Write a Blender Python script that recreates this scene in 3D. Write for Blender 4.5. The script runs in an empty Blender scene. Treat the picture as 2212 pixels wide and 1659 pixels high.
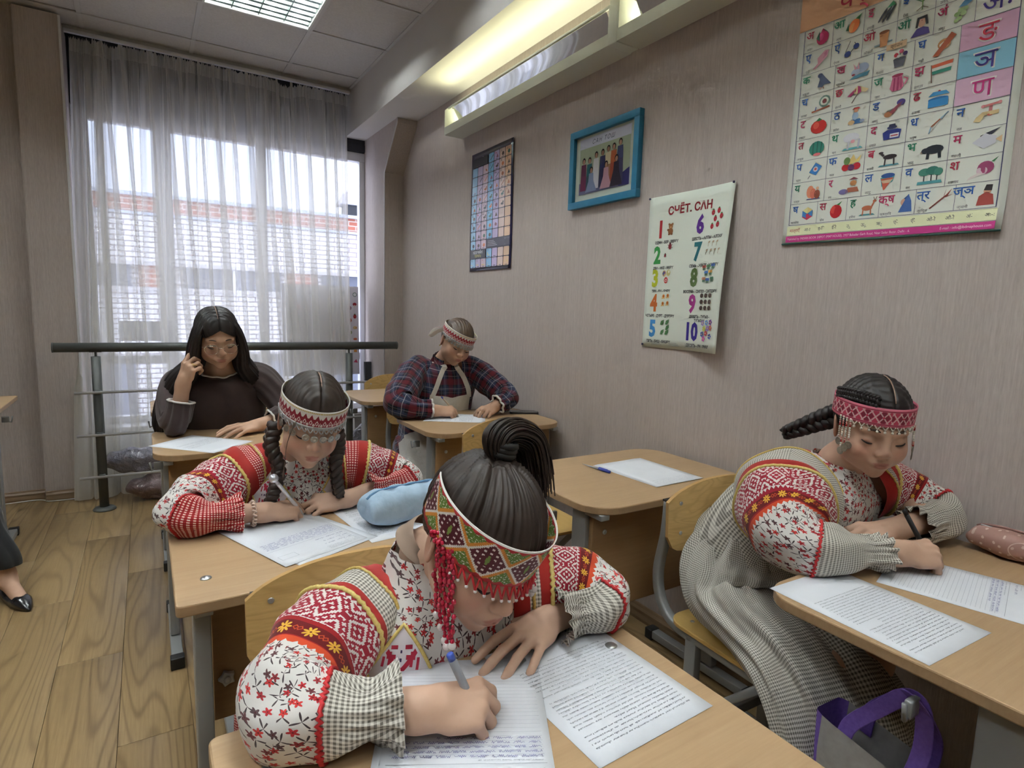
import bpy, bmesh, math, random
import numpy as np
from mathutils import Vector, Matrix

random.seed(7); np.random.seed(7)
SC = bpy.context.scene
COL = SC.collection
PI = math.pi

# ------------------------------------------------------------------ camera
cam_d = bpy.data.cameras.new('camera')
cam = bpy.data.objects.new('camera', cam_d); COL.objects.link(cam)
cam_d.sensor_width = 36.0; cam_d.lens = 1263.95 / 2212 * 36.0
cam_d.clip_start = 0.02; cam_d.clip_end = 200
def _cam_matrix(yaw, pitch, roll, loc):
    fwd = Vector((math.sin(yaw)*math.cos(pitch), math.cos(yaw)*math.cos(pitch), -math.sin(pitch)))
    right = Vector((math.cos(yaw), -math.sin(yaw), 0)); up = right.cross(fwd)
    r = math.cos(roll)*right + math.sin(roll)*up
    u = math.cos(roll)*up - math.sin(roll)*right
    m = Matrix((( r.x, u.x, -fwd.x, loc[0]), (r.y, u.y, -fwd.y, loc[1]), (r.z, u.z, -fwd.z, loc[2]), (0, 0, 0, 1)))
    return m
cam.matrix_world = _cam_matrix(0.559512, 0.1252335, 0.0294218, (0, 0, 1.27))
SC.camera = cam

# ------------------------------------------------------------------ world, lights, exposure
SC.view_settings.view_transform = 'Standard'; SC.view_settings.look = 'None'
SC.view_settings.gamma = 1.0; SC.view_settings.use_curve_mapping = False
SC.view_settings.exposure = 1.70
wd = bpy.data.worlds.new('overcast_sky'); SC.world = wd; wd.use_nodes = True
_nt = wd.node_tree; _nt.nodes.clear()
_o = _nt.nodes.new('ShaderNodeOutputWorld'); _b = _nt.nodes.new('ShaderNodeBackground')
_tc = _nt.nodes.new('ShaderNodeTexCoord'); _ns = _nt.nodes.new('ShaderNodeTexNoise'); _cr = _nt.nodes.new('ShaderNodeValToRGB')
_ns.inputs['Scale'].default_value = 2.2; _ns.inputs['Detail'].default_value = 5
_cr.color_ramp.elements[0].position = .38; _cr.color_ramp.elements[0].color = (.62, .71, .93, 1)
_cr.color_ramp.elements[1].position = .62; _cr.color_ramp.elements[1].color = (.90, .93, 1.0, 1)
_nt.links.new(_tc.outputs['Generated'], _ns.inputs['Vector']); _nt.links.new(_ns.outputs['Fac'], _cr.inputs['Fac'])
_nt.links.new(_cr.outputs['Color'], _b.inputs['Color']); _nt.links.new(_b.outputs['Background'], _o.inputs['Surface'])
_b.inputs['Strength'].default_value = 1.25
def area_light(name, loc, rot, sx, sy, power, col, parent=None):
    l = bpy.data.lights.new(name, 'AREA'); l.shape = 'RECTANGLE'; l.size = sx; l.size_y = sy
    l.energy = power; l.color = col
    o = bpy.data.objects.new(name, l); COL.objects.link(o); o.location = loc; o.rotation_euler = rot
    if parent is not None: o.parent = parent
    return o
SKY = _b.inputs['Strength']; SKY.default_value = 1.2        # overcast sky brightness
PANEL_E = 40.0        # emission of the ceiling luminaires' tubes
WALL_W = 0.45          # watts of each tube in the wall uplighter
_pt = area_light('window_portal', (.6, 4.93, 1.45), (-PI/2, 0, 0), 1.95, 2.1, 1, (1, 1, 1)); _pt.data.cycles.is_portal = True
SC.cycles.use_denoising = True; SC.cycles.max_bounces = 5; SC.cycles.diffuse_bounces = 3; SC.cycles.glossy_bounces = 3; SC.cycles.transparent_max_bounces = 10
SC.cycles.use_adaptive_sampling = True; SC.cycles.adaptive_threshold = .12; SC.cycles.adaptive_min_samples = 16
SC.cycles.sample_clamp_indirect = 6.0; SC.cycles.caustics_reflective = False; SC.cycles.caustics_refractive = False

# ------------------------------------------------------------------ node expression helper
class T:
    """small wrapper to write node patterns as expressions"""
    tree = None
    def __init__(s, sock): s.s = sock
    @staticmethod
    def m(op, a, b=None, c=None):
        n = T.tree.nodes.new('ShaderNodeMath'); n.operation = op
        for i, v in enumerate((a, b, c)):
            if v is None: continue
            if isinstance(v, T): T.tree.links.new(v.s, n.inputs[i])
            else: n.inputs[i].default_value = v
        return T(n.outputs[0])
    def __add__(s, o): return T.m('ADD', s, o)
    __radd__ = __add__
    def __sub__(s, o): return T.m('SUBTRACT', s, o)
    def __rsub__(s, o): return T.m('SUBTRACT', o, s)
    def __mul__(s, o): return T.m('MULTIPLY', s, o)
    __rmul__ = __mul__
    def __truediv__(s, o): return T.m('DIVIDE', s, o)
    def __lt__(s, o): return T.m('LESS_THAN', s, o)
    def __gt__(s, o): return T.m('GREATER_THAN', s, o)
    def __and__(s, o): return T.m('MULTIPLY', s, o)
    def __or__(s, o): return T.m('MAXIMUM', s, o)
def fract(a): return T.m('FRACT', a)
def floor_(a): return T.m('FLOOR', a)
def ab(a): return T.m('ABSOLUTE', a)
def mn(a, b): return T.m('MINIMUM', a, b)
def mx(a, b): return T.m('MAXIMUM', a, b)
def sn(a): return T.m('SINE', a)
def cs(a): return T.m('COSINE', a)
def at2(a, b): return T.m('ARCTAN2', a, b)
def sq(a): return T.m('SQRT', a)
def pingpong(a, s): return T.m('PINGPONG', a, s)
def xyz(a, b, c=0.0):
    n = T.tree.nodes.new('ShaderNodeCombineXYZ')
    for i, v in enumerate((a, b, c)):
        if isinstance(v, T): T.tree.links.new(v.s, n.inputs[i])
        else: n.inputs[i].default_value = v
    return T(n.outputs[0])
def sep(v):
    n = T.tree.nodes.new('ShaderNodeSeparateXYZ'); T.tree.links.new(v.s, n.inputs[0])
    return T(n.outputs[0]), T(n.outputs[1]), T(n.outputs[2])
def uvs():
    n = T.tree.nodes.new('ShaderNodeUVMap'); u, v, _ = sep(T(n.outputs[0])); return u, v
def objco():
    n = T.tree.nodes.new('ShaderNodeTexCoord'); return T(n.outputs['Object'])
def rnd_obj():
    n = T.tree.nodes.new('ShaderNodeObjectInfo'); return T(n.outputs['Random'])
def attr(name):
    n = T.tree.nodes.new('ShaderNodeAttribute'); n.attribute_name = name; return T(n.outputs['Fac']), T(n.outputs['Color'])
def noise(v, scale=5, detail=2, rough=.5, dist=0.0):
    n = T.tree.nodes.new('ShaderNodeTexNoise'); T.tree.links.new(v.s, n.inputs['Vector'])
    n.inputs['Scale'].default_value = scale; n.inputs['Detail'].default_value = detail
    n.inputs['Roughness'].default_value = rough; n.inputs['Distortion'].default_value = dist
    return T(n.outputs['Fac'])
def voro(v, scale=5, rand=1.0):
    n = T.tree.nodes.new('ShaderNodeTexVoronoi'); T.tree.links.new(v.s, n.inputs['Vector'])
    n.voronoi_dimensions = '2D'; n.inputs['Scale'].default_value = scale; n.inputs['Randomness'].default_value = rand
    return T(n.outputs['Distance']), T(n.outputs['Color']), T(n.outputs['Position'])
def ramp(f, stops, interp='LINEAR'):
    n = T.tree.nodes.new('ShaderNodeValToRGB'); cr = n.color_ramp; cr.interpolation = interp
    while len(cr.elements) < len(stops): cr.elements.new(.5)
    for e, (p, c) in zip(cr.elements, stops): e.position = p; e.color = (*c, 1)
    T.tree.links.new(f.s, n.inputs[0]); return T(n.outputs[0])
def mix(f, a, b):
    n = T.tree.nodes.new('ShaderNodeMix'); n.data_type = 'RGBA'
    for k, v in ((0, f), (6, a), (7, b)):
        if isinstance(v, T): T.tree.links.new(v.s, n.inputs[k])
        elif k == 0: n.inputs[k].default_value = v
        else: n.inputs[k].default_value = (*v, 1)
    return T(n.outputs[2])
def lin(c):
    """sRGB 0..255 triple -> linear"""
    return tuple(((v/255)/12.92 if v/255 <= .04045 else ((v/255+.055)/1.055)**2.4) for v in c)
MATS = {}
def mat(name, col, rough=.6, metal=0.0, bump=None, bstr=.2, spec=None, sheen=0, alpha=None, trans=0, emit=None, estr=0, sss=0, bdist=.002, coat=0):
    """col: rgb tuple or function returning T colour"""
    if name in MATS: return MATS[name]
    m = bpy.data.materials.new(name); m.use_nodes = True; T.tree = m.node_tree
    p = m.node_tree.nodes['Principled BSDF']
    c = col() if callable(col) else col
    if isinstance(c, T): m.node_tree.links.new(c.s, p.inputs['Base Color'])
    else: p.inputs['Base Color'].default_value = (*c, 1); m.diffuse_color = (*c, 1)
    r = rough() if callable(rough) else rough
    if isinstance(r, T): m.node_tree.links.new(r.s, p.inputs['Roughness'])
    else: p.inputs['Roughness'].default_value = r
    p.inputs['Metallic'].default_value = metal
    if spec is not None: p.inputs['Specular IOR Level'].default_value = spec
    if sheen: p.inputs['Sheen Weight'].default_value = sheen
    if trans: p.inputs['Transmission Weight'].default_value = trans
    if coat: p.inputs['Coat Weight'].default_value = coat; p.inputs['Coat Roughness'].default_value = .15
    if sss:
        p.inputs['Subsurface Weight'].default_value = sss; p.inputs['Subsurface Radius'].default_value = (.008, .004, .002)
        p.inputs['Subsurface Scale'].default_value = 1.0
    if emit is not None: p.inputs['Emission Color'].default_value = (*emit, 1); p.inputs['Emission Strength'].default_value = estr
    if bump is not None:
        b = m.node_tree.nodes.new('ShaderNodeBump'); b.inputs['Strength'].default_value = bstr; b.inputs['Distance'].default_value = bdist
        h = bump(); m.node_tree.links.new(h.s, b.inputs['Height']); m.node_tree.links.new(b.outputs[0], p.inputs['Normal'])
    MATS[name] = m; return m

# ------------------------------------------------------------------ object helpers
def tag(o, label=None, cat=None, group=None, kind=None):
    if label: o['label'] = label
    if cat: o['category'] = cat
    if group: o['group'] = group
    if kind: o['kind'] = kind
    return o
def empty(name, loc=(0, 0, 0), rz=0, label=None, cat=None, group=None):
    o = bpy.data.objects.new(name, None); COL.objects.link(o); o.location = loc; o.rotation_euler = (0, 0, rz)
    o.empty_display_size = .05
    return tag(o, label, cat, group)
def link(name, me, parent=None, loc=None):
    o = bpy.data.objects.new(name, me); COL.objects.link(o)
    if parent is not None: o.parent = parent
    if loc is not None: o.location = loc
    return o
def mk(name, verts, faces, mats, parent=None, uv=None, smooth=True, midx=None, loc=None, attrs=None):
    """verts (n,3), faces list/array; uv per vertex; attrs dict of per-vertex float arrays"""
    me = bpy.data.meshes.new(name)
    me.from_pydata(np.asarray(verts, float).tolist(), [], faces.tolist() if hasattr(faces, 'tolist') else faces)
    if not isinstance(mats, (list, tuple)): mats = [mats]
    for m in mats: me.materials.append(m)
    if midx is not None: me.polygons.foreach_set('material_index', np.asarray(midx, np.int32))
    if uv is not None:
        l = me.uv_layers.new(name='UVMap'); vi = np.zeros(len(me.loops), np.int32); me.loops.foreach_get('vertex_index', vi)
        l.data.foreach_set('uv', np.asarray(uv, np.float32)[vi].ravel())
    if attrs:
        for k, a in attrs.items():
            A = me.attributes.new(k, 'FLOAT', 'POINT'); A.data.foreach_set('value', np.asarray(a, np.float32))
    if smooth: me.polygons.foreach_set('use_smooth', np.ones(len(me.polygons), bool))
    me.update()
    return link(name, me, parent, loc)
class MB:
    """collects simple solids; build() makes ONE mesh object"""
    def __init__(s): s.v = []; s.f = []; s.mi = []; s.sm = []; s.uv = []
    def add(s, v, f, mi=0, sm=False, uv=None):
        o = len(s.v); s.v += [tuple(map(float, p)) for p in v]
        s.f += [tuple(int(i)+o for i in q) for q in f]; s.mi += [mi]*len(f); s.sm += [sm]*len(f)
        s.uv += [tuple(p) for p in uv] if uv is not None else [(float(p[0]), float(p[1])) for p in v]
        return s
    def box(s, c, d, mi=0, b=0.0, R=None):
        x, y, z = d[0]/2, d[1]/2, d[2]/2
        b = min(b, x*.49, y*.49, z*.49)
        if b <= 0:
            v = [(i*x, j*y, k*z) for i in (-1, 1) for j in (-1, 1) for k in (-1, 1)]
            f = [(0, 1, 3, 2), (4, 6, 7, 5), (0, 4, 5, 1), (2, 3, 7, 6), (0, 2, 6, 4), (1, 5, 7, 3)]
        else:
            bm = bmesh.new(); bmesh.ops.create_cube(bm, size=1)
            for q in bm.verts: q.co = Vector((q.co.x*d[0], q.co.y*d[1], q.co.z*d[2]))
            bmesh.ops.bevel(bm, geom=list(bm.edges), offset=b, segments=2, profile=.6, affect='EDGES')
            bm.verts.index_update(); v = [tuple(q.co) for q in bm.verts]; f = [[q.index for q in p.verts] for p in bm.faces]; bm.free()
        if R is not None: v = [R @ Vector(p) for p in v]
        return s.add([(p[0]+c[0], p[1]+c[1], p[2]+c[2]) for p in v], f, mi, b > 0)
    def prism(s, pts, z0, z1, mi=0, b=0.0, axis='z', sm=False):
        """extrude a 2D outline; axis z: (x,y)->z ; axis y: (x,z)->y ; axis x: (y,z)->x"""
        n = len(pts); P = np.array(pts, float)
        def ring(off, z):
            if off == 0: q = P
            else:
                t = np.roll(P, -1, 0)-np.roll(P, 1, 0); t /= np.linalg.norm(t, axis=1)[:, None]+1e-12
                area = .5*np.sum(P[:, 0]*np.roll(P[:, 1], -1)-np.roll(P[:, 0], -1)*P[:, 1])
                nn = np.stack([-t[:, 1], t[:, 0]], 1)*(1 if area > 0 else -1); q = P+nn*off
            if axis == 'z': return [(a, c, z) for a, c in q]
            if axis == 'y': return [(a, z, c) for a, c in q]
            return [(z, a, c) for a, c in q]
        rings = [ring(0, z0), ring(0, z1)] if b <= 0 else [ring(b, z0), ring(b*.3, z0+b*.3), ring(0, z0+b), ring(0, z1-b), ring(b*.3, z1-b*.3), ring(b, z1)]
        v = [p for r in rings for p in r]; f = []
        for k in range(len(rings)-1):
            for i in range(n):
                j = (i+1) % n; f.append((k*n+i, k*n+j, (k+1)*n+j, (k+1)*n+i))
        f.append(tuple(range(n))[::-1]); f.append(tuple(range((len(rings)-1)*n, len(rings)*n)))
        return s.add(v, f, mi, sm)
    def tube(s, path, r, n=10, mi=0, closed=False, prof=None, caps=True, sm=True, up=None):
        v, f = tube_arrays(path, r, n, closed, prof, caps, up); return s.add(v, f, mi, sm)
    def lathe(s, prof, c=(0, 0, 0), n=16, mi=0, R=None):
        """prof: list of (r,z) bottom to top"""
        v = []; f = []
        for r, z in prof:
            for i in range(n):
                a = 2*PI*i/n; p = Vector((r*math.cos(a), r*math.sin(a), z))
                if R is not None: p = R @ p
                v.append((p.x+c[0], p.y+c[1], p.z+c[2]))
        for k in range(len(prof)-1):
            for i in range(n):
                j = (i+1) % n; f.append((k*n+i, k*n+j, (k+1)*n+j, (k+1)*n+i))
        f.append(tuple(range(n))[::-1]); f.append(tuple(range((len(prof)-1)*n, len(prof)*n)))
        return s.add(v, f, mi, True)
    def sphere(s, c, r, n=10, mi=0, sc=(1, 1, 1), R=None):
        m = max(4, n//2+1); v = []; f = []
        for k in range(m+1):
            t = PI*k/m
            for i in range(n):
                a = 2*PI*i/n; p = Vector((r*sc[0]*math.sin(t)*math.cos(a), r*sc[1]*math.sin(t)*math.sin(a), r*sc[2]*math.cos(t)))
                if R is not None: p = R @ p
                v.append((p.x+c[0], p.y+c[1], p.z+c[2]))
        for k in range(m):
            for i in range(n):
                j = (i+1) % n; f.append((k*n+i, (k+1)*n+i, (k+1)*n+j, k*n+j))
        return s.add(v, f, mi, True)
    def poly(s, pts, mi=0): return s.add(pts, [tuple(range(len(pts)))], mi)
    def build(s, name, mats, parent=None, loc=None, uv=False):
        me = bpy.data.meshes.new(name); me.from_pydata(s.v, [], s.f)
        for m in (mats if isinstance(mats, (list, tuple)) else [mats]): me.materials.append(m)
        me.polygons.foreach_set('material_index', np.array(s.mi, np.int32)); me.polygons.foreach_set('use_smooth', np.array(s.sm, bool))
        if uv:
            l = me.uv_layers.new(name='UVMap'); vi = np.zeros(len(me.loops), np.int32); me.loops.foreach_get('vertex_index', vi)
            l.data.foreach_set('uv', np.array(s.uv, np.float32)[vi].ravel())
        me.update(); return link(name, me, parent, loc)
def frames(P, up=None):
    """parallel transport frames along polyline"""
    P = np.asarray(P, float); n = len(P); Tn = np.zeros_like(P)
    Tn[1:-1] = P[2:]-P[:-2]; Tn[0] = P[1]-P[0]; Tn[-1] = P[-1]-P[-2]
    Tn /= np.linalg.norm(Tn, axis=1)[:, None]+1e-12
    u = np.array(up if up is not None else ((0, 0, 1) if abs(Tn[0][2]) < .9 else (0, 1, 0)), float)
    A = np.zeros_like(P); B = np.zeros_like(P)
    a = u-Tn[0]*(u@Tn[0]); a /= np.linalg.norm(a)
    for i in range(n):
        a = a-Tn[i]*(a@Tn[i]); a /= np.linalg.norm(a)+1e-12; A[i] = a; B[i] = np.cross(Tn[i], a)
    return Tn, A, B
def catmull(P, n=8, closed=False):
    P = np.asarray(P, float); m = len(P)
    if closed: Q = np.vstack([P[-1], P, P[0], P[1]]); segs = m
    else: Q = np.vstack([2*P[0]-P[1], P, 2*P[-1]-P[-2]]); segs = m-1
    out = []
    for i in range(segs):
        p0, p1, p2, p3 = Q[i:i+4]
        for k in range(n):
            t = k/n; out.append(.5*((2*p1)+(-p0+p2)*t+(2*p0-5*p1+4*p2-p3)*t*t+(-p0+3*p1-3*p2+p3)*t**3))
    if not closed: out.append(P[-1])
    return np.array(out)
def tube_arrays(path, r, n=10, closed=False, prof=None, caps=True, up=None):
    P = np.asarray(path, float); m = len(P); Tn, A, B = frames(P, up)
    if closed:
        Tn = np.roll(P, -1, 0)-np.roll(P, 1, 0); Tn /= np.linalg.norm(Tn, axis=1)[:, None]
    rr = np.full(m, r) if np.isscalar(r) else np.asarray(r, float)
    if prof is None: pr = [(math.cos(2*PI*i/n), math.sin(2*PI*i/n)) for i in range(n)]
    else: pr = prof; n = len(prof)
    v = [P[k]+(A[k]*a+B[k]*b)*rr[k] for k in range(m) for a, b in pr]; f = []
    for k in range(m if closed else m-1):
        l = (k+1) % m
        for i in range(n):
            j = (i+1) % n; f.append((k*n+i, k*n+j, l*n+j, l*n+i))
    if caps and not closed:
        f.append(tuple(range(n))[::-1]); f.append(tuple(range((m-1)*n, m*n)))
    return v, f
def rrect(w, h, r, n=5, cx=0, cy=0, rs=None):
    """rounded rectangle outline; rs = radii for (+,+),(-,+),(-,-),(+,-) corners"""
    rs = rs or (r, r, r, r); out = []
    for (sx, sy), q, a0 in zip(((1, 1), (-1, 1), (-1, -1), (1, -1)), rs, (0, 90, 180, 270)):
        ccx, ccy = cx+sx*(w/2-q), cy+sy*(h/2-q)
        if q <= 1e-6: out.append((ccx, ccy)); continue
        for k in range(n+1):
            a = math.radians(a0+90*k/n); out.append((ccx+q*math.cos(a), ccy+q*math.sin(a)))
    return out
def copy_tree(o, parent=None):
    c = o.copy(); COL.objects.link(c)
    if parent is not None: c.parent = parent
    for ch in list(o.children): copy_tree(ch, c)
    return c
def setp(o, parent, keep=True): o.parent = parent; return o
FONT = None
def text_arrays(s, size, align='CENTER', bold=0.0, shear=0.0, space=1.0):
    cu = bpy.data.curves.new('t', 'FONT'); cu.body = s; cu.size = size; cu.align_x = align; cu.align_y = 'CENTER'
    cu.offset = bold; cu.shear = shear; cu.space_character = space; cu.resolution_u = 2
    o = bpy.data.objects.new('t', cu); me = bpy.data.meshes.new_from_object(o)
    v = [tuple(p.co) for p in me.vertices]; f = [tuple(p.vertices) for p in me.polygons]
    bpy.data.objects.remove(o); bpy.data.curves.remove(cu); bpy.data.meshes.remove(me)
    return v, f
# ================================================================== MATERIALS OF THE ROOM
def _wallpaper():
    p = objco(); x, y, z = sep(p)
    s = noise(xyz(x*130.0, y*130.0, z*2.2), 1.0, 3, .6)
    f = noise(xyz(x*240.0, y*240.0, z*26.0), 1.0, 2)
    return mix((s-.5)*.7+(f-.5)*.8+.5, lin((171, 159, 153)), lin((209, 198, 192)))
def _wallbump():
    p = objco(); x, y, z = sep(p)
    a = noise(xyz(x*140.0, y*140.0, z*1.6), 1.0, 3, .65); b = noise(xyz(x*230.0, y*230.0, z*24.0), 1.0, 2)
    return a*.7+b*.3
M_wall = mat('wallpaper', _wallpaper, .85, bump=_wallbump, bstr=.75, bdist=.0022, spec=.15)
M_paint = mat('white_paint', lin((214, 210, 206)), .8, spec=.2)
def _tile():
    p = objco(); return mix(noise(p, 90, 3), lin((196, 193, 190)), lin((222, 219, 216)))
M_tile = mat('ceiling_tile', _tile, .9, bump=lambda: noise(objco(), 140, 3), bstr=.35, bdist=.002, spec=.1)
M_tbar = mat('ceiling_grid_white', lin((205, 203, 200)), .5)
M_plastic = mat('white_plastic', lin((232, 232, 236)), .35)
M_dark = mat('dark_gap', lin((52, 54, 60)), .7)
def _lam():
    """printed oak laminate: cathedral grain along the plank"""
    p = objco(); x, y, z = sep(p); r = rnd_obj()
    w = noise(xyz(x*6.5+r*91.0, y*.62+r*37.0, r*13.0), 1.0, 1, .4)
    g = sn((w*7.0+x*5.0)*11.0)*.5+.5
    fine = noise(xyz(x*170.0+r*50.0, y*6.0, 0.0), 1.0, 3, .6)
    base = mix(fine, lin((132, 107, 72)), lin((172, 145, 104)))
    dark = mix(g*g*g*g*.55, base, lin((98, 75, 46)))
    return mix(r*.3, dark, lin((146, 122, 84)))
M_floor = mat('oak_laminate', _lam, lambda: noise(objco(), 30, 2)*.12+.30, spec=.45)
def _skirt():
    p = objco(); x, y, z = sep(p)
    return mix(noise(xyz(x*5, y*5, z*90.0), 1.0, 3), lin((110, 88, 66)), lin((150, 124, 95)))
M_skirt = mat('wood_skirting', _skirt, .4)
def _glass():
    m = bpy.data.materials.new('window_glass'); m.use_nodes = True; nt = m.node_tree; nt.nodes.clear()
    o = nt.nodes.new('ShaderNodeOutputMaterial'); a = nt.nodes.new('ShaderNodeBsdfTransparent'); b = nt.nodes.new('ShaderNodeBsdfGlossy')
    b.inputs['Roughness'].default_value = .02; x = nt.nodes.new('ShaderNodeMixShader'); x.inputs[0].default_value = .04
    a.inputs[0].default_value = (.97, .98, 1, 1)
    nt.links.new(a.outputs[0], x.inputs[1]); nt.links.new(b.outputs[0], x.inputs[2]); nt.links.new(x.outputs[0], o.inputs[0]); return m
M_glass = _glass()
def struct(o, kind='structure'): o['kind'] = kind; return o
def wall(name, lo, hi, m=None, b=0):
    c = [(a+d)/2 for a, d in zip(lo, hi)]; d = [d-a for a, d in zip(lo, hi)]
    return struct(MB().box((0, 0, 0), d, b=b).build(name, m or M_wall, loc=c))
WX = 1.72; CH = 2.92
# ================================================================== SHELL
wall('wall_right', (WX, -2.6, 0), (WX+.15, 5.02, 3.1))
wall('wall_back', (-3.0, 4.60, 0), (-.57, 5.02, 3.1))
wall('wall_column', (-.575, 4.53, 0), (-.36, 5.02, 2.905))
wall('wall_left', (-3.15, -2.6, 0), (-3.0, 5.02, 3.1))
wall('wall_front', (-3.15, -2.75, 0), (WX+.15, -2.6, 3.1))
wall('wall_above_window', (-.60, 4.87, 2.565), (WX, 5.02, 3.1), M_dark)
wall('wall_below_window', (-.36, 4.85, 0), (1.57, 5.02, .40), M_paint)
wall('wall_beam', (1.41, -2.6, 2.60), (WX, 4.87, 3.05), M_paint)
# flared pilaster beside the window (its head leans out to carry the beam)
pts = [(5.02, 0), (4.40, 0), (4.40, 2.27), (4.14, 2.57), (4.14, 2.60), (5.02, 2.60)]
struct(MB().prism(pts, 1.57, WX, axis='x').build('wall_pilaster', M_wall))
MB().tube([(1.57, 4.40, .07), (1.57, 4.40, 2.27), (1.57, 4.14, 2.57), (1.57, 4.14, 2.60)], .004, 6).build('trim_1', M_plastic)['kind'] = 'structure'
MB().box((-.36, 4.529, 1.45), (.012, .012, 2.90)).build('trim_2', M_plastic)['kind'] = 'structure'
# skirting boards
def skirting(name, L, loc, rz, h=.058):
    prof = [(0, 0), (.022, 0), (.022, .012), (.017, .030), (.017, .042), (.010, .052), (.006, h), (0, h)]
    o = MB().prism(prof, -L/2, L/2, axis='y', b=0).build(name, M_skirt, loc=loc); o.rotation_euler = (0, 0, rz); return struct(o)
def skirt_x(name, x0, x1, y):   # along x, facing -y
    prof = [(0, 0), (-.022, 0), (-.022, .012), (-.017, .030), (-.017, .042), (-.010, .052), (-.006, .062), (0, .062)]
    return struct(MB().prism([(p[0]+y, p[1]) for p in prof], x0, x1, axis='x').build(name, M_skirt))
def skirt_y(name, y0, y1, x):
    prof = [(0, 0), (-.022, 0), (-.022, .012), (-.017, .030), (-.017, .042), (-.010, .052), (-.006, .062), (0, .062)]
    return struct(MB().prism([(p[0]+x, p[1]) for p in prof], y0, y1, axis='y').build(name, M_skirt))
b0 = skirt_y('baseboard_right', -2.6, 1.30, WX)
skirt_y('skirting_length', 1.304, 4.14, WX).parent = b0
b1 = skirt_x('baseboard_back', -3.0, -.585, 4.60)
skirt_x('skirting_length', -.575, -.36, 4.53).parent = b1
for ch in list(b0.children)+list(b1.children): del ch['kind']
# ---- floor: printed planks
fl = struct(MB().box((0, 0, 0), (4.9, 7.7, .05)).build('floor', M_skirt, loc=(-.65, 1.2, -.032)))
pw, pl = .192, 1.26; gap = .0012
shared = {}
for i in range(25):
    x0 = -3.0+i*pw
    y = -2.6-(i*0.43 % 1)*pl
    while y < 4.87:
        a, b = max(y, -2.6), min(y+pl, 4.87)
        w = min(x0+pw, WX)-x0
        if b-a > .03 and w > .02:
            k = (round(b-a, 3), round(w, 3))
            if k not in shared:
                shared[k] = MB().box((0, 0, -.004), (w-gap, b-a-gap, .008), b=.0006).build('plank', M_floor); o = shared[k]
            else:
                o = shared[k].copy(); COL.objects.link(o)
            o.parent = fl; o.matrix_parent_inverse = Matrix.Identity(4)
            o.location = (x0+w/2+.65, (a+b)/2-1.2, .032)
        y += pl
# ---- suspended ceiling
ce = struct(MB().box((0, 0, 0), (4.5, 7.65, .06)).build('ceiling', M_paint, loc=(-.8, 1.22, 3.04)))
gx = [-2.62, -2.03, -1.44, -.85, -.26, .33, .92, 1.41]; gy = [-2.6, -1.94, -1.36, -.78, -.20, .38, .96, 1.54, 2.12, 2.70, 3.32, 3.90, 4.48, 4.72]
PANELS = [(5, 10), (5, 6), (2, 10), (2, 6), (5, 2), (2, 2), (5, 8), (2, 8), (5, 4), (2, 4)]  # closing entries are unseen panels, added to fill the room with light
gx = [-3.0]+gx; PANELS = [(a+1, b) for a, b in PANELS]
tl = {}
for i in range(len(gx)-1):
    for j in range(len(gy)-1):
        if (i, j) in PANELS: continue
        w, d = gx[i+1]-gx[i], gy[j+1]-gy[j]; k = (round(w, 3), round(d, 3))
        if k not in tl: tl[k] = o = MB().box((0, 0, 0), (w-.012, d-.012, .012), b=.003).build('ceiling_panel', M_tile)
        else: o = tl[k].copy(); COL.objects.link(o)
        o.parent = ce; o.location = ((gx[i]+gx[i+1])/2+.8, (gy[j]+gy[j+1])/2-1.22, CH+.008-3.04)
        if (i, j) == (4, 11): o.rotation_euler = (.016, 0, 0)      # the badly seated tile by the window
for x in gx[1:-1]: MB().box((x+.8, 1.06-1.22, CH-3.04), (.024, 7.32, .006)).build('grid_bar', M_tbar, ce)
for y in gy[1:]: MB().box((-.795+.8, y-1.22, CH-.001-3.04), (4.41, .024, .006)).build('grid_bar', M_tbar, ce)
MB().box((1.40+.8, 1.06-1.22, CH-3.04), (.02, 7.32, .006)).build('edge_bar', M_tbar, ce)
# border strip by the window and lip under it
MB().box((.5+.8, 4.725-1.22, CH-.012-3.04), (1.84, .03, .035), b=.004).build('edge_bar', M_tbar, ce)
# ================================================================== WINDOW
w1 = struct(empty('window_1', (.605, 4.90, 0)))
def wbar(n, x0, x1, z0, z1, y0=-.03, y1=.04, m=None):
    return MB().box(((x0+x1)/2-.605, (y0+y1)/2, (z0+z1)/2), (x1-x0, y1-y0, z1-z0), b=.006).build(n, m or M_plastic, w1)
wbar('frame_top', -.36, 1.57, 2.43, 2.50); wbar('frame_bottom', -.36, 1.57, .38, .45)
wbar('frame_side', -.36, -.27, .45, 2.43); wbar('frame_side', 1.525, 1.57, .45, 2.43)
wbar('transom', -.27, 1.525, .82, .88)
for x in (.16, .78): wbar('mullion', x-.035, x+.035, .88, 2.43); wbar('mullion', x-.035, x+.035, .45, .82)
wbar('sash', -.23, -.19, .88, 2.43, -.045, 0); wbar('sash', .09, .125, .88, 2.43, -.045, 0)
wbar('blind_box', -.36, 1.57, 2.505, 2.565, -.04, .04, M_dark)
xs = [-.27, .125, .195, .745, .815, 1.525]
for k in range(0, 6, 2):
    for z0, z1 in ((.45, .82), (.88, 2.43)):
        MB().box(((xs[k]+xs[k+1])/2-.605, .012, (z0+z1)/2), (xs[k+1]-xs[k], .006, z1-z0)).build('pane', M_glass, w1)
MB().box((0, -.11, .39), (1.92, .16, .025), b=.006).build('window_sill', M_plastic, w1)
MB().box((1.535-.605, -.20, .68), (.055, .03, .27)).build('dark_strip', M_dark, w1)  # plain dark strip filling the gap beside the lower window
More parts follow.
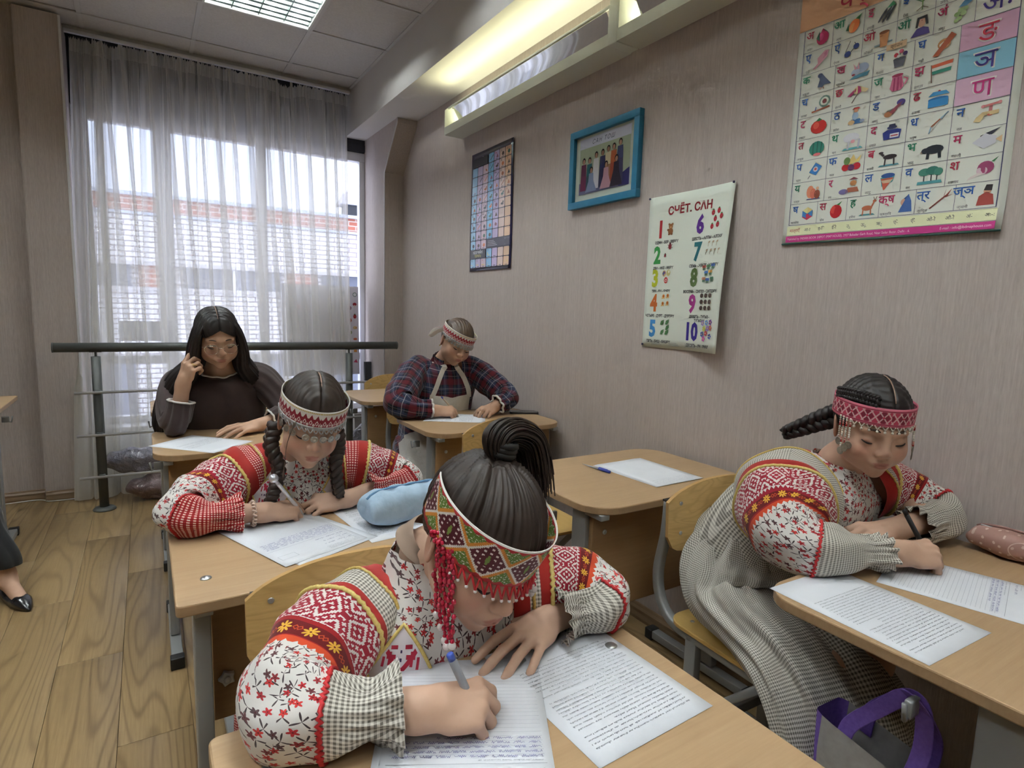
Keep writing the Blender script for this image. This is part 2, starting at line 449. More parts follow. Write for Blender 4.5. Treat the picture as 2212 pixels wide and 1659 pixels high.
# ================================================================== OUTSIDE
def _brick(c1, c2, mo, sc=1.0):
    def f():
        p = objco(); n = T.tree.nodes.new('ShaderNodeTexBrick'); x, y, z = sep(p); v = xyz(x, z, 0.0)
        T.tree.links.new(v.s, n.inputs['Vector']); n.inputs['Scale'].default_value = 1.0
        n.inputs['Color1'].default_value = (*c1, 1); n.inputs['Color2'].default_value = (*c2, 1); n.inputs['Mortar'].default_value = (*mo, 1)
        n.inputs['Brick Width'].default_value = .26*sc; n.inputs['Row Height'].default_value = .078*sc; n.inputs['Mortar Size'].default_value = .011*sc
        return T(n.outputs['Color'])
    return f
M_wbrick = mat('white_brick', _brick(lin((240, 238, 240)), lin((228, 226, 230)), lin((150, 140, 146)), 1.5), .8)
M_rbrick = mat('red_brick', _brick(lin((176, 106, 88)), lin((162, 94, 76)), lin((190, 170, 160)), 1.5), .8)
M_metal_roof = mat('galvanised_sheet', lin((176, 186, 204)), .45)
M_conc = mat('concrete', lin((196, 192, 196)), .8)
M_darkglass = mat('dark_window_glass', lin((96, 100, 116)), .15)
bd = empty('brick_building', (2.0, 16.0, 0), label='white and red brick building seen through the window', cat='building')
def bpart(n, x0, x1, z0, z1, m, y=0.0, d=.3): return MB().box(((x0+x1)/2, y+d/2, (z0+z1)/2), (x1-x0, d, z1-z0)).build(n, m, bd)
bpart('wall', -16, 16, -6, 2.12, M_wbrick, .25, .3); bpart('wall', -16, 16, 2.12, 3.18, M_wbrick, .02, .4)
bpart('brick_frieze', -16, 16, 3.22, 3.58, M_rbrick, .06, .4)
bpart('ledge', -16, 16, 3.17, 3.23, M_metal_roof, -.05, .5); bpart('ledge', -16, 16, 2.05, 2.13, M_conc, -.02, .5)
bpart('parapet_cap', -16, 16, 3.58, 3.66, M_metal_roof, -.06, .7)
bpart('sill_band', -16, 16, 1.48, 1.56, M_conc, .1, .3)
for i in range(9):
    x = -14.2+i*3.25
    w = bpart('window', x, x+2.2, 1.56, 2.05, M_darkglass, .16, .12); MB().box((x+1.1, .15, 1.8), (.06, .06, .49)).build('mullion', M_plastic, w)
    w = bpart('window', x, x+2.2, -1.9, -.2, M_darkglass, .16, .12); MB().box((x+1.1, .15, -1.05), (.06, .06, 1.7)).build('mullion', M_plastic, w)
    bpart('brick_pier', x+2.35, x+3.1, 1.56, 2.05, M_rbrick, .12, .2)
vt = empty('roof_vent', (2.98, 16.6, 3.6)); vt.parent = bd; vt.matrix_parent_inverse = bd.matrix_basis.inverted() if False else Matrix.Identity(4); vt.location = (2.98, .6, 3.6)
bpart('vent_shaft', 2.78, 3.28, 3.6, 4.0, M_dark, .4, .5)
MB().prism([(2.62, 4.0), (3.44, 4.0), (3.25, 4.36), (2.82, 4.36)], .3, 1.0, axis='y').build('vent_cowl', M_conc, bd)
bpy.data.objects.remove(vt)
gr = MB().box((0, 0, 0), (60, 40, .1)).build('ground', M_conc, loc=(2, 26, -6)); struct(gr)

# ================================================================== WOOD AND STEEL MATERIALS
def _beech(c1, c2, sx, sy, sz, amp=.5):
    def f():
        p = objco(); x, y, z = sep(p); r = rnd_obj()
        a = noise(xyz(x*sx+r*31.0, y*sy+r*17.0, z*sz), 1.0, 4, .6); b = noise(xyz(x*sx*.18+r*9.0, y*sy*.18, z*sz*.18), 1.0, 2, .5)
        fl = noise(xyz(x*sx*.9+7.0, y*sy*4.0, z*sz*4.0), 1.0, 1)
        return mix(a*.55+b*.35+fl*.1, c1, c2)
    return f
DK1, DK2 = lin((160, 128, 94)), lin((197, 167, 130))
M_top = mat('beech_laminate', _beech(DK1, DK2, 7, 150, 60), .38, spec=.4)
M_panel = mat('beech_laminate_panel', _beech(lin((148, 115, 80)), lin((182, 147, 106)), 7, 60, 130), .42, spec=.35)
def _ply():
    p = objco(); x, y, z = sep(p); r = rnd_obj()
    w = noise(xyz(x*5.0+r*40.0, y*5.0, z*13.0+r*11.0), 1.0, 2, .5, .4)
    g = sn((w*5.0+z*3.0)*14.0)*.5+.5
    f = noise(xyz(x*30.0, y*20.0, z*260.0), 1.0, 2)
    return mix(g*g*g*.28, mix(f, lin((206, 168, 104)), lin((228, 194, 130))), lin((168, 124, 66)))
M_ply = mat('lacquered_plywood', _ply, .33, spec=.45, coat=.2)
M_plyedge = mat('plywood_edge', lin((190, 150, 92)), .5)
M_seat = mat('lacquered_plywood_seat', _beech(lin((206, 166, 92)), lin((232, 196, 124)), 90, 6, 60), .3, coat=.25)
M_steel = mat('grey_painted_steel', lin((158, 160, 160)), .38, metal=.25)
M_zinc = mat('zinc_bolt', lin((200, 202, 204)), .3, metal=.9)
M_black = mat('black_plastic', lin((28, 28, 30)), .5)

# ================================================================== DESKS
def desk(loc, w, d, label, round_r=.09, panel='front', h=.74, group='school desks', top_bolts=False, square=False, knobs=False, far_round=None):
    """loc: centre on floor; front (-y) faces the camera side"""
    t = empty('school_desk', loc, 0, label, 'desk', group)
    r = (.012,)*4 if square else ((far_round or round_r),)*2+(round_r, round_r)
    MB().prism(rrect(w, d, 0, 8, rs=r), h-.022, h, b=.003, sm=False).build('tabletop', M_top, t)
    yl = -d/2+.115
    for s in (-1, 1):
        x = s*(w/2-.045)
        lg = MB().box((x, yl, (h-.022+.045)/2), (.03, .06, h-.022-.045), b=.003).build('leg', M_steel, t)
        MB().box((x, yl+.06, h-.030), (.03, d*.62, .016), b=.002).build('top_bracket', M_steel, lg)
        ft = MB().box((x, yl+.045, .025), (.036, .42, .030), b=.003).build('foot', M_steel, t)
        for e in (-1, 1):
            MB().box((x, yl+.045+e*.222, .022), (.044, .036, .042), b=.004).build('foot_cap', M_black, ft)
        if not knobs: MB().box((x+s*.028, yl+.11, h-.085), (.03, .012, .03), b=.003).tube([(x+s*.02, yl+.11, h-.09), (x+s*.05, yl+.11, h-.1), (x+s*.055, yl+.11, h-.07)], .004, 6).build('bag_hook', M_steel, t)
    yp = yl-.038 if not knobs else yl+.045
    pw_ = w-.09 if not knobs else w-.13
    MB().box((0, yp, h-.022-.165), (pw_, .016, .30), b=.002).build('modesty_panel', M_panel, t)
    for s in (-1, 1):
        for z in (h-.095, h-.265):
            x = s*(w/2-.09)
            if not knobs:
                b = MB().lathe([(.0075, 0), (.0075, .002), (.005, .004), (.0025, .004), (.0025, .0025)], (x, yp-.008, z), 12, R=Matrix.Rotation(PI/2, 3, 'X')).build('bolt', M_zinc, t)
            else:
                m = MB(); star = [((.017 if k % 2 else .012)*math.cos(PI*k/5), (.017 if k % 2 else .012)*math.sin(PI*k/5)) for k in range(10)]
                m.prism([(x+a, z+0.02+c) for a, c in star], yp-.02, yp-.008, axis='y', b=.002); m.lathe([(.007, 0), (.007, .006), (.003, .006)], (x, yp-.02, z+.02), 10, R=Matrix.Rotation(PI/2, 3, 'X'))
                m.build('star_knob', M_zinc, t)
    if top_bolts:
        for s in (-1, 1):
            for yy in (-d/2+.10, d/2-.09):
                MB().lathe([(.0105, 0), (.0100, .0016), (.0070, .0032), (.002, .0042)], (s*(w/2-.055), yy, h), 14).build('top_bolt', M_zinc, t)
    return t
desk((.355, .495, 0), .625, .50, 'square-cornered desk the foreground girl in the beaded headband writes on', square=True, top_bolts=True, knobs=True)
desk((.345, 1.365, 0), .645, .50, 'square-cornered desk with star knobs under the girl with two braids', square=True, top_bolts=True, knobs=True)
desk((.325, 2.525, 0), .65, .50, 'round-cornered desk the woman in the dark brown top leans on')
desk((.325, 3.40, 0), .65, .50, 'empty desk by the window railing behind the woman in brown')
desk((1.345, .415, 0), .68, .50, 'wall-side desk at right edge holding the pink pencil case', far_round=.07)
desk((1.350, 1.41, 0), .69, .51, 'empty wall-side desk with paper stack and blue pen', round_r=.10)
desk((1.350, 2.465, 0), .69, .51, 'wall-side desk of the woman in the plaid dress', round_r=.10)
desk((1.350, 3.39, 0), .69, .50, 'empty wall-side desk nearest the pilaster and railing', round_r=.09)
desk((-.92, 3.79, 0), .64, .48, 'desk cut off by the left picture edge near the column', square=True)

# ================================================================== CHAIRS
def chair_mesh():
    t = empty('school_chair'); hw = .185
    # seat, slightly dished; backrest arched on top and curved in plan
    n, m = 14, 12; out = rrect(.37, .38, .06, 5)
    mb = MB(); mb.prism(rrect(.375, .375, .055, 6, 0, .0), .425, .437, b=.003); st = mb.build('seat', M_seat, t)
    for sx in (-1, 1):
        for sy in (-1, 1): MB().lathe([(.006, 0), (.005, .0015), (.002, .002)], (sx*.14, sy*.13, .437), 10).build('rivet', M_zinc, st)
    # backrest: outline in (x,z) mapped to curved surface y=f(x)
    zt = lambda x: .765+.052*max(0, 1-(abs(x)/.19)**2.4)
    outl = []
    for k in range(25):
        x = -.19+.38*k/24; outl.append((x, zt(x)))
    prof = [(-.19, .66), (-.175, .632), (-.15, .622), (0, .625), (.15, .622), (.175, .632), (.19, .66)]
    nx, nz = 26, 10; V = []; F = []
    for side in (0, 1):
        for i in range(nx+1):
            x = -.19+.38*i/nx; e = max(0, (abs(x)-.150)/.04)
            zb = .622+.040*(1-math.sqrt(max(0, 1-min(1, e)**2))); ztop = zt(x)-.006*e*e
            for j in range(nz+1):
                z = zb+(ztop-zb)*j/nz
                y = .195-.9*(.036-x*x)*.55+.06*(z-.72)+(.0105 if side else 0)
                V.append((x, y, z))
    N = (nx+1)*(nz+1); idx = lambda s, i, j: s*N+i*(nz+1)+j
    for i in range(nx):
        for j in range(nz):
            F.append((idx(0, i, j), idx(0, i+1, j), idx(0, i+1, j+1), idx(0, i, j+1))); F.append((idx(1, i, j), idx(1, i, j+1), idx(1, i+1, j+1), idx(1, i+1, j)))
    nb = len(F)
    for i in range(nx):
        F.append((idx(0, i, 0), idx(1, i, 0), idx(1, i+1, 0), idx(0, i+1, 0))); F.append((idx(0, i, nz), idx(0, i+1, nz), idx(1, i+1, nz), idx(1, i, nz)))
    for j in range(nz):
        F.append((idx(0, 0, j), idx(0, 0, j+1), idx(1, 0, j+1), idx(1, 0, j))); F.append((idx(0, nx, j), idx(1, nx, j), idx(1, nx, j+1), idx(0, nx, j+1)))
    mi = [0]*nb+[1]*(len(F)-nb)
    bk = mk('backrest', V, F, [M_ply, M_plyedge], t, smooth=False, midx=mi)
    for sx in (-1, 1):
        for z in (.672, .755):
            y = .195-.9*(.036-.15**2)*.55+.06*(z-.72)
            MB().lathe([(.0058, 0), (.0058, .001), (.004, .0022), (.0015, .0015)], (sx*.15, y, z), 10, R=Matrix.Rotation(PI/2, 3, 'X')).build('rivet', M_zinc, bk)
    sqp = [(.0125, .0125), (-.0125, .0125), (-.0125, -.0125), (.0125, -.0125)]
    sqr = [(a*1.0, b*1.0) for a, b in rrect(.026, .026, .006, 2)]
    for s in (-1, 1):
        x = s*.165
        fr = catmull([(x, .219, .755), (x, .225, .66), (x, .245, .54), (x, .225, .46), (x, .165, .416), (x, .05, .412), (x, -.17, .412)], 6)
        MB().tube(fr, 1.0, prof=sqr, up=(1, 0, 0)).build('side_frame', M_steel, t)
        MB().box((x, .2185, .757), (.027, .027, .005)).build('tube_cap', M_black, t)
        MB().box((x, .10, .215), (.026, .036, .40), b=.003).build('leg', M_steel, t)
        ft = MB().box((x, .02, .024), (.028, .40, .026), b=.003).build('foot', M_steel, t)
        for e in (-1, 1): MB().box((x, .02+e*.205, .021), (.034, .03, .036), b=.004).build('foot_cap', M_black, ft)
        MB().tube([(x, .09, .19), (x, -.12, .405)], 1.0, prof=[(a*.8, b*.8) for a, b in sqr], up=(1, 0, 0)).build('brace', M_steel, t)
    MB().box((0, .10, .14), (.33, .02, .03), b=.003).build('crossbar', M_steel, t)
    MB().box((0, -.12, .405), (.33, .02, .02), b=.003).build('crossbar', M_steel, t)
    return t
CH0 = chair_mesh()
def place_chair(loc, rz, label, first=False):
    c = CH0 if first else copy_tree(CH0)
    c.location = loc; c.rotation_euler = (0, 0, rz); tag(c, label, 'chair', 'school chairs'); return c
place_chair((.315, .845, 0), .0, 'plywood chair behind the foreground girl, backrest arched against next desk', True)
place_chair((1.375, .875, 0), -.04, 'plywood chair with bent grey tubes under the girl by the wall')
place_chair((1.27, 1.89, 0), .0, 'empty plywood chair tucked behind the desk with the paper stack')
place_chair((1.41, 3.60, 0), .0, 'empty plywood chair behind the desk nearest the pilaster')
place_chair((.33, 1.80, 0), 0, 'chair hidden under the girl with two braids')
place_chair((.28, 2.88, 0), 0, 'chair hidden under the woman in dark brown')
place_chair((1.30, 2.87, 0), 0, 'chair hidden under the woman in plaid')

# ================================================================== RAILING
M_rail = mat('grey_powder_coat', lin((86, 88, 86)), .45, metal=.2)
M_chrome = mat('polished_steel', lin((224, 224, 226)), .34, metal=.55)
rl = empty('window_railing', (.48, 4.2, 0), 0, 'grey metal railing with three chrome rods in front of the window', 'railing')
MB().tube([(-.935, 0, .983), (1.11, 0, .983)], .0275, 18).build('handrail', M_rail, rl)
for e in (-.938, 1.113): MB().tube([(e-.004, 0, .983), (e+.004, 0, .983)], .029, 18).build('end_cap', M_rail, rl)
for x in (-.74, .755):
    p = MB().tube([(x, 0, .012), (x, 0, .93)], .0245, 18).build('post', M_rail, rl)
    MB().tube([(x, 0, .93), (x, 0, .96)], .006, 8).box((x, 0, .958), (.06, .03, .006)).build('saddle', M_rail, p)
    MB().lathe([(.060, 0), (.060, .006), (.05, .016), (.03, .02)], (x, 0, 0), 22).build('base_flange', M_rail, p)
    for z in (.72, .465, .21): MB().box((x, -.022, z), (.034, .03, .03), b=.006).build('rod_clamp', M_rail, p)
for z in (.72, .465, .21): MB().tube([(-.85, -.034, z), (1.02, -.034, z)], .0085, 12).build('rod', M_chrome, rl)

# ================================================================== CURTAIN
def _sheer():
    m = bpy.data.materials.new('sheer_voile'); m.use_nodes = True; nt = m.node_tree; nt.nodes.clear(); T.tree = nt
    o = nt.nodes.new('ShaderNodeOutputMaterial'); d = nt.nodes.new('ShaderNodeBsdfDiffuse'); tl_ = nt.nodes.new('ShaderNodeBsdfTranslucent'); tr = nt.nodes.new('ShaderNodeBsdfTransparent')
    d.inputs[0].default_value = (*lin((240, 237, 226)), 1); tl_.inputs[0].default_value = (*lin((244, 242, 238)), 1)
    a = nt.nodes.new('ShaderNodeMixShader'); a.inputs[0].default_value = .5; b = nt.nodes.new('ShaderNodeMixShader')
    lw = nt.nodes.new('ShaderNodeLayerWeight'); lw.inputs[0].default_value = .35
    f = T(lw.outputs['Facing'])*.38+.60
    u, v = uvs()
    f = mx(f, (v > .972)*.80)
    nt.links.new(f.s, b.inputs[0])
    nt.links.new(d.outputs[0], a.inputs[1]); nt.links.new(tl_.outputs[0], a.inputs[2])
    nt.links.new(tr.outputs[0], b.inputs[1]); nt.links.new(a.outputs[0], b.inputs[2]); nt.links.new(b.outputs[0], o.inputs[0]); return m
M_sheer = _sheer()
ct = empty('sheer_curtain', (.5, 4.70, 0), 0, 'cream sheer curtain hanging across the window', 'curtain')
def curtain(name, x0t, x1t, x0b, x1b, nf, seed, yoff=0.0, zt=2.865):
    rs = np.random.RandomState(seed); nx, nz = 420 if x1t-x0t > 1 else 90, 46
    u = np.linspace(0, 1, nx); ph = rs.rand(12)*6.28; amp = rs.rand(12)
    V = np.zeros((nz, nx, 3)); warp = u+.014*np.sin(u*23+ph[0])+.009*np.sin(u*57+ph[1])
    for k in range(nz):
        t = (k/(nz-1))**1.0; z = zt*(1-t)+.012*t
        x = (x0t+(x1t-x0t)*u)*(1-t)+(x0b+(x1b-x0b)*u)*t
        w1_ = np.sin(warp*nf*2*PI+ph[2]+.5*t); w2 = np.sin(warp*nf*2.7*2*PI+ph[3]); w3 = np.sin(warp*nf*.43*2*PI+ph[4]+t*1.2); w4 = np.sin(warp*nf*5.1*2*PI+ph[5])
        fold = (.024+.018*t)*w1_*(1+.6*w3)+.010*w2*(1-.5*t)+.02*w3*t
        if t < .05: fold = fold*.35+.006*w4+.004*np.sin(warp*nf*9*2*PI)
        x = x+.012*np.cos(warp*nf*2*PI+ph[2]+.5*t)*(.4+t)+.03*t*np.sin(u*9+ph[6])*.6
        y = fold-.20*t**2.2-.03*t
        zz = np.full(nx, z)
        if k == 0: zz = zz+.010*np.sin(warp*nf*9*2*PI)+.006*w2
        V[k] = np.stack([x, y+yoff, zz], 1)
    # slack header where two hooks are missing
    if x1t-x0t > 1:
        for k in range(3):
            V[k, :, 2] -= .035*np.exp(-((V[k, :, 0]-.43)/.06)**2)+.018*np.exp(-((V[k, :, 0]+.62)/.05)**2)
    U = np.stack([np.tile(u*3, (nz, 1)), np.tile(np.linspace(1, 0, nz)[:, None], (1, nx))], 2)
    i = np.arange((nz-1)*nx).reshape(nz-1, nx)[:, :-1].ravel(); F = np.stack([i, i+1, i+nx+1, i+nx], 1)
    return mk(name, V.reshape(-1, 3), F, M_sheer, ct, uv=U.reshape(-1, 2))
curtain('curtain_panel', -.72, .885, -.80, .90, 17, 3)
curtain('gathered_edge', -.83, -.66, -.90, -.72, 3, 5, -.03, 2.84)
_rp = np.random.RandomState(12)
for k in range(15):      # doubled pleats of the same cloth
    xt = -.70+1.53*(k+.25+.5*_rp.rand())/15; xb = xt+.03+.09*_rp.rand(); w0, w1_ = .012+.012*_rp.rand(), .020+.040*_rp.rand(); V = []; U = []; nz = 30; nw = 6
    for j in range(nz+1):
        t = j/nz; z = 2.855*(1-t)+.014*t; c = xt*(1-t)+xb*t+.008*math.sin(5*t+k); w = w0+(w1_-w0)*min(1, t*2.2)
        for i in range(nw+1):
            a = i/nw; V.append((c+w*(a-.5), -.20*t**2.2-.03*t-.036-.012*math.sin(PI*a)+.006*math.sin(4*t+k), z)); U.append((a, .5 if t > .03 else 1.0))
    mk('pleat', V, [(j*(nw+1)+i, j*(nw+1)+i+1, (j+1)*(nw+1)+i+1, (j+1)*(nw+1)+i) for j in range(nz) for i in range(nw)], M_sheer, ct, uv=U)
rod = MB().box((.02, .0, 2.885), (1.75, .03, .02), b=.003).build('curtain_track', M_plastic, ct)

# ================================================================== LUMINAIRES
M_tube = mat('fluorescent_tube', (1, 1, 1), .5, emit=(.90, .98, 1.0), estr=PANEL_E)
M_tubewall = mat('wall_lamp_tube', (1, 1, 1), .5, emit=(1.0, 1.0, .70), estr=4.0)
M_louv = mat('louvre_aluminium', lin((128, 142, 134)), .22, metal=.9)
M_lumbox = mat('luminaire_white', lin((225, 228, 222)), .5)
def ceiling_panel(cx, cy, first):
    t = empty('ceiling_light', (cx, cy, CH), 0, None, None)
    MB().box((0, 0, .095), (.57, .56, .004)).build('housing', M_lumbox, t)
    m = MB()
    for s in (-1, 1): m.box((s*.283, 0, .045), (.012, .57, .10)); m.box((0, s*.278, .045), (.57, .012, .10))
    m.build('frame', M_lumbox, t)
    for k in range(4):
        x = -.21+.14*k; MB().tube([(x, -.25, .075), (x, .25, .075)], .012, 10).build('lamp_tube', M_tube, t)
    for k in range(5): MB().box((-.28+.14*k, 0, .022), (.006, .555, .036)).build('louvre', M_louv, t)
    for k in range(9):
        y = -.245+.061*k
        MB().prism([(y-.012, .004), (y+.012, .004), (y+.003, .036), (y-.003, .036)], -.275, .275, axis='x').build('louvre', M_louv, t)
    return t
pn = None
for k, (i, j) in enumerate(PANELS):
    cx, cy = (gx[i]+gx[i+1])/2, (gy[j]+gy[j+1])/2
    if pn is None: pn = ceiling_panel(cx, cy, True); o = pn
    else: o = copy_tree(pn); o.location = (cx, cy, CH)
    tag(o, ('louvred fluorescent ceiling light near the curtain, set in the tile grid', 'louvred ceiling light above the middle desks, past the top picture edge', 'louvred ceiling light left of the picture by the back wall', 'louvred ceiling light left of the picture above the aisle', 'louvred ceiling light behind the photographer on the wall side', 'louvred ceiling light behind the photographer on the aisle side', 'added louvred fill light just outside the top edge, nearest the one in view', 'added louvred fill light left of the picture in the third tile row', 'added louvred fill light straight above the photographer on the wall side', 'added louvred fill light above the aisle beside the photographer')[k], 'ceiling light', 'ceiling lights')
# wall uplighter: two long open boxes with mirror reflectors, lit tube hidden inside
M_mirror = mat('mirror_reflector', lin((236, 238, 240)), .04, metal=1.0)
M_fixt = mat('luminaire_cream', lin((214, 216, 204)), .5)
wl = empty('wall_uplighter', (1.655, 1.9, 2.315), 0, 'long white wall lamp with mirror reflectors shining up at the beam', 'wall light')
def trough(y0, y1):
    yc, L = (y0+y1)/2, y1-y0
    m = MB(); m.prism([(-.065, .0), (.060, .0), (.060, .012), (-.053, .012), (-.053, .045), (-.065, .045)], y0, y1, axis='y'); m.build('tray', M_fixt, wl)
    MB().box((.060, yc, .085), (.004, L, .16)).build('back_plate', M_fixt, wl)
    n = 10; V = []; F = []
    for k in range(n+1): t = k/n; x, z = .026-.062*t+.008*math.sin(PI*t), .014+.140*t; V += [(x, y0+.055, z), (x, y1-.055, z)]
    for k in range(n): F.append((2*k, 2*k+1, 2*k+3, 2*k+2))
    mk('reflector', V, F, M_mirror, wl)
    for e in (y0, y1-.006): MB().prism([(-.065, .045), (.056, .045), (.056, .165), (-.042, .165), (-.065, .145)], e, e+.006, axis='y').build('end_plate', M_fixt, wl)
    MB().tube([(.030, y0+.02, .125), (.030, y1-.02, .125)], .012, 10).build('lamp_tube', M_tubewall, wl)
    MB().box((-.040, yc, .160), (.012, L, .012), b=.003).build('lip', M_fixt, wl)
    area_light('uplight', (.008, yc, .172), (PI, -1.0, 0), .05, L-.08, WALL_W, (1.0, 1.0, .58), wl).data.spread = 1.5
trough(.00, 1.50); trough(-1.55, -.05); trough(-3.1, -1.6)
MB().box((-.008, -.025, .082), (.118, .05, .170), b=.004).build('joint_cover', M_fixt, wl)
# ================================================================== SDF BODIES (one continuous skin per person)
class Sdf:
    """list of primitives blended with smooth unions; polygonised by sparse surface nets"""
    def __init__(s): s.p = []      # (kind, params, k, centre, bound radius)
    def cap(s, a, b, ra, rb, k=.01):
        a = np.array(a, np.float32); b = np.array(b, np.float32)
        s.p.append(('c', (a, b, ra, rb), k, (a+b)/2, np.linalg.norm(b-a)/2+max(ra, rb))); return s
    def ell(s, c, r, R=None, k=.01, sub=False):
        c = np.array(c, np.float32); r = np.array(r, np.float32); R = np.eye(3, dtype=np.float32) if R is None else np.array(R, np.float32)
        s.p.append(('s' if sub else 'e', (c, r, R), k, c, float(r.max()))); return s
    def chain(s, pts, rs, k=.006):
        for i in range(len(pts)-1): s.cap(pts[i], pts[i+1], rs[i], rs[i+1], k)
        return s
    @staticmethod
    def ev(pr, P):
        kind, q = pr[0], pr[1]
        if kind == 'c':
            a, b, ra, rb = q; ba = b-a; L = float(ba@ba)+1e-12; t = np.clip((P-a)@ba/L, 0, 1)
            return np.linalg.norm(P-a-t[:, None]*ba, axis=1)-(ra+(rb-ra)*t)
        c, r, R = q; d = (P-c)@R; k0 = np.linalg.norm(d/r, axis=1); k1 = np.linalg.norm(d/(r*r), axis=1)+1e-9
        return k0*(k0-1)/k1
    def field(s, P, prims):
        d = np.full(len(P), 1.0, np.float32)
        for pr in prims:
            e = s.ev(pr, P); k = pr[2]
            if pr[0] == 's':
                e = -e; h = np.clip(.5-.5*(d-e)/k, 0, 1) if k > 0 else (e > d)*1.0
                d = d+(e-d)*h+k*h*(1-h)
            else:
                h = np.clip(.5+.5*(d-e)/k, 0, 1); d = d+(e-d)*h-k*h*(1-h)
        return d
    def mesh(s, vox, clip=None, nb=12):
        bs = vox*nb; C = np.array([p[3] for p in s.p]); B = np.array([p[4]+p[2]*1.5+vox*2+.022 for p in s.p])
        pos = np.array([p[0] != 's' for p in s.p])
        lo = (C-B[:, None])[pos].min(0); hi = (C+B[:, None])[pos].max(0)
        if clip is not None: lo = np.maximum(lo, clip[0]); hi = np.minimum(hi, clip[1])
        i0 = np.floor(lo/bs).astype(int); i1 = np.ceil(hi/bs).astype(int)
        g = np.indices((nb+1,)*3).reshape(3, -1).T.astype(np.float32)*vox
        n1 = nb+1; keys = []; verts = []; quads = []
        KX, KY = 4096*4096, 4096; off = (i0*nb-4)
        ed = [(0, 1), (2, 3), (4, 5), (6, 7), (0, 2), (1, 3), (4, 6), (5, 7), (0, 4), (1, 5), (2, 6), (3, 7)]
        corner = [(a, b, c) for a in (0, 1) for b in (0, 1) for c in (0, 1)]
        hd = bs*.87
        for bx in range(i0[0], i1[0]):
            for by in range(i0[1], i1[1]):
                for bz in range(i0[2], i1[2]):
                    o = np.array((bx, by, bz), np.float32)*bs; cc = o+bs/2
                    near = np.where(np.linalg.norm(C-cc, axis=1) < B+hd)[0]
                    if not len(near): continue
                    pr = [s.p[i] for i in near]
                    d0 = s.field(cc[None].astype(np.float32), pr)[0]
                    if abs(d0) > hd*1.25+.01: continue
                    D = s.field(g+o, pr).reshape(n1, n1, n1)
                    if D.min() > 0 or D.max() < 0: continue
                    sg = D < 0
                    cs_ = np.stack([D[a:a+nb, b:b+nb, c:c+nb] for a, b, c in corner], -1).reshape(-1, 8)
                    ss = cs_ < 0; act = np.where(ss.any(1) & ~ss.all(1))[0]
                    if len(act):
                        cv = cs_[act]; acc = np.zeros((len(act), 3)); cnt = np.zeros(len(act))
                        for a, b in ed:
                            va, vb = cv[:, a], cv[:, b]; m = (va < 0) != (vb < 0); t = np.where(m, va/(va-vb+1e-20), 0)
                            pa, pb = np.array(corner[a]), np.array(corner[b])
                            acc += m[:, None]*(pa+t[:, None]*(pb-pa)); cnt += m
                        ijk = np.stack(np.unravel_index(act, (nb, nb, nb)), 1)+np.array((bx, by, bz))*nb
                        verts.append((ijk+acc/cnt[:, None])*vox); q = ijk-off; keys.append(q[:, 0]*KX+q[:, 1]*KY+q[:, 2])
                    for ax in range(3):
                        sl0 = [slice(0, nb)]*3; sl1 = [slice(0, nb)]*3; sl1[ax] = slice(1, nb+1)
                        A = sg[tuple(sl0)]; Bq = sg[tuple(sl1)]; e = np.argwhere(A != Bq)
                        if not len(e): continue
                        fl_ = A[tuple(e.T)]; q = e+np.array((bx, by, bz))*nb-off
                        u, v = (ax+1) % 3, (ax+2) % 3; du = np.zeros(3, int); dv = np.zeros(3, int); du[u] = 1; dv[v] = 1
                        Q = np.stack([(w[:, 0]*KX+w[:, 1]*KY+w[:, 2]) for w in (q-du-dv, q-dv, q, q-du)], 1)
                        Q[~fl_] = Q[~fl_][:, ::-1]; quads.append(Q)
        keys = np.concatenate(keys); V = np.concatenate(verts); o = np.argsort(keys); keys = keys[o]; V = V[o]
        Q = np.concatenate(quads); I = np.searchsorted(keys, Q); I = np.clip(I, 0, len(keys)-1)
        ok = (keys[I] == Q).all(1); F = I[ok]
        # close any pinholes left where a block was skipped
        E = np.concatenate([F[:, [0, 1]], F[:, [1, 2]], F[:, [2, 3]], F[:, [3, 0]]]); n = len(V)
        a = E[:, 0].astype(np.int64)*n+E[:, 1]; b = E[:, 1].astype(np.int64)*n+E[:, 0]; op = E[~np.isin(a, b)]
        nxt = {int(q): int(p) for p, q in op}; out = F.tolist()
        while nxt:
            st, cur = nxt.popitem(); loop = [st]
            while cur in nxt and cur != st: loop.append(cur); cur = nxt.pop(cur)
            if cur == st and 3 <= len(loop) < 40: out.append(loop)
        return V, out
def vrot(axis, deg): return np.array(Matrix.Rotation(math.radians(deg), 3, axis))
def basis(x=None, y=None, z=None):
    """orthonormal columns from a primary and a secondary direction (first given is exact)"""
    n = lambda a: np.array(a, float)/np.linalg.norm(a)
    if y is not None and z is not None and x is None: Y = n(y); X = n(np.cross(Y, z)); Z = np.cross(X, Y); return np.stack([X, Y, Z], 1)
    if x is not None and z is not None: X = n(x); Y = n(np.cross(z, X)); Z = np.cross(X, Y); return np.stack([X, Y, Z], 1)
class Frame:
    def __init__(s, o, R, sc=1.0): s.o = np.array(o, float); s.R = np.array(R, float); s.sc = sc
    def __call__(s, p): return s.o+s.R@(np.array(p, float)*s.sc)
    def many(s, P): return s.o+(np.asarray(P, float)*s.sc)@s.R.T
    def d(s, v): return s.R@np.array(v, float)
def head_frame(o, yaw, pitch, roll=0, sc=1.0):
    """face looks along local +y. yaw 0 = facing -Y (towards camera side); pitch>0 = bowed down"""
    R = vrot('Z', 180+yaw)@vrot('X', -pitch)@vrot('Y', roll); return Frame(o, R, sc)
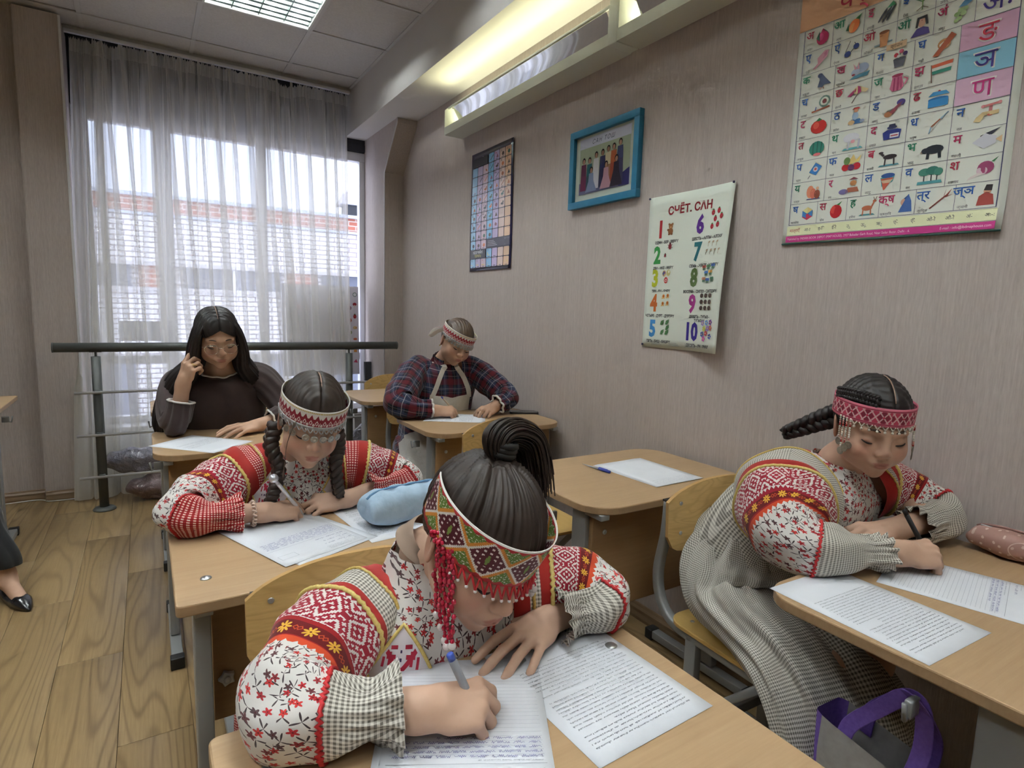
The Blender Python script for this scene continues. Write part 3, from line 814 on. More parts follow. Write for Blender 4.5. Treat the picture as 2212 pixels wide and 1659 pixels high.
def add_head(S, F, fat=1.0, female=True, nose=1.0):
    sc = F.sc; R = F.R; e = lambda c, r, k=.01, sub=False, RR=None: S.ell(F(c), np.array(r)*sc, R if RR is None else R@RR, k*sc, sub)
    c = lambda a, b, ra, rb, k: S.cap(F(a), F(b), ra*sc, rb*sc, k*sc)
    e((0, -.014, .034), (.0735, .092, .084), .01)
    e((0, .018, -.024), (.058*fat, .064, .071), .035)
    e((0, .030, -.062), (.036*fat, .046, .037), .03)
    e((0, .062, -.092), (.0145, .0140, .0130), .022)
    for s in (-1, 1):
        e((s*.034*fat, .049, -.038), (.026*fat, .026, .028), .025)
        e((s*.041*fat, .012, -.056), (.016*fat, .028, .021), .03)
    e((0, .030, .040), (.054, .044, .036), .02)                # forehead
    for s in (-1, 1): c((s*.014, .0825, .014), (s*.044, .0705, .015), .0070, .0055, .018)
    for s in (-1, 1): e((s*.031, .100, -.004), (.0165, .017, .0125), .014, True)
    for s in (-1, 1): e((s*.031, .0685, -.006), (.0158, .0150, .0118), .004)   # lidded eyeballs
    c((0, .083, .006), (0, .0985*nose, -.028), .0060, .0092, .012)
    e((0, .0995*nose, -.033), (.0100, .0100, .0088), .008)
    for s in (-1, 1): e((s*.0108, .0905, -.036), (.0068, .0084, .0066), .006)
    for s in (-1, 1): e((s*.0060, .0968, -.0430), (.0034, .0045, .0030), .004, True)
    e((0, .0800, -.062), (.022, .012, .015), .014)
    e((0, .0888, -.0608), (.0140, .0046, .0032), .005); e((0, .0872, -.0668), (.0118, .0050, .0038), .005)
    e((0, .0950, -.0638), (.0155, .0060, .0009), .002, True)
    for s in (-1, 1):
        RR = vrot('Z', s*-22)@vrot('Y', s*8)
        e((s*.0750, -.012, -.010), (.0060, .0180, .0295), .006, False, RR)
        e((s*.0830, -.009, -.006), (.0050, .0100, .0190), .004, True, RR)
HANDS = {
 # finger joints in hand space: x to fingertips, y to thumb side, z to back of hand (metres, adult)
 'write': dict(index=[(.088, .026, .008), (.112, .030, -.014), (.118, .026, -.038), (.112, .020, -.054)],
               middle=[(.090, .006, .008), (.112, .008, -.018), (.108, .012, -.042), (.094, .014, -.054)],
               ring=[(.084, -.013, .004), (.102, -.012, -.022), (.092, -.006, -.044), (.074, -.002, -.050)],
               pinky=[(.075, -.030, -.002), (.088, -.028, -.026), (.077, -.021, -.044), (.062, -.016, -.048)],
               thumb=[(.026, .028, -.012), (.060, .044, -.026), (.088, .040, -.044), (.108, .030, -.056)]),
 'flat': dict(index=[(.090, .028, .006), (.130, .036, .000), (.152, .040, -.012), (.170, .043, -.022)],
              middle=[(.093, .007, .008), (.138, .010, .002), (.164, .012, -.010), (.184, .013, -.020)],
              ring=[(.088, -.013, .005), (.130, -.017, -.001), (.154, -.020, -.012), (.172, -.022, -.021)],
              pinky=[(.080, -.031, .000), (.110, -.041, -.006), (.127, -.046, -.014), (.141, -.050, -.021)],
              thumb=[(.024, .032, -.010), (.056, .056, -.018), (.084, .068, -.022), (.104, .072, -.024)]),
 'fist': dict(index=[(.088, .028, .008), (.118, .032, -.006), (.122, .030, -.030), (.104, .028, -.040)],
              middle=[(.091, .008, .010), (.123, .009, -.006), (.124, .009, -.032), (.104, .010, -.042)],
              ring=[(.086, -.012, .006), (.115, -.013, -.010), (.114, -.012, -.034), (.096, -.010, -.042)],
              pinky=[(.077, -.030, .000), (.100, -.032, -.014), (.099, -.030, -.034), (.084, -.027, -.040)],
              thumb=[(.024, .030, -.010), (.058, .048, -.022), (.086, .048, -.034), (.106, .044, -.042)]),
 'pinch': dict(index=[(.088, .028, .004), (.122, .036, -.016), (.126, .044, -.044), (.112, .050, -.062)],
               middle=[(.090, .008, .006), (.118, .008, -.022), (.108, .012, -.048), (.088, .016, -.054)],
               ring=[(.085, -.012, .002), (.106, -.014, -.026), (.092, -.010, -.048), (.072, -.006, -.048)],
               pinky=[(.076, -.030, -.003), (.092, -.032, -.028), (.078, -.027, -.045), (.062, -.022, -.043)],
               thumb=[(.026, .030, -.014), (.058, .050, -.034), (.084, .056, -.054), (.104, .053, -.066)]),
}
def add_hand(S, F, pose, mirror=1, fr=1.0):
    """F maps hand space to world; mirror -1 for the other hand"""
    sc = F.sc; q = lambda p: F((p[0], p[1]*mirror, p[2])); H = HANDS[pose]
    RM = F.R
    S.cap(q((-.005, 0, 0)), q((.03, .004, 0)), .024*sc, .026*sc, .02*sc)
    S.ell(q((.050, .000, -.002)), np.array((.046, .036, .0165))*sc, RM, .016*sc)
    S.ell(q((.036, .024, -.010)), np.array((.034, .016, .015))*sc, RM, .012*sc)
    for n, r in (('index', .0090), ('middle', .0093), ('ring', .0088), ('pinky', .0077)):
        J = H[n]; r *= fr
        S.cap(q((J[0][0]-.035, J[0][1]*.75, J[0][2]-.004)), q(J[0]), .011*sc, r*1.10*sc, .010*sc)
        S.chain([q(p) for p in J], [r*1.10*sc, r*1.02*sc, r*.95*sc, r*.80*sc], .0022*sc)
    J = H['thumb']; S.chain([q(p) for p in J], [.016*sc, .0125*sc, .0108*sc, .0090*sc], .004*sc)
    return {n: [q(p) for p in H[n]] for n in H}
def _skin(tone, lip, blush):
    def f():
        l, _ = attr('lips'); b, _ = attr('blush'); n = noise(objco(), 38, 3); n2 = noise(objco(), 9, 2)
        c = mix(n*.5+n2*.5, tuple(v*.86 for v in tone), tuple(min(1, v*1.10) for v in tone))
        return mix(l, mix(b, c, blush), lip)
    return f
def person_body(name, S, F, vox, skin, label, cat='person', clip=None):
    V, Q = S.mesh(vox, clip)
    # lips and cheeks are coloured where they are on the face
    L = (V-F.o)@F.R/F.sc; x, y, z = L.T
    ub = np.sqrt((x/.0155)**2+((z+.0606)/.0038)**2); lb = np.sqrt((x/.0130)**2+((z+.0676)/.0045)**2)
    lips = np.clip(1.25-np.minimum(ub, lb), 0, .25)*4*(y > .070)*(np.abs(z+.064) < .012)
    bl = np.zeros(len(V))
    for s in (-1, 1): bl = np.maximum(bl, np.exp(-(((x-s*.040)/.020)**2+((z+.036)/.018)**2))*(y > .03))
    bl = np.maximum(bl, np.exp(-((x/.012)**2+((z+.031)/.012)**2))*.7*(y > .085))
    for s in (-1, 1): bl = np.maximum(bl, (np.sqrt(((x-s*.076)/.012)**2+((z+.008)/.034)**2+((y+.012)/.022)**2) < 1)*.8)
    nr = np.linalg.norm(L, axis=1) < .145; bl = bl*nr; lips = lips*nr
    o = mk(name, V, Q, skin, None, attrs=dict(lips=lips*.70, blush=bl*.55))
    tag(o, label, cat); return o
def lash_brow(F, P, mat_l, mat_b, brow_w=.0026, lash=.0017, arch=.006, gap=0.0):
    """downcast lash line and brow for each eye, children of the person"""
    for s in (-1, 1):
        pts = []
        for k in range(13):
            t = -1+2*k/12; x = s*.031+.0155*t; z = -.0112-.0040*(1-t*t)+.0018*t*s
            yy = .0685+.0150*math.sqrt(max(0, 1-(.93*t)**2-((z+.006)/.0125)**2*.9))+.0009
            pts.append(F((x, yy, z)))
        MB().tube(pts, [lash*F.sc*(.5+.7*math.sin(PI*k/12)) for k in range(13)], 6).build('lash_line', mat_l, P)
        pts = []
        for k in range(11):
            t = k/10; x = s*(.013+.036*t); z = .0155+gap+arch*math.sin(PI*min(1, t*1.05)*.85)*.9-.004*t*t
            pts.append(F((x, .0900-.0185*t**1.8-.0012, z)))
        MB().tube(pts, [brow_w*F.sc*(.55+.6*math.sin(PI*(k/10)**.7)) for k in range(11)], 6).build('eyebrow', mat_b, P)
# ---------------------------------------------------------------- lofted cloth
def loft(name, path, rad, n, mats, parent, zones=None, up=None, ncat=6, wr=None, open_ends=True, vscale=1.0, thick=None, u0=0.0, planar=False, nu=None):
    """tube of cloth. path: control points; rad: (a,b) per control point (a along 'up', b across);
    zones: [(v_end_m, material_index)] along the length; wr(theta,v,t)->radial offset in m"""
    P = catmull(path, ncat); m = len(P); R = catmull(np.array([(r, r) if np.isscalar(r) else r for r in rad], float), ncat)
    Tn, A, B = frames(P, up); s = np.concatenate([[0], np.cumsum(np.linalg.norm(np.diff(P, axis=0), axis=1))])*vscale
    th = np.linspace(0, 2*PI, n+1); V = np.zeros((m, n+1, 3)); U = np.zeros((m, n+1, 2))
    for k in range(m):
        off = wr(th, s[k], s[k]/s[-1]) if wr else 0
        ra = R[k, 0]+off; rb = R[k, 1]+off
        V[k] = P[k]+np.outer(np.cos(th)*ra, A[k])+np.outer(np.sin(th)*rb, B[k])
        U[k, :, 0] = (np.sin(th)*rb+.5) if planar else th*(R[k].mean()*.5+np.mean(R)*.5)+u0; U[k, :, 1] = s[k]
    V[:, -1] = V[:, 0]
    i = (np.arange(m-1)[:, None]*(n+1)+np.arange(n)[None]).ravel(); F_ = np.stack([i, i+1, i+n+2, i+n+1], 1)
    mi = None
    if zones:
        sm = (s[:-1]+s[1:])/2; zi = np.zeros(m-1, int)
        for k in range(m-1):
            for ve, ix in zones:
                if sm[k] <= ve: zi[k] = ix; break
            else: zi[k] = zones[-1][1]
        mi = np.repeat(zi, n)
    o = mk(name, V.reshape(-1, 3), F_, mats, parent, uv=U.reshape(-1, 2), midx=mi)
    return o, V, s
def ring_trim(name, V, s, at, r, m, parent, wob=.0, off=.001):
    """round trim following the loft ring nearest length 'at'"""
    k = int(np.argmin(np.abs(s-at))); ring = V[k, :-1]; c = ring.mean(0); d = ring-c; d /= np.linalg.norm(d, axis=1)[:, None]
    ring = ring+d*off
    ax = V[min(k+1, len(V)-1), :-1].mean(0)-V[max(k-1, 0), :-1].mean(0); ax /= np.linalg.norm(ax)+1e-9
    if wob:
        w = np.sin(np.arange(len(ring))*PI*.9)*wob; ring = ring+ax*w[:, None]
    v, f = tube_arrays(ring, r, 6, closed=True); return mk(name, v, f, m, parent)
# ---------------------------------------------------------------- headband, braids
def headband(F, parent, m, z0, h, rx, ry, cy, tilt=0, name='headband', back=True, flare=0.0, a0=0, a1=360, thick=.0016, roll=0):
    """band round the head; returns function (deg, z)-> world point on its outside. deg 0 = front"""
    Rt = vrot('X', tilt)@vrot('Y', roll); sc = F.sc; nz = 8; n = 96
    def pt(deg, t, o=0.0):
        a = math.radians(deg); q = np.array(((rx+flare*t+o)*math.sin(a), cy+(ry+flare*t+o)*math.cos(a), 0))
        q = Rt@np.array((q[0], q[1]-cy, z0+h*(t-.5)))+np.array((0, cy, 0)); return F(q)
    V = []; U = []; F_ = []
    for lay, o in ((0, thick), (1, 0)):
        for k in range(nz+1):
            for i in range(n+1):
                d = a0+(a1-a0)*i/n; V.append(pt(d, k/nz, o)); U.append((math.radians(d)*.078, k/nz*h))
    N = (nz+1)*(n+1)
    for k in range(nz):
        for i in range(n):
            a = k*(n+1)+i; F_.append((a, a+1, a+n+2, a+n+1)); F_.append((N+a, N+a+n+1, N+a+n+2, N+a+1))
    for i in range(n):
        F_.append((i, N+i, N+i+1, i+1)); a = nz*(n+1)+i; F_.append((a, a+1, N+a+1, N+a))
    o = mk(name, V, F_, m, parent, uv=U); return o, pt
def strand_tube(mb, pts, r0, r1, n=5):
    m = len(pts); mb.tube(pts, [r0+(r1-r0)*(k/(m-1)) for k in range(m)], n)
def braid(name, path, r, turns, m, parent, taper=.6):
    P = catmull(path, 26); Tn, A, B = frames(P); n = len(P); mb = MB()
    for s in range(3):
        pts = []; rr = []
        for k in range(n):
            t = k/(n-1); q = 2*PI*(turns*t+s/3); f = 1-(1-taper)*t
            pts.append(P[k]+A[k]*math.sin(q)*r*.95*f+B[k]*math.sin(2*q)*r*.50*f); rr.append(r*.66*f*(1 if t < .97 else .6))
        mb.tube(pts, rr, 8)
    return mb.build(name, m, parent)
def hair_cap(name, F, cut, m, parent, c=(0, -.014, .034), r=(.0735, .092, .084), grow=1.09, n=120, groove=None, nv=64):
    """shell over the skull: kept where cut(x,y,z) is true in head space; groove(p)-> outward offset"""
    V = []; U = []; keep = []
    for j in range(nv+1):
        t = PI*j/nv
        for i in range(n):
            a = 2*PI*i/n; d = np.array((math.sin(t)*math.cos(a), math.sin(t)*math.sin(a), math.cos(t)))
            p = np.array(c)+d*np.array(r)*grow
            g = groove(p, d) if groove else 0
            V.append(F(p+d*g)); U.append((a, t)); keep.append(cut(*p))
    F_ = []
    for j in range(nv):
        for i in range(n):
            k = (i+1) % n; q = (j*n+i, (j+1)*n+i, (j+1)*n+k, j*n+k)
            if sum(keep[w] for w in q) >= 2: F_.append(q)
    used = sorted({w for q in F_ for w in q}); ix = {w: k for k, w in enumerate(used)}
    o = mk(name, [V[w] for w in used], [tuple(ix[w] for w in q) for q in F_], m, parent, uv=[U[w] for w in used])
    return o
def _hair(c1, c2):
    def f():
        n = noise(objco(), 60, 3); return mix(n, c1, c2)
    return f
M_hair = mat('dark_brown_hair', _hair(lin((30, 23, 20)), lin((64, 50, 43))), .46, spec=.4)
M_hairblack = mat('black_hair', _hair(lin((18, 15, 16)), lin((44, 36, 36))), .46, spec=.35)
M_hairbrown = mat('brown_hair', _hair(lin((58, 42, 32)), lin((102, 80, 62))), .42, spec=.5)
M_lash = mat('lash', lin((28, 20, 18)), .6); M_brow = mat('brow', lin((70, 52, 44)), .8)
S_girl = mat('skin_fair', _skin(lin((206, 168, 144)), lin((172, 104, 96)), lin((204, 146, 126))), .5, spec=.35)
S_wom = mat('skin_warm', _skin(lin((204, 164, 138)), lin((166, 98, 92)), lin((200, 142, 120))), .5, spec=.35)
# ================================================================== FABRICS (printed / woven patterns in cloth space, metres)
WHT = lin((226, 221, 216)); RED = lin((186, 44, 38)); CRIM = lin((152, 32, 50))
def floral_c(u, v):
    d, c, pos = voro(xyz(u, v), 80, .85); px, py, _ = sep(pos); r1, r2, r3 = sep(c)
    th = at2(v-py, u-px)+r2*6.0
    fl = (d < cs(th*5.0)*.10+.27) & (r3 < .80)
    d2, c2, pos2 = voro(xyz(u+.31, v+.17), 66, .9); qx, qy, _ = sep(pos2); s1, s2, s3 = sep(c2)
    t2 = at2(v+.17-qy, u+.31-qx)+s1*6.0
    lobe = mx(cs(t2*3.5), 0.0); lobe = lobe*lobe*lobe*lobe
    lf = (d2 < lobe*.62+.02) & (s2 < .85)
    base = mix(noise(xyz(u, v), 60, 2)*.5, WHT, lin((206, 200, 196)))
    col = mix(lf, base, lin((74, 62, 64)))
    col = mix(fl, col, ramp(r1, [(0, lin((206, 62, 56))), (.45, lin((182, 48, 54))), (.72, lin((120, 52, 56))), (1, lin((86, 70, 72)))]))
    return mix((d < .055) & fl, col, lin((88, 30, 34)))
def check_c(u, v, p, none, one, both):
    a = fract(u/p) < .5; b = fract(v/p) < .5
    return mix(a & b, mix(a | b, none, one), both)
def gingham_c(u, v, p=.0058): return check_c(u, v, p, lin((226, 222, 212)), lin((184, 178, 168)), lin((112, 106, 98)))
def reddot_c(u, v, p=.0058): return check_c(u, v, p, lin((238, 214, 204)), lin((172, 52, 50)), lin((142, 26, 34)))
def embro_c(u, v, h, P=None, fg=CRIM, bg=WHT):
    """stepped key-pattern lattice; v runs 0..h over the band"""
    P = P or h*.70; st = h/30.0
    vq = floor_(v/st)*st+st*.5; uq = floor_(u/st)*st+st*.5
    a = ab(fract(uq/P)-.5)*2.0; b = ab(vq/h-.5)*2.35
    d = a+b; k = fract(d*2.4+.12) < .48
    spur = (fract((a-b)*2.4+.12) < .42) & (fract(d*2.4+.12) > .48) & (fract(d*1.2) < .5)
    body = k | spur
    edge = ab(v/h-.5) > .405
    teeth = ab(fract(u/(h*.13))-.5)*2.0 > (.5-ab(v/h-.5))/.095
    return mix(mix_f(edge, body, teeth), bg, fg)
def mix_f(f, a, b): return a*(1.0-f)+b*f
def star_c(u, v, h, base=lin((104, 24, 28)), star=lin((226, 176, 66)), P=None):
    P = P or h*1.25; x = (fract(u/P)-.5)*P/h; y = v/h-.5; r = sq(x*x+y*y); th = at2(y, x)
    s = r < ab(cs(th*4.0))*.24+.10; hole = r < .05
    sp = (ab(ab(x)-.52)+ab(y) < .16) & (ab(ab(x)-.52)+ab(y) > .09)
    c = mix(s, base, star); c = mix(hole, c, base); c = mix(sp, c, lin((190, 76, 40)))
    return mix(ab(y) > .43, c, lin((150, 30, 34)))
def zig_c(u, v, h, up=lin((204, 76, 44)), dn=WHT):
    t = ab(fract(u/.012)-.5)*2.0; return mix(v/h > t*.5+.42, up, dn)
def fab(name, fn, rough=.85, bs=.25): return mat(name, lambda: fn(*uvs()), rough, bump=lambda: noise(xyz(uvs()[0]*1.0, uvs()[1]*1.0), 900, 1), bstr=bs, bdist=.0006, spec=.15, sheen=.15)
F_flor = fab('floral_cotton', floral_c)
F_ging = fab('grey_gingham', gingham_c)
F_gingS = fab('grey_gingham_small', lambda u, v: gingham_c(u, v, .0048))
F_dot = fab('red_dotted_cotton', reddot_c)
F_red = mat('red_cotton', lambda: mix(noise(objco(), 30, 3), lin((148, 34, 30)), lin((178, 48, 42))), .85, sheen=.2, spec=.15)
M_gold = mat('gold_braid', lambda: mix(noise(objco(), 420, 1), lin((168, 128, 50)), lin((238, 214, 130))), .45)
M_yel = mat('yellow_rickrack', lambda: mix(noise(objco(), 350, 1), lin((206, 172, 66)), lin((240, 222, 150))), .6)
M_ric = mat('red_rickrack', lin((196, 40, 46)), .7)
M_beige = mat('beige_lining', lin((150, 128, 112)), .85)
M_white = mat('white_cotton', lambda: mix(noise(objco(), 60, 3), lin((222, 218, 208)), lin((240, 237, 230))), .85)
SLEEVE_N = [0]
def girl_sleeve(parent, path, rad, L, check, emb_first=True, cuff='ruffle', up=None, seed=1, ncat=9, rows=None):
    """embroidered sleeve. L = lengths (m) where each zone ends:
    armhole red, check, red, embroidery, star band, orange zigzag, floral, check to the end"""
    a = L; i = SLEEVE_N[0]; SLEEVE_N[0] += 1
    Fe = fab('embroidered_band_%d' % i, lambda u, v: embro_c(u, v-a[2], a[3]-a[2]))
    Fs = fab('star_braid_%d' % i, lambda u, v: star_c(u, v-a[3], a[4]-a[3]))
    Fz = fab('zigzag_braid_%d' % i, lambda u, v: zig_c(u, v-a[4], a[5]-a[4]))
    rs = np.random.RandomState(seed); ph = rs.rand(8)*6.28
    tot = float(np.sum(np.linalg.norm(np.diff(catmull(path, 30), axis=0), axis=1)))
    def wr(th, v, t):
        w = .0035*np.sin(3*th+9*v*6+ph[0])*np.sin(v*38+ph[1])+.0025*np.sin(5*th+ph[2]+v*30)+.002*np.sin(2*th+v*90+ph[3])
        g = max(0, 1-abs(v-(tot-.028))/.05)          # gathers at the cuff elastic
        w = w+g*.0028*np.sin(17*th+ph[4]+np.sin(v*60))+g*.0016*np.sin(29*th+ph[5])
        e = max(0, (v-(tot-.022))/.022); return w+e*(.0075*np.sin(11*th+ph[6])+.003*np.sin(19*th+ph[7]))
    zones = [(a[0], 1), (a[1], 2), (a[2], 1), (a[3], 3), (a[4], 4), (a[5], 5), (a[6], 0), (9, 2)]
    o, V, s = loft('sleeve', path, rad, 84, [F_flor, F_red, check, Fe, Fs, Fz], parent, zones, up, ncat, wr)
    ring_trim('braid_trim', V, s, a[0]+.001, .0028, M_gold, o, .0012); ring_trim('braid_trim', V, s, a[2]-.001, .0040, M_yel, o, .0018)
    ring_trim('rickrack', V, s, a[6], .0030, M_ric, o, .0030)
    return o, V, s
def on_loft(V, s, th, v, off=0.0):
    """world point on loft surface at angle th and length v"""
    n = V.shape[1]-1; x = (th % (2*PI))/(2*PI)*n; i = int(x); fx = x-i; k = int(np.clip(np.searchsorted(s, v)-1, 0, len(s)-2)); fy = np.clip((v-s[k])/(s[k+1]-s[k]+1e-9), 0, 1)
    g = lambda a, b: V[a, b % (n+1)]
    p = (g(k, i)*(1-fx)+g(k, i+1)*fx)*(1-fy)+(g(k+1, i)*(1-fx)+g(k+1, i+1)*fx)*fy
    c = V[k, :-1].mean(0)*(1-fy)+V[k+1, :-1].mean(0)*fy; d = p-c; d /= np.linalg.norm(d); return p+d*off
def loft_patch(name, V, s, th0, th1, v0, v1, m, parent, off=.002, n=14, outline=None, back=.003):
    """cloth patch lying on a loft; outline(a,b) in 0..1 -> warped 0..1"""
    P = []; U = []; F_ = []
    for j in range(n+1):
        for i in range(n+1):
            a, b = i/n, j/n
            if outline: a2, b2 = outline(a, b)
            else: a2, b2 = a, b
            P.append(on_loft(V, s, th0+(th1-th0)*a2, v0+(v1-v0)*b2, off)); U.append((a2, b2))
    for j in range(n):
        for i in range(n): q = j*(n+1)+i; F_.append((q, q+1, q+n+2, q+n+1))
    return mk(name, P, F_, m, parent, uv=U), P
def _crossmotif():
    u, v = uvs(); x = u-.5; y = v-.5; X = ab(x); Y = ab(y); r = X+Y
    arms = (ab(X-Y) < .055) & (r < .62)
    hook = ((ab(X-.23) < .03) & (Y < .30) & (Y > .11)) | ((ab(Y-.23) < .03) & (X < .30) & (X > .11))
    hook2 = ((ab(X-.36) < .028) & (Y < .23) & (Y > .08)) | ((ab(Y-.36) < .028) & (X < .23) & (X > .08))
    dots = (mn(mx(X, ab(Y-.19)), mx(ab(X-.19), Y)) < .024) | (mn(mx(X, ab(Y-.30)), mx(ab(X-.30), Y)) < .02)
    c = mix(arms | hook | hook2 | (r < .12), lin((222, 214, 218)), lin((172, 30, 58)))
    return mix(dots, c, lin((60, 40, 84)))
F_motif = mat('cross_stitch_patch', _crossmotif, .85)
def yoke(th0, th1): pass
# ================================================================== PERSON: girl in the foreground
def head_geo_child(): pass
H1 = head_frame((.412, .736, .924), 4, 24, -11, 1.03)
S = Sdf(); add_head(S, H1, 1.0, True, .97)
nb1 = np.array((.385, .850, .860))
S.cap(H1((0, -.030, -.050)), nb1, .042, .042, .025)
S.cap(nb1, (.385, .855, .76), .046, .080, .04).cap((.385, .855, .74), (.345, .93, .55), .085, .09, .05)
S.cap((.295, .865, .785), (.525, .810, .785), .040, .040, .03)
shR, elR, wrR = (.280, .865, .785), (.138, .705, .782), (.264, .615, .780)
shL, elL, wrL = (.540, .810, .790), (.648, .730, .778), (.548, .728, .772)
S.cap(shR, elR, .038, .028, .02).cap(elR, wrR, .028, .0225, .015)
S.cap(shL, elL, .042, .034, .02).cap(elL, wrL, .032, .0225, .015)
S.cap((.345, .93, .53), (.27, .70, .47), .08, .065, .05).cap((.27, .70, .47), (.27, .66, .12), .052, .04, .03).cap((.345, .93, .53), (.43, .70, .47), .08, .065, .05).cap((.43, .70, .47), (.43, .66, .12), .052, .04, .03)
for fx in (.27, .43): S.cap((fx, .66, .05), (fx, .56, .035), .035, .028, .02).cap((fx, .66, .12), (fx, .66, .05), .036, .036, .02)
# right hand writes; left hand lies flat pointing towards the camera side
HR1 = Frame(wrR, basis(x=(.100, -.022, -.010), z=(-.10, -.25, 1.0)), .92)
jR1 = add_hand(S, HR1, 'write', 1)
HL1 = Frame(wrL, basis(x=(-.100, -.035, -.010), z=(.05, -.20, 1.0)), .86)
add_hand(S, HL1, 'flat', -1)
P1 = person_body('person', S, H1, .0026, S_girl, 'person in the foreground bending low over a form, ponytail and beaded white-red headband')
lash_brow(H1, P1, M_lash, M_brow, .0030, .0021)
# ---- dress
def wr_t(seed, a=.004):
    ph = np.random.RandomState(seed).rand(6)*6.28
    return lambda th, v, t: a*np.sin(3*th+ph[0]+v*14)*np.sin(v*20+ph[1])+a*.7*np.sin(6*th+ph[2]+v*9)+a*.5*np.sin(11*th+v*23+ph[3])
dr1, V1, s1 = loft('dress', [(.335, .955, .42), (.350, .935, .56), (.375, .885, .67), (.392, .850, .755), (.390, .850, .815), (.384, .852, .858), (.383, .850, .884)],
     [(.125, .165), (.120, .160), (.122, .175), (.115, .172), (.090, .135), (.064, .082), (.058, .064)], 96, [F_flor, M_beige], P1, None, (0, -1, 0), 8, wr_t(3), planar=True)
loft('collar', [(.383, .850, .878), (.387, .845, .888), (.391, .838, .896)], [(.058, .064), (.052, .055), (.048, .049)], 60, M_beige, P1, None, (0, -1, 0), 4)
skA, _, _ = loft('skirt', [(.335, .955, .50), (.335, .90, .47), (.345, .78, .455), (.35, .66, .42), (.35, .62, .30)], [(.13, .17), (.13, .18), (.10, .19), (.09, .19), (.10, .20)], 60, F_flor, P1, None, (0, 0, 1), 6, wr_t(9, .006))
pts = [(.310, .872, .788), (.250, .840, .790), (.182, .782, .788), (.128, .712, .783), (.150, .668, .783), (.205, .640, .783), (.246, .628, .783)]
girl_sleeve(P1, pts, [.066, .072, .070, .058, .054, .033, .046], [.046, .086, .110, .184, .212, .226, .322], F_ging, seed=4, up=(0, 0, 1))
pts = [(.515, .815, .795), (.570, .790, .798), (.622, .760, .793), (.652, .725, .782), (.622, .708, .780), (.585, .712, .778), (.545, .716, .778)]
girl_sleeve(P1, pts, [.066, .068, .060, .050, .046, .032, .046], [.030, .048, .066, .115, .135, .145, .195], F_ging, seed=8, up=(0, 0, 1))
# armhole band and chest patches
pt1, Pp = loft_patch('embroidered_patch', V1, s1, -.80, -.36, .318, .395, F_motif, P1, .005, 12, lambda a, b: (.5+(a-.5)*.72+(b-.5)*.72, .5+(b-.5)*.72-(a-.5)*.72))
n = 13; edge = [Pp[i] for i in range(n)]+[Pp[(j+1)*n-1] for j in range(1, n)]+[Pp[n*n-1-i] for i in range(1, n)]+[Pp[(n-1-j)*n] for j in range(1, n-1)]
mk('patch_braid', *tube_arrays(edge, .0028, 6, closed=True), M_yel, pt1)
# ---- hair
pony = np.array((0, -.042, .118))
def gr1(p, d):
    q = p-pony; a = math.atan2(q[0], q[1]+.02); r = math.hypot(q[0], q[1])
    return .0016*math.sin(a*46+3*math.sin(a*7))+.0013*math.sin(a*83+2)+.0022*math.sin(a*19+1)+.002*math.sin(a*9)
hc1 = hair_cap('hair', H1, lambda x, y, z: z > (.026 if y > .03 else (-.005 if y > -.02 else -.060)), M_hair, P1, grow=1.095, n=220, groove=gr1, nv=80)
TIE = H1((0, -.040, .126))
mb = MB(); ax = H1.d((0, -.25, 1)); Tr = basis(x=np.cross(ax, (0, 1, 0)), z=ax)
for k in range(3):
    ring = [TIE+Tr@np.array((.0165*math.cos(a), .0165*math.sin(a), .004+.007*k)) for a in np.linspace(0, 2*PI, 20, endpoint=False)]
    mb.add(*tube_arrays(ring, .0062, 8, closed=True), sm=True)
mb.build('hair_tie', M_black, hc1)
# ponytail: a folded loop that stands up then falls to the wall side
tw = lambda x, y, z: np.array((x, y, z))
base = TIE
loopc = [base-ax*.006, base+ax*.016+tw(-.012, .004, .000), base+ax*.026+tw(-.004, .010, .004), base+tw(.034, .022, .026), base+tw(.068, .030, .006), base+tw(.082, .026, -.040), base+tw(.084, .016, -.088)]
P_ = catmull(loopc, 10); Tn, A_, B_ = frames(P_); mb = MB(); rs = np.random.RandomState(2)
for k in range(260):
    a = rs.rand()*2*PI; rr = math.sqrt(rs.rand()); m_ = len(P_); end = int(m_*(.72+.28*rs.rand())); ps = []
    for i in range(end):
        t = i/m_; wd = .0125+.026*math.sin(min(1, t*1.5)*PI/2)*(1-.45*t); hh = .0125+.010*math.sin(min(1, t*2)*PI/2)
        ps.append(P_[i]+A_[i]*math.cos(a+t*.5)*rr*wd+B_[i]*math.sin(a+t*.5)*rr*hh)
    mb.tube(ps, [.0019*(1-.45*i/end) for i in range(end)], 4)
pt_ = mb.build('ponytail', M_hair, hc1); pt_['kind'] = 'stuff'
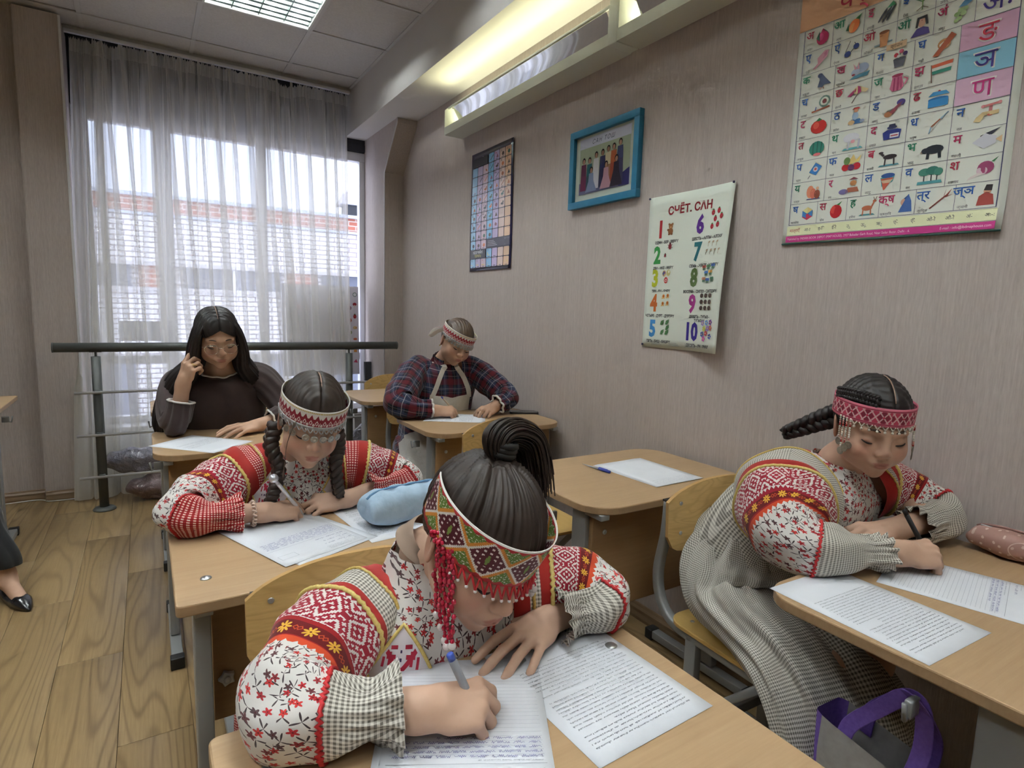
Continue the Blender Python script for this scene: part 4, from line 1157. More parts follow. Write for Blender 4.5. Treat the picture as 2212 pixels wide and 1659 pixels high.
# ---- headband: beaded rhombs on white
def _band1():
    u, v = uvs(); h = .066; P = .052
    x = fract(u/P+.5)-.5; y = v/h-.5; X = ab(x)*2.0; Y = ab(y)*1.12
    st = 1/14.0; Xq = floor_(X/st)*st; Yq = floor_(Y*2.0/st)*st
    d = Xq+Yq
    rh = d < .80; fr = (d < .96) & (d > .795)
    spk = noise(xyz(u, v), 420, 1) > .60
    cx_ = (ab(X-.0) < .10) & (ab(y) < .05) | ((ab(y) < .11) & (X < .06)) | ((ab(x) < .02) & (ab(y) < .12))
    dot = (fract(u/.0072) < .42) & (fract(v/.0072) < .42) & (d > .30)
    c = mix(rh, lin((214, 138, 52)), lin((86, 18, 36)))
    tri = (d > 1.20)
    c = mix(tri, c, mix(spk, lin((96, 128, 50)), lin((226, 226, 214))))
    c = mix(rh & dot, c, lin((232, 224, 222))); c = mix(rh & cx_, c, lin((120, 150, 70)))
    c = mix(fr, c, lin((228, 226, 220)))
    wob = sn(u*430.0)*.0018
    c = mix((v+wob) > h*.905, c, lin((178, 36, 44))); c = mix(v > h*.955, c, lin((236, 234, 228)))
    return mix((v+wob) < h*.085, c, lin((184, 40, 44)))
hb1, bp1 = headband(H1, P1, mat('beaded_band', _band1, .6, bump=lambda: noise(xyz(*uvs()), 520, 1), bstr=.5, bdist=.0015),   .044, .066, .0835, .1005, -.0090, -3, flare=.002, a0=-122, a1=122)
M_bead = mat('red_bead', lin((190, 30, 62)), .25, coat=.4); M_pearl = mat('pearl', lin((236, 228, 226)), .2, coat=.5)
M_redcord = mat('red_cord', lin((200, 40, 48)), .6)
# zigzag bead fringe with small pearls along the lower edge
k = 0
for d in np.arange(-62, 66, 8.5):
    a, b, c = bp1(d-4.2, .03), bp1(d+4.2, .03), None
    c = (a+b)/2+np.array((0, 0, -.017))+H1.d((0, .002, -.004))
    MB().tube([a, c], .0017, 5).tube([b, c], .0017, 5).build('fringe_cord', M_redcord, hb1)
    MB().sphere(c+np.array((0, 0, -.002)), .0027, 8).build('small_pearl', M_pearl, hb1)
def bead_string(p, L, parent, m, r=.0034, pearl=.0062, seed=0, lean=(0, 0)):
    rs = np.random.RandomState(seed); mb = MB(); z = 0; q = np.array(p, float)
    while z < L:
        rr = r*(.75+.5*rs.rand()); f = z/L
        c = q+np.array((lean[0]*f+.0012*rs.randn(), lean[1]*f+.0012*rs.randn(), -z-rr)); mb.sphere(c, rr, 7, sc=(1, 1, 1.25)); z += rr*2.1
    o = mb.build('bead_string', m, parent)
    MB().sphere(c+np.array((0, 0, -pearl)), pearl, 10).build('pearl_drop', M_pearl, parent); return o
for i, (d, L) in enumerate(((84, .105), (78, .118), (72, .128), (67, .132), (63, .120))): bead_string(bp1(d, .05), L, hb1, M_bead, seed=i)
for i, (d, L) in enumerate(((-64, .060), (-70, .072), (-76, .066))): bead_string(bp1(d, .05), L, hb1, M_bead, seed=20+i)
mb = MB(); rs = np.random.RandomState(5)
for i in range(40): mb.sphere(bp1(66+rs.rand()*22, .02+.1*rs.rand(), .002)+rs.randn(3)*.003, .0034, 6)
mb.build('bead_cluster', M_bead, hb1)
# ================================================================== PERSON: girl with two braids
H2 = head_frame((.338, 1.470, .985), -5, 15, -9, .95)
S = Sdf(); add_head(S, H2, .98, True, .95)
nb2 = np.array((.335, 1.585, .880))
S.cap(H2((0, -.032, -.055)), nb2, .039, .040, .02).cap(nb2, (.335, 1.60, .76), .044, .078, .04).cap((.335, 1.60, .74), (.335, 1.66, .55), .08, .09, .05)
S.cap((.225, 1.615, .835), (.455, 1.575, .835), .036, .036, .03)
shR, elR, wrR = (.215, 1.615, .835), (.045, 1.490, .782), (.222, 1.452, .773)
shL, elL, wrL = (.465, 1.575, .830), (.598, 1.530, .785), (.425, 1.478, .768)
S.cap(shR, elR, .040, .033, .02).cap(elR, wrR, .031, .0205, .015).cap(shL, elL, .040, .033, .02).cap(elL, wrL, .031, .0205, .015)
for fx in (.26, .41):
    S.cap((.335, 1.66, .53), (fx, 1.44, .47), .08, .062, .05).cap((fx, 1.44, .47), (fx, 1.42, .12), .05, .038, .03).cap((fx, 1.42, .12), (fx, 1.42, .05), .036, .036, .02).cap((fx, 1.42, .05), (fx, 1.32, .035), .035, .028, .02)
add_hand(S, Frame(wrR, basis(x=(.095, .020, -.010), z=(-.05, -.35, 1)), .86), 'write', 1)
add_hand(S, Frame(wrL, basis(x=(-.10, .010, -.006), z=(.05, -.42, 1)), .84), 'fist', -1)
P2 = person_body('person', S, H2, .0030, S_girl, 'person with two dark braids, red-sleeved dress and coin headband, writing')
lash_brow(H2, P2, M_lash, M_brow, .0018)
dr2, V2, s2 = loft('dress', [(.335, 1.68, .42), (.335, 1.67, .56), (.335, 1.625, .68), (.335, 1.60, .77), (.335, 1.595, .835), (.335, 1.590, .868), (.335, 1.588, .885)],
    [(.12, .16), (.115, .155), (.105, .155), (.10, .155), (.075, .125), (.056, .075), (.050, .058)], 96, F_flor, P2, None, (0, -1, 0), 8, wr_t(13), planar=True)
loft('skirt', [(.335, 1.68, .50), (.335, 1.62, .47), (.335, 1.50, .455), (.335, 1.38, .42), (.335, 1.36, .30)], [(.13, .17), (.13, .18), (.10, .19), (.09, .19), (.10, .20)], 60, F_dot, P2, None, (0, 0, 1), 6, wr_t(9, .006))
MB().lathe([(.010, 0), (.012, .002), (.010, .004), (.004, .005)], on_loft(V2, s2, 0.05, s2[-1]-.012, .002), 12, R=Matrix.Rotation(PI/2, 3, 'X')).build('collar_button', M_ric, P2)
MB().add(*tube_arrays([on_loft(V2, s2, t, s2[-1]-.002, .001) for t in np.linspace(0, 2*PI, 50, endpoint=False)], .003, 6, closed=True), sm=True).build('collar_binding', M_beige, P2)
pts = [(.262, 1.622, .825), (.205, 1.610, .828), (.130, 1.565, .815), (.055, 1.500, .792), (.075, 1.458, .785), (.125, 1.450, .782), (.172, 1.450, .780)]
girl_sleeve(P2, pts, [.070, .074, .070, .056, .046, .030, .042], [.040, .080, .112, .178, .196, .202, .285], F_dot, seed=14, up=(0, 0, 1))
pts = [(.410, 1.585, .825), (.468, 1.572, .828), (.540, 1.552, .812), (.600, 1.520, .790), (.575, 1.490, .784), (.535, 1.482, .782), (.490, 1.482, .780)]
girl_sleeve(P2, pts, [.070, .072, .064, .052, .044, .030, .044], [.036, .066, .094, .152, .168, .174, .235], F_dot, seed=18, up=(0, 0, 1))
for th0, th1 in ((-.88, -.40), (.36, .84)):
    pt, Pp = loft_patch('embroidered_patch', V2, s2, th0, th1, .352, .428, F_motif, P2, .005, 12, lambda a, b: (.5+(a-.5)*.72+(b-.5)*.72, .5+(b-.5)*.72-(a-.5)*.72))
    edge = [Pp[i] for i in range(n)]+[Pp[(j+1)*n-1] for j in range(1, n)]+[Pp[n*n-1-i] for i in range(1, n)]+[Pp[(n-1-j)*n] for j in range(1, n-1)]
    mk('patch_braid', *tube_arrays(edge, .0022, 6, closed=True), M_yel, pt)
# hair with centre parting, combed to the sides
def gr_part(p, d):
    side = 1 if p[0] > 0 else -1; q = p[1]*.9+p[2]*.45
    return .0010*math.sin(q*520+abs(p[0])*90)+.0007*math.sin(q*930)-.0045*math.exp(-(p[0]/.0035)**2)*(p[1] > -.06)+.002*math.exp(-((abs(p[0])-.03)/.03)**2)
hc2 = hair_cap('hair', H2, lambda x, y, z: z > (.036+.10*max(0, .05-abs(x))*0 if y > .03 else (-.012 if y > -.022 else -.058)), M_hair, P2, grow=1.09, n=200, groove=gr_part, nv=76)
ptg = [H2((0, .078*math.cos(t)*1.05-.012, .034+.0885*math.sin(t)*1.02)) for t in np.linspace(.45, 1.9, 16)]
MB().tube(ptg, .0016, 6).build('parting', mat('scalp', lin((172, 140, 122)), .7), hc2)
br = [H2((.080, -.034, -.035)), H2((.086, -.012, -.085))+np.array((0, -.004, 0)), (.262, 1.490, .872), (.252, 1.478, .825), (.235, 1.470, .785)]
b1_ = braid('braid', br, .0165, 4.2, M_hair, hc2, .75)
MB().sphere((.232, 1.466, .775), .020, 10, sc=(.8, .8, 1.1)).build('braid_tail', M_hair, hc2)
br = [H2((-.080, -.034, -.035)), H2((-.088, -.012, -.085)), (.398, 1.478, .868), (.400, 1.470, .820), (.404, 1.468, .780)]
braid('braid', br, .0160, 4.0, M_hair, hc2, .75)
mb = MB()
for s_, k0 in ((1, .050),):
    for k in range(5):
        a = H2((s_*(k0+.001*k), .072-.002*k, .030)); mb.tube(catmull([a, H2((s_*(k0+.016), .092, -.02)), H2((s_*(k0+.014), .096, -.075)), H2((s_*(k0+.012-.0012*k), .092, -.125))], 4), .0008, 4)
o_ = mb.build('loose_strands', M_hairbrown, hc2); o_['kind'] = 'stuff'
def _band2(red, h=.052):
    def f():
        u, v = uvs(); P = .0135; x = ab(fract(u/P)-.5)*2.0; y = v/h
        low = (y > .20) & (y < .58); tri = (y > .56) & (y < .80) & (x < (.80-y)*3.4); dia = (ab(y-.38)*4.2+x < .62) & (ab(y-.38)*4.2+x > .34)
        drop = (ab(fract(u/P+.5)-.5)*2.0+ab(y-.28)*6.0 < .55)
        c = mix(low | tri, lin((228, 224, 218)), red); c = mix((low & drop) | (low & dia), c, lin((232, 216, 212)))
        c = mix((ab(y-.90) < .03) & (fract(u/.004) < .7), c, lin((196, 166, 70)))
        return mix(y < .16, c, lin((206, 204, 202)))
    return f
M_band2 = mat('woven_band_red', _band2(lin((140, 24, 44))), .7)
M_coin = mat('silver_coin', lambda: mix(noise(objco(), 320, 2), lin((128, 124, 116)), lin((216, 212, 204))), .3, metal=.85)
M_lace = mat('silver_lace', lambda: mix(noise(objco(), 260, 2), lin((150, 150, 152)), lin((226, 226, 228))), .5, metal=.4)
def coin_row(F, bp, hb, degs, r, drop=.012, t0=.04):
    for k, d in enumerate(degs):
        p = bp(d, t0, .002); a = math.radians(d); nrm = F.d((math.sin(a), math.cos(a), 0)); c = p+np.array((0, 0, -drop-r))
        R = Matrix([list(v) for v in basis(x=np.cross((0, 0, 1), nrm), z=nrm).tolist()])
        MB().lathe([(r*.95, -.0005), (r, 0), (r*.95, .0008), (r*.80, .0008), (r*.78, .0004), (r*.45, .0005), (r*.3, .0011), (.0002, .0011)], c, 16, R=R).tube([c+np.array((0, 0, r)), p], .0007, 4).build('coin', M_coin, hb)
def lace_edge(F, bp, hb, d0, d1, n, t=.06, deep=.010):
    for k in range(n):
        a, b = d0+(d1-d0)*k/n, d0+(d1-d0)*(k+1)/n; m = (a+b)/2
        P_ = [bp(a, t, .002), bp(m, t, .002), bp(b, t, .002)]
        dn = np.array((0, 0, -deep)); mb = MB()
        arc = [P_[0]+(P_[2]-P_[0])*q+dn*math.sin(PI*q) for q in np.linspace(0, 1, 7)]
        mb.tube(arc, .0013, 5); mb.tube([P_[0], arc[3]], .0008, 4); mb.tube([P_[2], arc[3]], .0008, 4); mb.tube([bp(a, t+.08, .002), bp(b, t+.08, .002)], .0016, 5)
        mb.build('lace_scallop', M_lace, hb)
hb2, bp2 = headband(H2, P2, M_band2, .048, .052, .0825, .0995, -.0090, -4, flare=.001)
lace_edge(H2, bp2, hb2, -100, 100, 22); coin_row(H2, bp2, hb2, [-36, -22, -8, 7, 21, 44, 58, 74, 90], .0092, .013)
# bracelet: coiled pale rubber
c0 = np.array((.196, 1.451, .775)); axb = np.array((.99, .02, -.03)); Rb = basis(x=axb, z=(0, 0, 1)); mb = MB(); ps = []
for k in range(241):
    a = 2*PI*k/240; q = a*19; rad = .0265+.0035*math.cos(q); ps.append(c0+Rb@np.array((.0035*math.sin(q), rad*math.cos(a), rad*math.sin(a))))
br_ = mb.tube(ps, .0022, 5, closed=True).build('coil_bracelet', mat('pale_pink_rubber', lin((222, 196, 180)), .35), None); tag(br_, 'pale pink coiled bracelet on the braided girl\'s writing wrist', 'bracelet')
# ================================================================== PERSON: girl by the wall
H5 = head_frame((1.452, .706, 1.022), -42, 10, -2, .98)
S = Sdf(); add_head(S, H5, 1.05, True, .95)
nb5 = np.array((1.455, .772, .915))
S.cap(H5((0, -.030, -.055)), nb5, .044, .046, .02).cap(nb5, (1.44, .805, .80), .044, .075, .03).cap((1.44, .81, .78), (1.38, .93, .55), .085, .09, .05)
S.cap((1.345, .800, .845), (1.565, .750, .840), .036, .036, .03)
shR, elR, wrR = (1.315, .800, .855), (1.180, .690, .790), (1.338, .573, .780)
shL, elL, wrL = (1.590, .740, .845), (1.645, .615, .805), (1.470, .640, .785)
S.cap(shR, elR, .046, .038, .02).cap(elR, wrR, .036, .0245, .015).cap(shL, elL, .044, .036, .02).cap(elL, wrL, .036, .026, .015)
for dx in (-.07, .09):
    S.cap((1.37, .92, .54), (1.33+dx, .66, .48), .09, .07, .05).cap((1.33+dx, .66, .48), (1.33+dx, .63, .12), .055, .042, .03).cap((1.33+dx, .63, .12), (1.33+dx, .63, .05), .038, .038, .02).cap((1.33+dx, .63, .05), (1.33+dx, .52, .036), .036, .028, .02)
add_hand(S, Frame(wrR, basis(x=(.095, -.045, -.004), z=(-.15, -.30, 1)), .98), 'write', 1, 1.06)
add_hand(S, Frame(wrL, basis(x=(-.09, .03, -.006), z=(.1, -.3, 1)), .88), 'fist', -1, 1.05)
P5 = person_body('person', S, H5, .0030, S_girl, 'person by the wall in gingham skirt, pink woven headband with hanging coin strings, writing')
lash_brow(H5, P5, M_lash, M_brow, .0022, .0019)
dr5, V5, s5 = loft('dress', [(1.36, .93, .58), (1.375, .91, .68), (1.415, .845, .77), (1.440, .800, .835), (1.450, .785, .882), (1.455, .777, .912), (1.456, .773, .925)],
    [(.135, .170), (.140, .175), (.130, .178), (.110, .165), (.080, .120), (.060, .076), (.054, .064)], 96, [F_flor, F_gingS], P5, [(.19, 1), (9, 0)], (-.26, -.96, 0), 8, wr_t(23), planar=True)
pts = [(1.395, .850, .812), (1.325, .825, .825), (1.250, .780, .822), (1.184, .722, .800), (1.182, .668, .790), (1.225, .630, .786), (1.270, .605, .784), (1.312, .582, .783)]
girl_sleeve(P5, pts, [.128, .124, .108, .078, .060, .048, .031, .038], [.066, .128, .152, .218, .244, .256, .318], F_gingS, seed=24, up=(0, 0, 1), ncat=8)
pts = [(1.535, .755, .845), (1.585, .738, .850), (1.630, .695, .840), (1.650, .630, .812), (1.615, .605, .800), (1.570, .612, .795), (1.520, .622, .790)]
girl_sleeve(P5, pts, [.076, .074, .062, .052, .048, .042, .044], [.030, .050, .066, .118, .138, .146, .190], F_gingS, seed=28, up=(0, 0, 1))
# red-trimmed gingham over-sleeve panel falling over the back of the shoulder
for th0, th1 in ((-.85, -.25),):
    pt, Pp = loft_patch('embroidered_patch', V5, s5, th0, th1, .20, .29, F_motif, P5, .005, 12, lambda a, b: (.5+(a-.5)*.72+(b-.5)*.72, .5+(b-.5)*.72-(a-.5)*.72))
    edge = [Pp[i] for i in range(n)]+[Pp[(j+1)*n-1] for j in range(1, n)]+[Pp[n*n-1-i] for i in range(1, n)]+[Pp[(n-1-j)*n] for j in range(1, n-1)]
    mk('patch_braid', *tube_arrays(edge, .0024, 6, closed=True), M_yel, pt)
def wrs(th, v, t):
    return .008*np.sin(7*th+1+3*t)*(.4+t)+.006*np.sin(13*th+2.2+5*t)+.004*np.sin(22*th+.5)+.006*np.sin(3*th+v*20)
loft('skirt', [(1.375, .915, .715), (1.365, .930, .62), (1.350, .905, .535), (1.325, .80, .490), (1.300, .69, .462), (1.285, .625, .400), (1.285, .600, .28), (1.290, .605, .20)],
    [(.160, .125), (.195, .150), (.205, .130), (.205, .105), (.205, .100), (.205, .110), (.215, .125), (.220, .130)], 110, F_gingS, P5, None, (1, 0, 0), 8, wrs)
loft('underskirt', [(1.29, .625, .30), (1.29, .62, .20), (1.29, .625, .12)], [(.185, .10), (.195, .11), (.200, .115)], 80, fab('dark_red_print', lambda u, v: mix(noise(xyz(u, v), 60, 3) > .58, lin((96, 26, 34)), lin((128, 70, 72)))), P5, None, (1, 0, 0), 5, wrs)
def gr5(p, d): return .0012*math.sin((p[1]*.9+p[2]*.4)*480+abs(p[0])*120)+.0008*math.sin(p[2]*800+p[1]*300)-.004*math.exp(-((p[0]+.010)/.0035)**2)*(p[1] > -.05)
hc5 = hair_cap('hair', H5, lambda x, y, z: z > (.042 if y > .03 else (-.008 if y > -.022 else -.050)), M_hairblack, P5, grow=1.09, n=200, groove=gr5, nv=76)
braid('braid', [H5((.035, -.092, -.005)), H5((.075, -.105, -.03)), H5((.120, -.118, -.062)), H5((.150, -.150, -.095))], .021, 3.0, M_hairblack, hc5, .55)
for zz, ph in ((.040, 0), (.052, .5)):
    arc = [H5((.0795*math.sin(t), -.014+.096*math.cos(t), zz+.030+.012*math.sin(t*2))) for t in np.linspace(.35, 1.75, 12)]
    braid('plaited_strand', arc, .0058, 6, M_hairblack, hc5, .9)
MB().tube([H5((-.010, .090*math.cos(t)-.008, .034+.0910*math.sin(t))) for t in np.linspace(.55, 1.7, 14)], .0013, 6).build('parting', MATS['scalp'], hc5)
def _band5():
    u, v = uvs(); h = .044; P = .030; x = ab(fract(u/P)-.5)*2.0; y = ab(v/h-.5)*2.0
    d1 = ab(x-y*1.0) < .10; d2 = ab(x+y-1.0) < .10; dia = (ab(x-.5)+y*.5 < .30)
    mid = y < .62
    c = mix(mid & (x+y < .8), lin((196, 62, 92)), lin((128, 26, 52))); c = mix(mid & (d1 | d2), c, lin((222, 190, 190)))
    c = mix(mid & (ab(x)+y < .16), c, lin((204, 40, 74)))
    e = (y > .66) & (y < .76); c = mix(y > .62, c, lin((206, 108, 128))); return mix(e, c, lin((150, 40, 66)))
hb5, bp5 = headband(H5, P5, mat('woven_band_pink', _band5, .75), .046, .044, .0825, .1000, -.0095, 3, flare=.0)
M_seed = mat('white_seed_bead', lin((226, 220, 208)), .35); M_oldcoin = mat('old_coin', lambda: mix(noise(objco(), 300, 2), lin((112, 106, 96)), lin((178, 170, 156))), .35, metal=.7)
M_mixbead = mat('striped_seed_beads', lambda: ramp(fract(sep(objco())[2]*26.0), [(0, lin((222, 216, 204))), (.55, lin((206, 210, 190))), (.66, lin((178, 40, 40))), (.8, lin((214, 150, 140))), (1, lin((222, 216, 204)))], 'CONSTANT'), .35)
for side, degs in ((1, (54, 60, 66, 72)), (-1, (-58, -64, -70))):
    for k, d in enumerate(degs):
        p = bp5(d, .04, .002); L = .050+.010*(k % 3); mb = MB(); z = 0
        lean = H5.d((side*.10, .05, 0))*.2
        while z < L:
            mb.sphere(p+np.array((0, 0, -z))+lean*z, .0024, 7, sc=(1, 1, 1.2)); z += .0052
        mb.build('bead_string', M_mixbead, hb5)
        c = p+np.array((0, 0, -L-.010))+lean*L; a = math.radians(d); nrm = H5.d((math.sin(a), math.cos(a), 0))
        R = Matrix([list(v) for v in basis(x=np.cross((0, 0, 1), nrm), z=nrm).tolist()])
        MB().lathe([(.0090, -.0006), (.0094, 0), (.0090, .0008), (.007, .0008), (.0066, .0004), (.003, .001), (.0002, .001)], c, 16, R=R).build('coin', M_oldcoin, hb5)
for k, d in enumerate(np.arange(-46, 50, 10.5)):
    a, b = bp5(d-3.4, .02, .002), bp5(d+3.4, .02, .002); c = (a+b)/2+np.array((0, 0, -.008)); mb = MB()
    for q in (0, .33, .66, 1):
        mb.sphere(a+(c-a)*q, .0016, 6); mb.sphere(b+(c-b)*q, .0016, 6)
    mb.sphere(c+np.array((0, 0, -.004)), .0030, 7); mb.build('bead_loop', M_seed, hb5)
# ================================================================== PERSON: woman in dark brown with glasses
H3 = head_frame((.242, 2.640, 1.122), 3, 14, 3, 1.0)
S = Sdf(); add_head(S, H3, 1.04, True, .96)
nb3 = np.array((.258, 2.735, .985))
S.cap(H3((0, -.030, -.055)), nb3, .042, .044, .02).cap(nb3, (.26, 2.79, .86), .048, .080, .04).cap((.26, 2.79, .84), (.27, 2.86, .55), .085, .095, .05)
S.cap((.125, 2.775, .945), (.395, 2.735, .955), .046, .046, .03)
shR, elR, wrR = (.110, 2.775, .940), (.085, 2.605, .785), (.112, 2.590, .945)
shL, elL, wrL = (.410, 2.735, .950), (.490, 2.600, .800), (.385, 2.555, .772)
S.cap(shR, elR, .040, .028, .02).cap(elR, wrR, .030, .0260, .015).cap(shL, elL, .040, .028, .02).cap(elL, wrL, .030, .0250, .015)
for fx in (.17, .36): S.cap((.27, 2.86, .53), (fx, 2.56, .49), .10, .075, .05).cap((fx, 2.56, .49), (fx, 2.54, .12), .06, .045, .03).cap((fx, 2.54, .12), (fx, 2.54, .05), .04, .04, .02).cap((fx, 2.54, .05), (fx, 2.42, .036), .038, .03, .02)
add_hand(S, Frame(wrR, basis(x=(.035, -.025, .12), z=(-.80, -.55, .10)), .92), 'pinch', 1)
add_hand(S, Frame(wrL, basis(x=(-.115, -.035, -.008), z=(.02, -.25, 1)), .92), 'flat', -1)
P3 = person_body('person', S, H3, .0034, S_wom, 'person with long black hair and glasses in a dark brown white-edged top')
lash_brow(H3, P3, M_lash, M_brow, .0022)
M_brown = mat('dark_brown_jersey', lambda: mix(noise(objco(), 24, 3), lin((48, 34, 34)), lin((66, 48, 47))), .8, sheen=.2)
M_piping = mat('white_piping', lin((226, 222, 218)), .7)
t3, V3, s3 = loft('top', [(.27, 2.88, .50), (.27, 2.86, .62), (.265, 2.815, .75), (.262, 2.780, .86), (.260, 2.755, .925), (.259, 2.745, .965), (.258, 2.738, .984)],
    [(.14, .18), (.135, .175), (.13, .175), (.125, .180), (.105, .165), (.080, .105), (.066, .078)], 96, M_brown, P3, None, (0, -1, 0), 8, wr_t(33, .005))
def piping(V, k, parent, r=.004): mk('piping', *tube_arrays(V[k, :-1], r, 6, closed=True), M_piping, parent)
piping(V3, -1, t3)
sl, V_, s_ = loft('sleeve', [(.165, 2.780, .935), (.105, 2.765, .925), (.078, 2.700, .865), (.078, 2.620, .800), (.086, 2.595, .812), (.096, 2.590, .850), (.102, 2.590, .880)], [.070, .066, .060, .055, .050, .046, .045], 60, M_brown, P3, None, (1, 0, 0), 8, wr_t(34, .004)); piping(V_, -1, sl)
sl, V_, s_ = loft('sleeve', [(.355, 2.745, .945), (.420, 2.725, .935), (.470, 2.665, .870), (.490, 2.605, .808), (.460, 2.580, .795), (.425, 2.568, .786)], [.070, .066, .058, .052, .044, .040], 60, M_brown, P3, None, (1, 0, 0), 8, wr_t(35, .004)); piping(V_, -1, sl)
loft('trousers', [(.27, 2.89, .56), (.27, 2.84, .52), (.265, 2.70, .50), (.265, 2.56, .47), (.265, 2.53, .30), (.265, 2.53, .10)], [(.14, .18), (.14, .19), (.09, .19), (.09, .18), (.085, .17), (.08, .16)], 50, M_brown, P3, None, (0, 0, 1), 6)
def gr3(p, d):
    q = p[1]*.8+p[2]*.3; return .0008*math.sin(q*560+abs(p[0])*150)+.0006*math.sin(q*1010)-.004*math.exp(-(p[0]/.0030)**2)*(p[1] > -.05)+.004*math.exp(-((abs(p[0])-.045)/.03)**2)
def cut3(x, y, z):
    if y > .02: return z > .028+.62*max(0, .048-abs(x)) if abs(x) < .060 else z > -.02-(abs(x)-.06)*2
    return z > -.070
hc3 = hair_cap('hair', H3, cut3, M_hairblack, P3, grow=1.10, n=340, groove=gr3, nv=150)
MB().tube([H3((.002, .096*math.cos(t)-.012, .034+.0925*math.sin(t))) for t in np.linspace(.75, 1.75, 14)], .0012, 6).build('parting', MATS['scalp'], hc3)
def lock(path, rad, seed):
    ph = np.random.RandomState(seed).rand(4)*6
    return loft('hair_length', path, rad, 90, M_hairblack, hc3, None, (0, 1, 0), 10, lambda th, v, t: .0016*np.sin(23*th+ph[0]+4*t)+.0010*np.sin(41*th+ph[1])+.002*np.sin(9*th+ph[2]+2*t))
lock([H3((.030, -.020, .085)), H3((.070, .004, .030)), H3((.086, .006, -.040)), H3((.092, -.016, -.110)), (.105, 2.700, .945), (.072, 2.735, .860), (.050, 2.750, .770), (.045, 2.765, .690)], [(.050, .030), (.062, .020), (.062, .026), (.058, .034), (.062, .046), (.066, .050), (.056, .044), (.02, .018)], 4)
lock([H3((-.030, -.020, .085)), H3((-.070, .004, .030)), H3((-.084, .004, -.040)), H3((-.090, -.010, -.110)), (.372, 2.715, .962), (.405, 2.800, .900), (.415, 2.840, .800)], [(.050, .030), (.062, .020), (.062, .026), (.056, .034), (.056, .042), (.056, .044), (.03, .03)], 5)
lock([H3((0, -.075, .050)), H3((0, -.105, -.05)), H3((0, -.115, -.15)), (.25, 2.86, .86), (.25, 2.88, .72)], [(.06, .07), (.06, .09), (.05, .10), (.04, .11), (.02, .08)], 6)
gl = empty('eyeglasses', tuple(H3((0, .096, -.010)))); 
M_wire = mat('silver_wire', lin((206, 200, 192)), .2, metal=1.0)
def _lens():
    m = M_glass.copy(); m.name = 'spectacle_lens'; return m
M_lens = _lens()
def gp(p): return np.array(H3(p))-np.array(gl.location)
mb = MB()
for s_ in (-1, 1):
    ring = [(s_*(.034+.0245*math.copysign(abs(math.cos(a))**.8, math.cos(a))), .094-.010*abs(math.cos(a))*(1 if s_*math.cos(a) > 0 else .2), -.016+.0190*math.sin(a)) for a in np.linspace(0, 2*PI, 30, endpoint=False)]
    R_ = [gp(p) for p in ring]
    mk('lens', [np.mean(R_, 0)]+R_, [(0, i+1, (i+1) % 30+1) for i in range(30)], M_lens, gl)
    MB().add(*tube_arrays(R_, .0011, 5, closed=True), sm=True).tube([gp((s_*.020, .096, -.001)), gp((s_*.050, .092, -.001))], .0016, 5).build('rim', M_wire, gl)
    MB().tube([gp((s_*.058, .084, -.010)), gp((s_*.072, .060, -.006)), gp((s_*.080, -.010, -.002))], .0010, 6).build('temple', M_wire, gl)
MB().tube([gp((.0100, .096, -.012)), gp((.004, .101, -.009)), gp((-.004, .101, -.009)), gp((-.0100, .096, -.012))], .0010, 6).build('bridge', M_wire, gl)
tag(gl, 'thin wire-rimmed eyeglasses on the woman in brown', 'glasses')
fing = HANDS['pinch']; HF3 = Frame(wrR, basis(x=(.035, -.025, .12), z=(-.80, -.55, .10)), .92)
pc = HF3(((.108), .052, -.064)); o_ = MB().lathe([(.0045, -.030), (.0052, -.028), (.0052, .010), (.0040, .013)], (0, 0, 0), 10, R=Matrix.Rotation(.9, 3, 'Y')).build('pen', mat('orange_plastic', lin((224, 92, 52)), .4), loc=tuple(pc)); tag(o_, 'orange pen held up by the woman in brown', 'pen')
MB().add(*tube_arrays([HF3((.100+.000*math.cos(a), .0085*0-.013+.0098*math.cos(a), -.012+.0098*math.sin(a))) for a in np.linspace(0, 2*PI, 16, endpoint=False)], .0012, 5, closed=True), sm=True).build('ring', M_gold, P3)

# ================================================================== PERSON: woman in plaid dress and white apron
H4 = head_frame((1.348, 2.705, 1.098), -2, 18, -16, 1.0)
S = Sdf(); add_head(S, H4, 1.06, True, 1.0)
nb4 = np.array((1.325, 2.790, .990))
S.cap(H4((0, -.030, -.055)), nb4, .043, .046, .02).cap(nb4, (1.325, 2.83, .87), .048, .085, .04).cap((1.325, 2.83, .85), (1.32, 2.90, .55), .09, .10, .05)
S.cap((1.19, 2.835, .950), (1.46, 2.780, .950), .048, .048, .03)
shR, elR, wrR = (1.175, 2.835, .945), (1.020, 2.620, .795), (1.170, 2.560, .777)
shL, elL, wrL = (1.475, 2.775, .945), (1.575, 2.575, .815), (1.480, 2.530, .777)
S.cap(shR, elR, .042, .032, .02).cap(elR, wrR, .034, .027, .015).cap(shL, elL, .042, .032, .02).cap(elL, wrL, .034, .027, .015)
for fx in (1.23, 1.42): S.cap((1.32, 2.90, .53), (fx, 2.60, .49), .10, .075, .05).cap((fx, 2.60, .49), (fx, 2.57, .12), .06, .045, .03).cap((fx, 2.57, .12), (fx, 2.57, .05), .04, .04, .02).cap((fx, 2.57, .05), (fx, 2.45, .036), .038, .03, .02)
add_hand(S, Frame(wrR, basis(x=(.115, -.025, -.006), z=(-.1, -.35, 1)), .96), 'write', 1)
add_hand(S, Frame(wrL, basis(x=(-.085, -.050, -.008), z=(.1, -.40, 1)), .94), 'fist', -1)
P4 = person_body('person', S, H4, .0040, S_wom, 'person in dark plaid dress and white apron with coin headband, writing')
lash_brow(H4, P4, M_lash, M_brow, .0022)
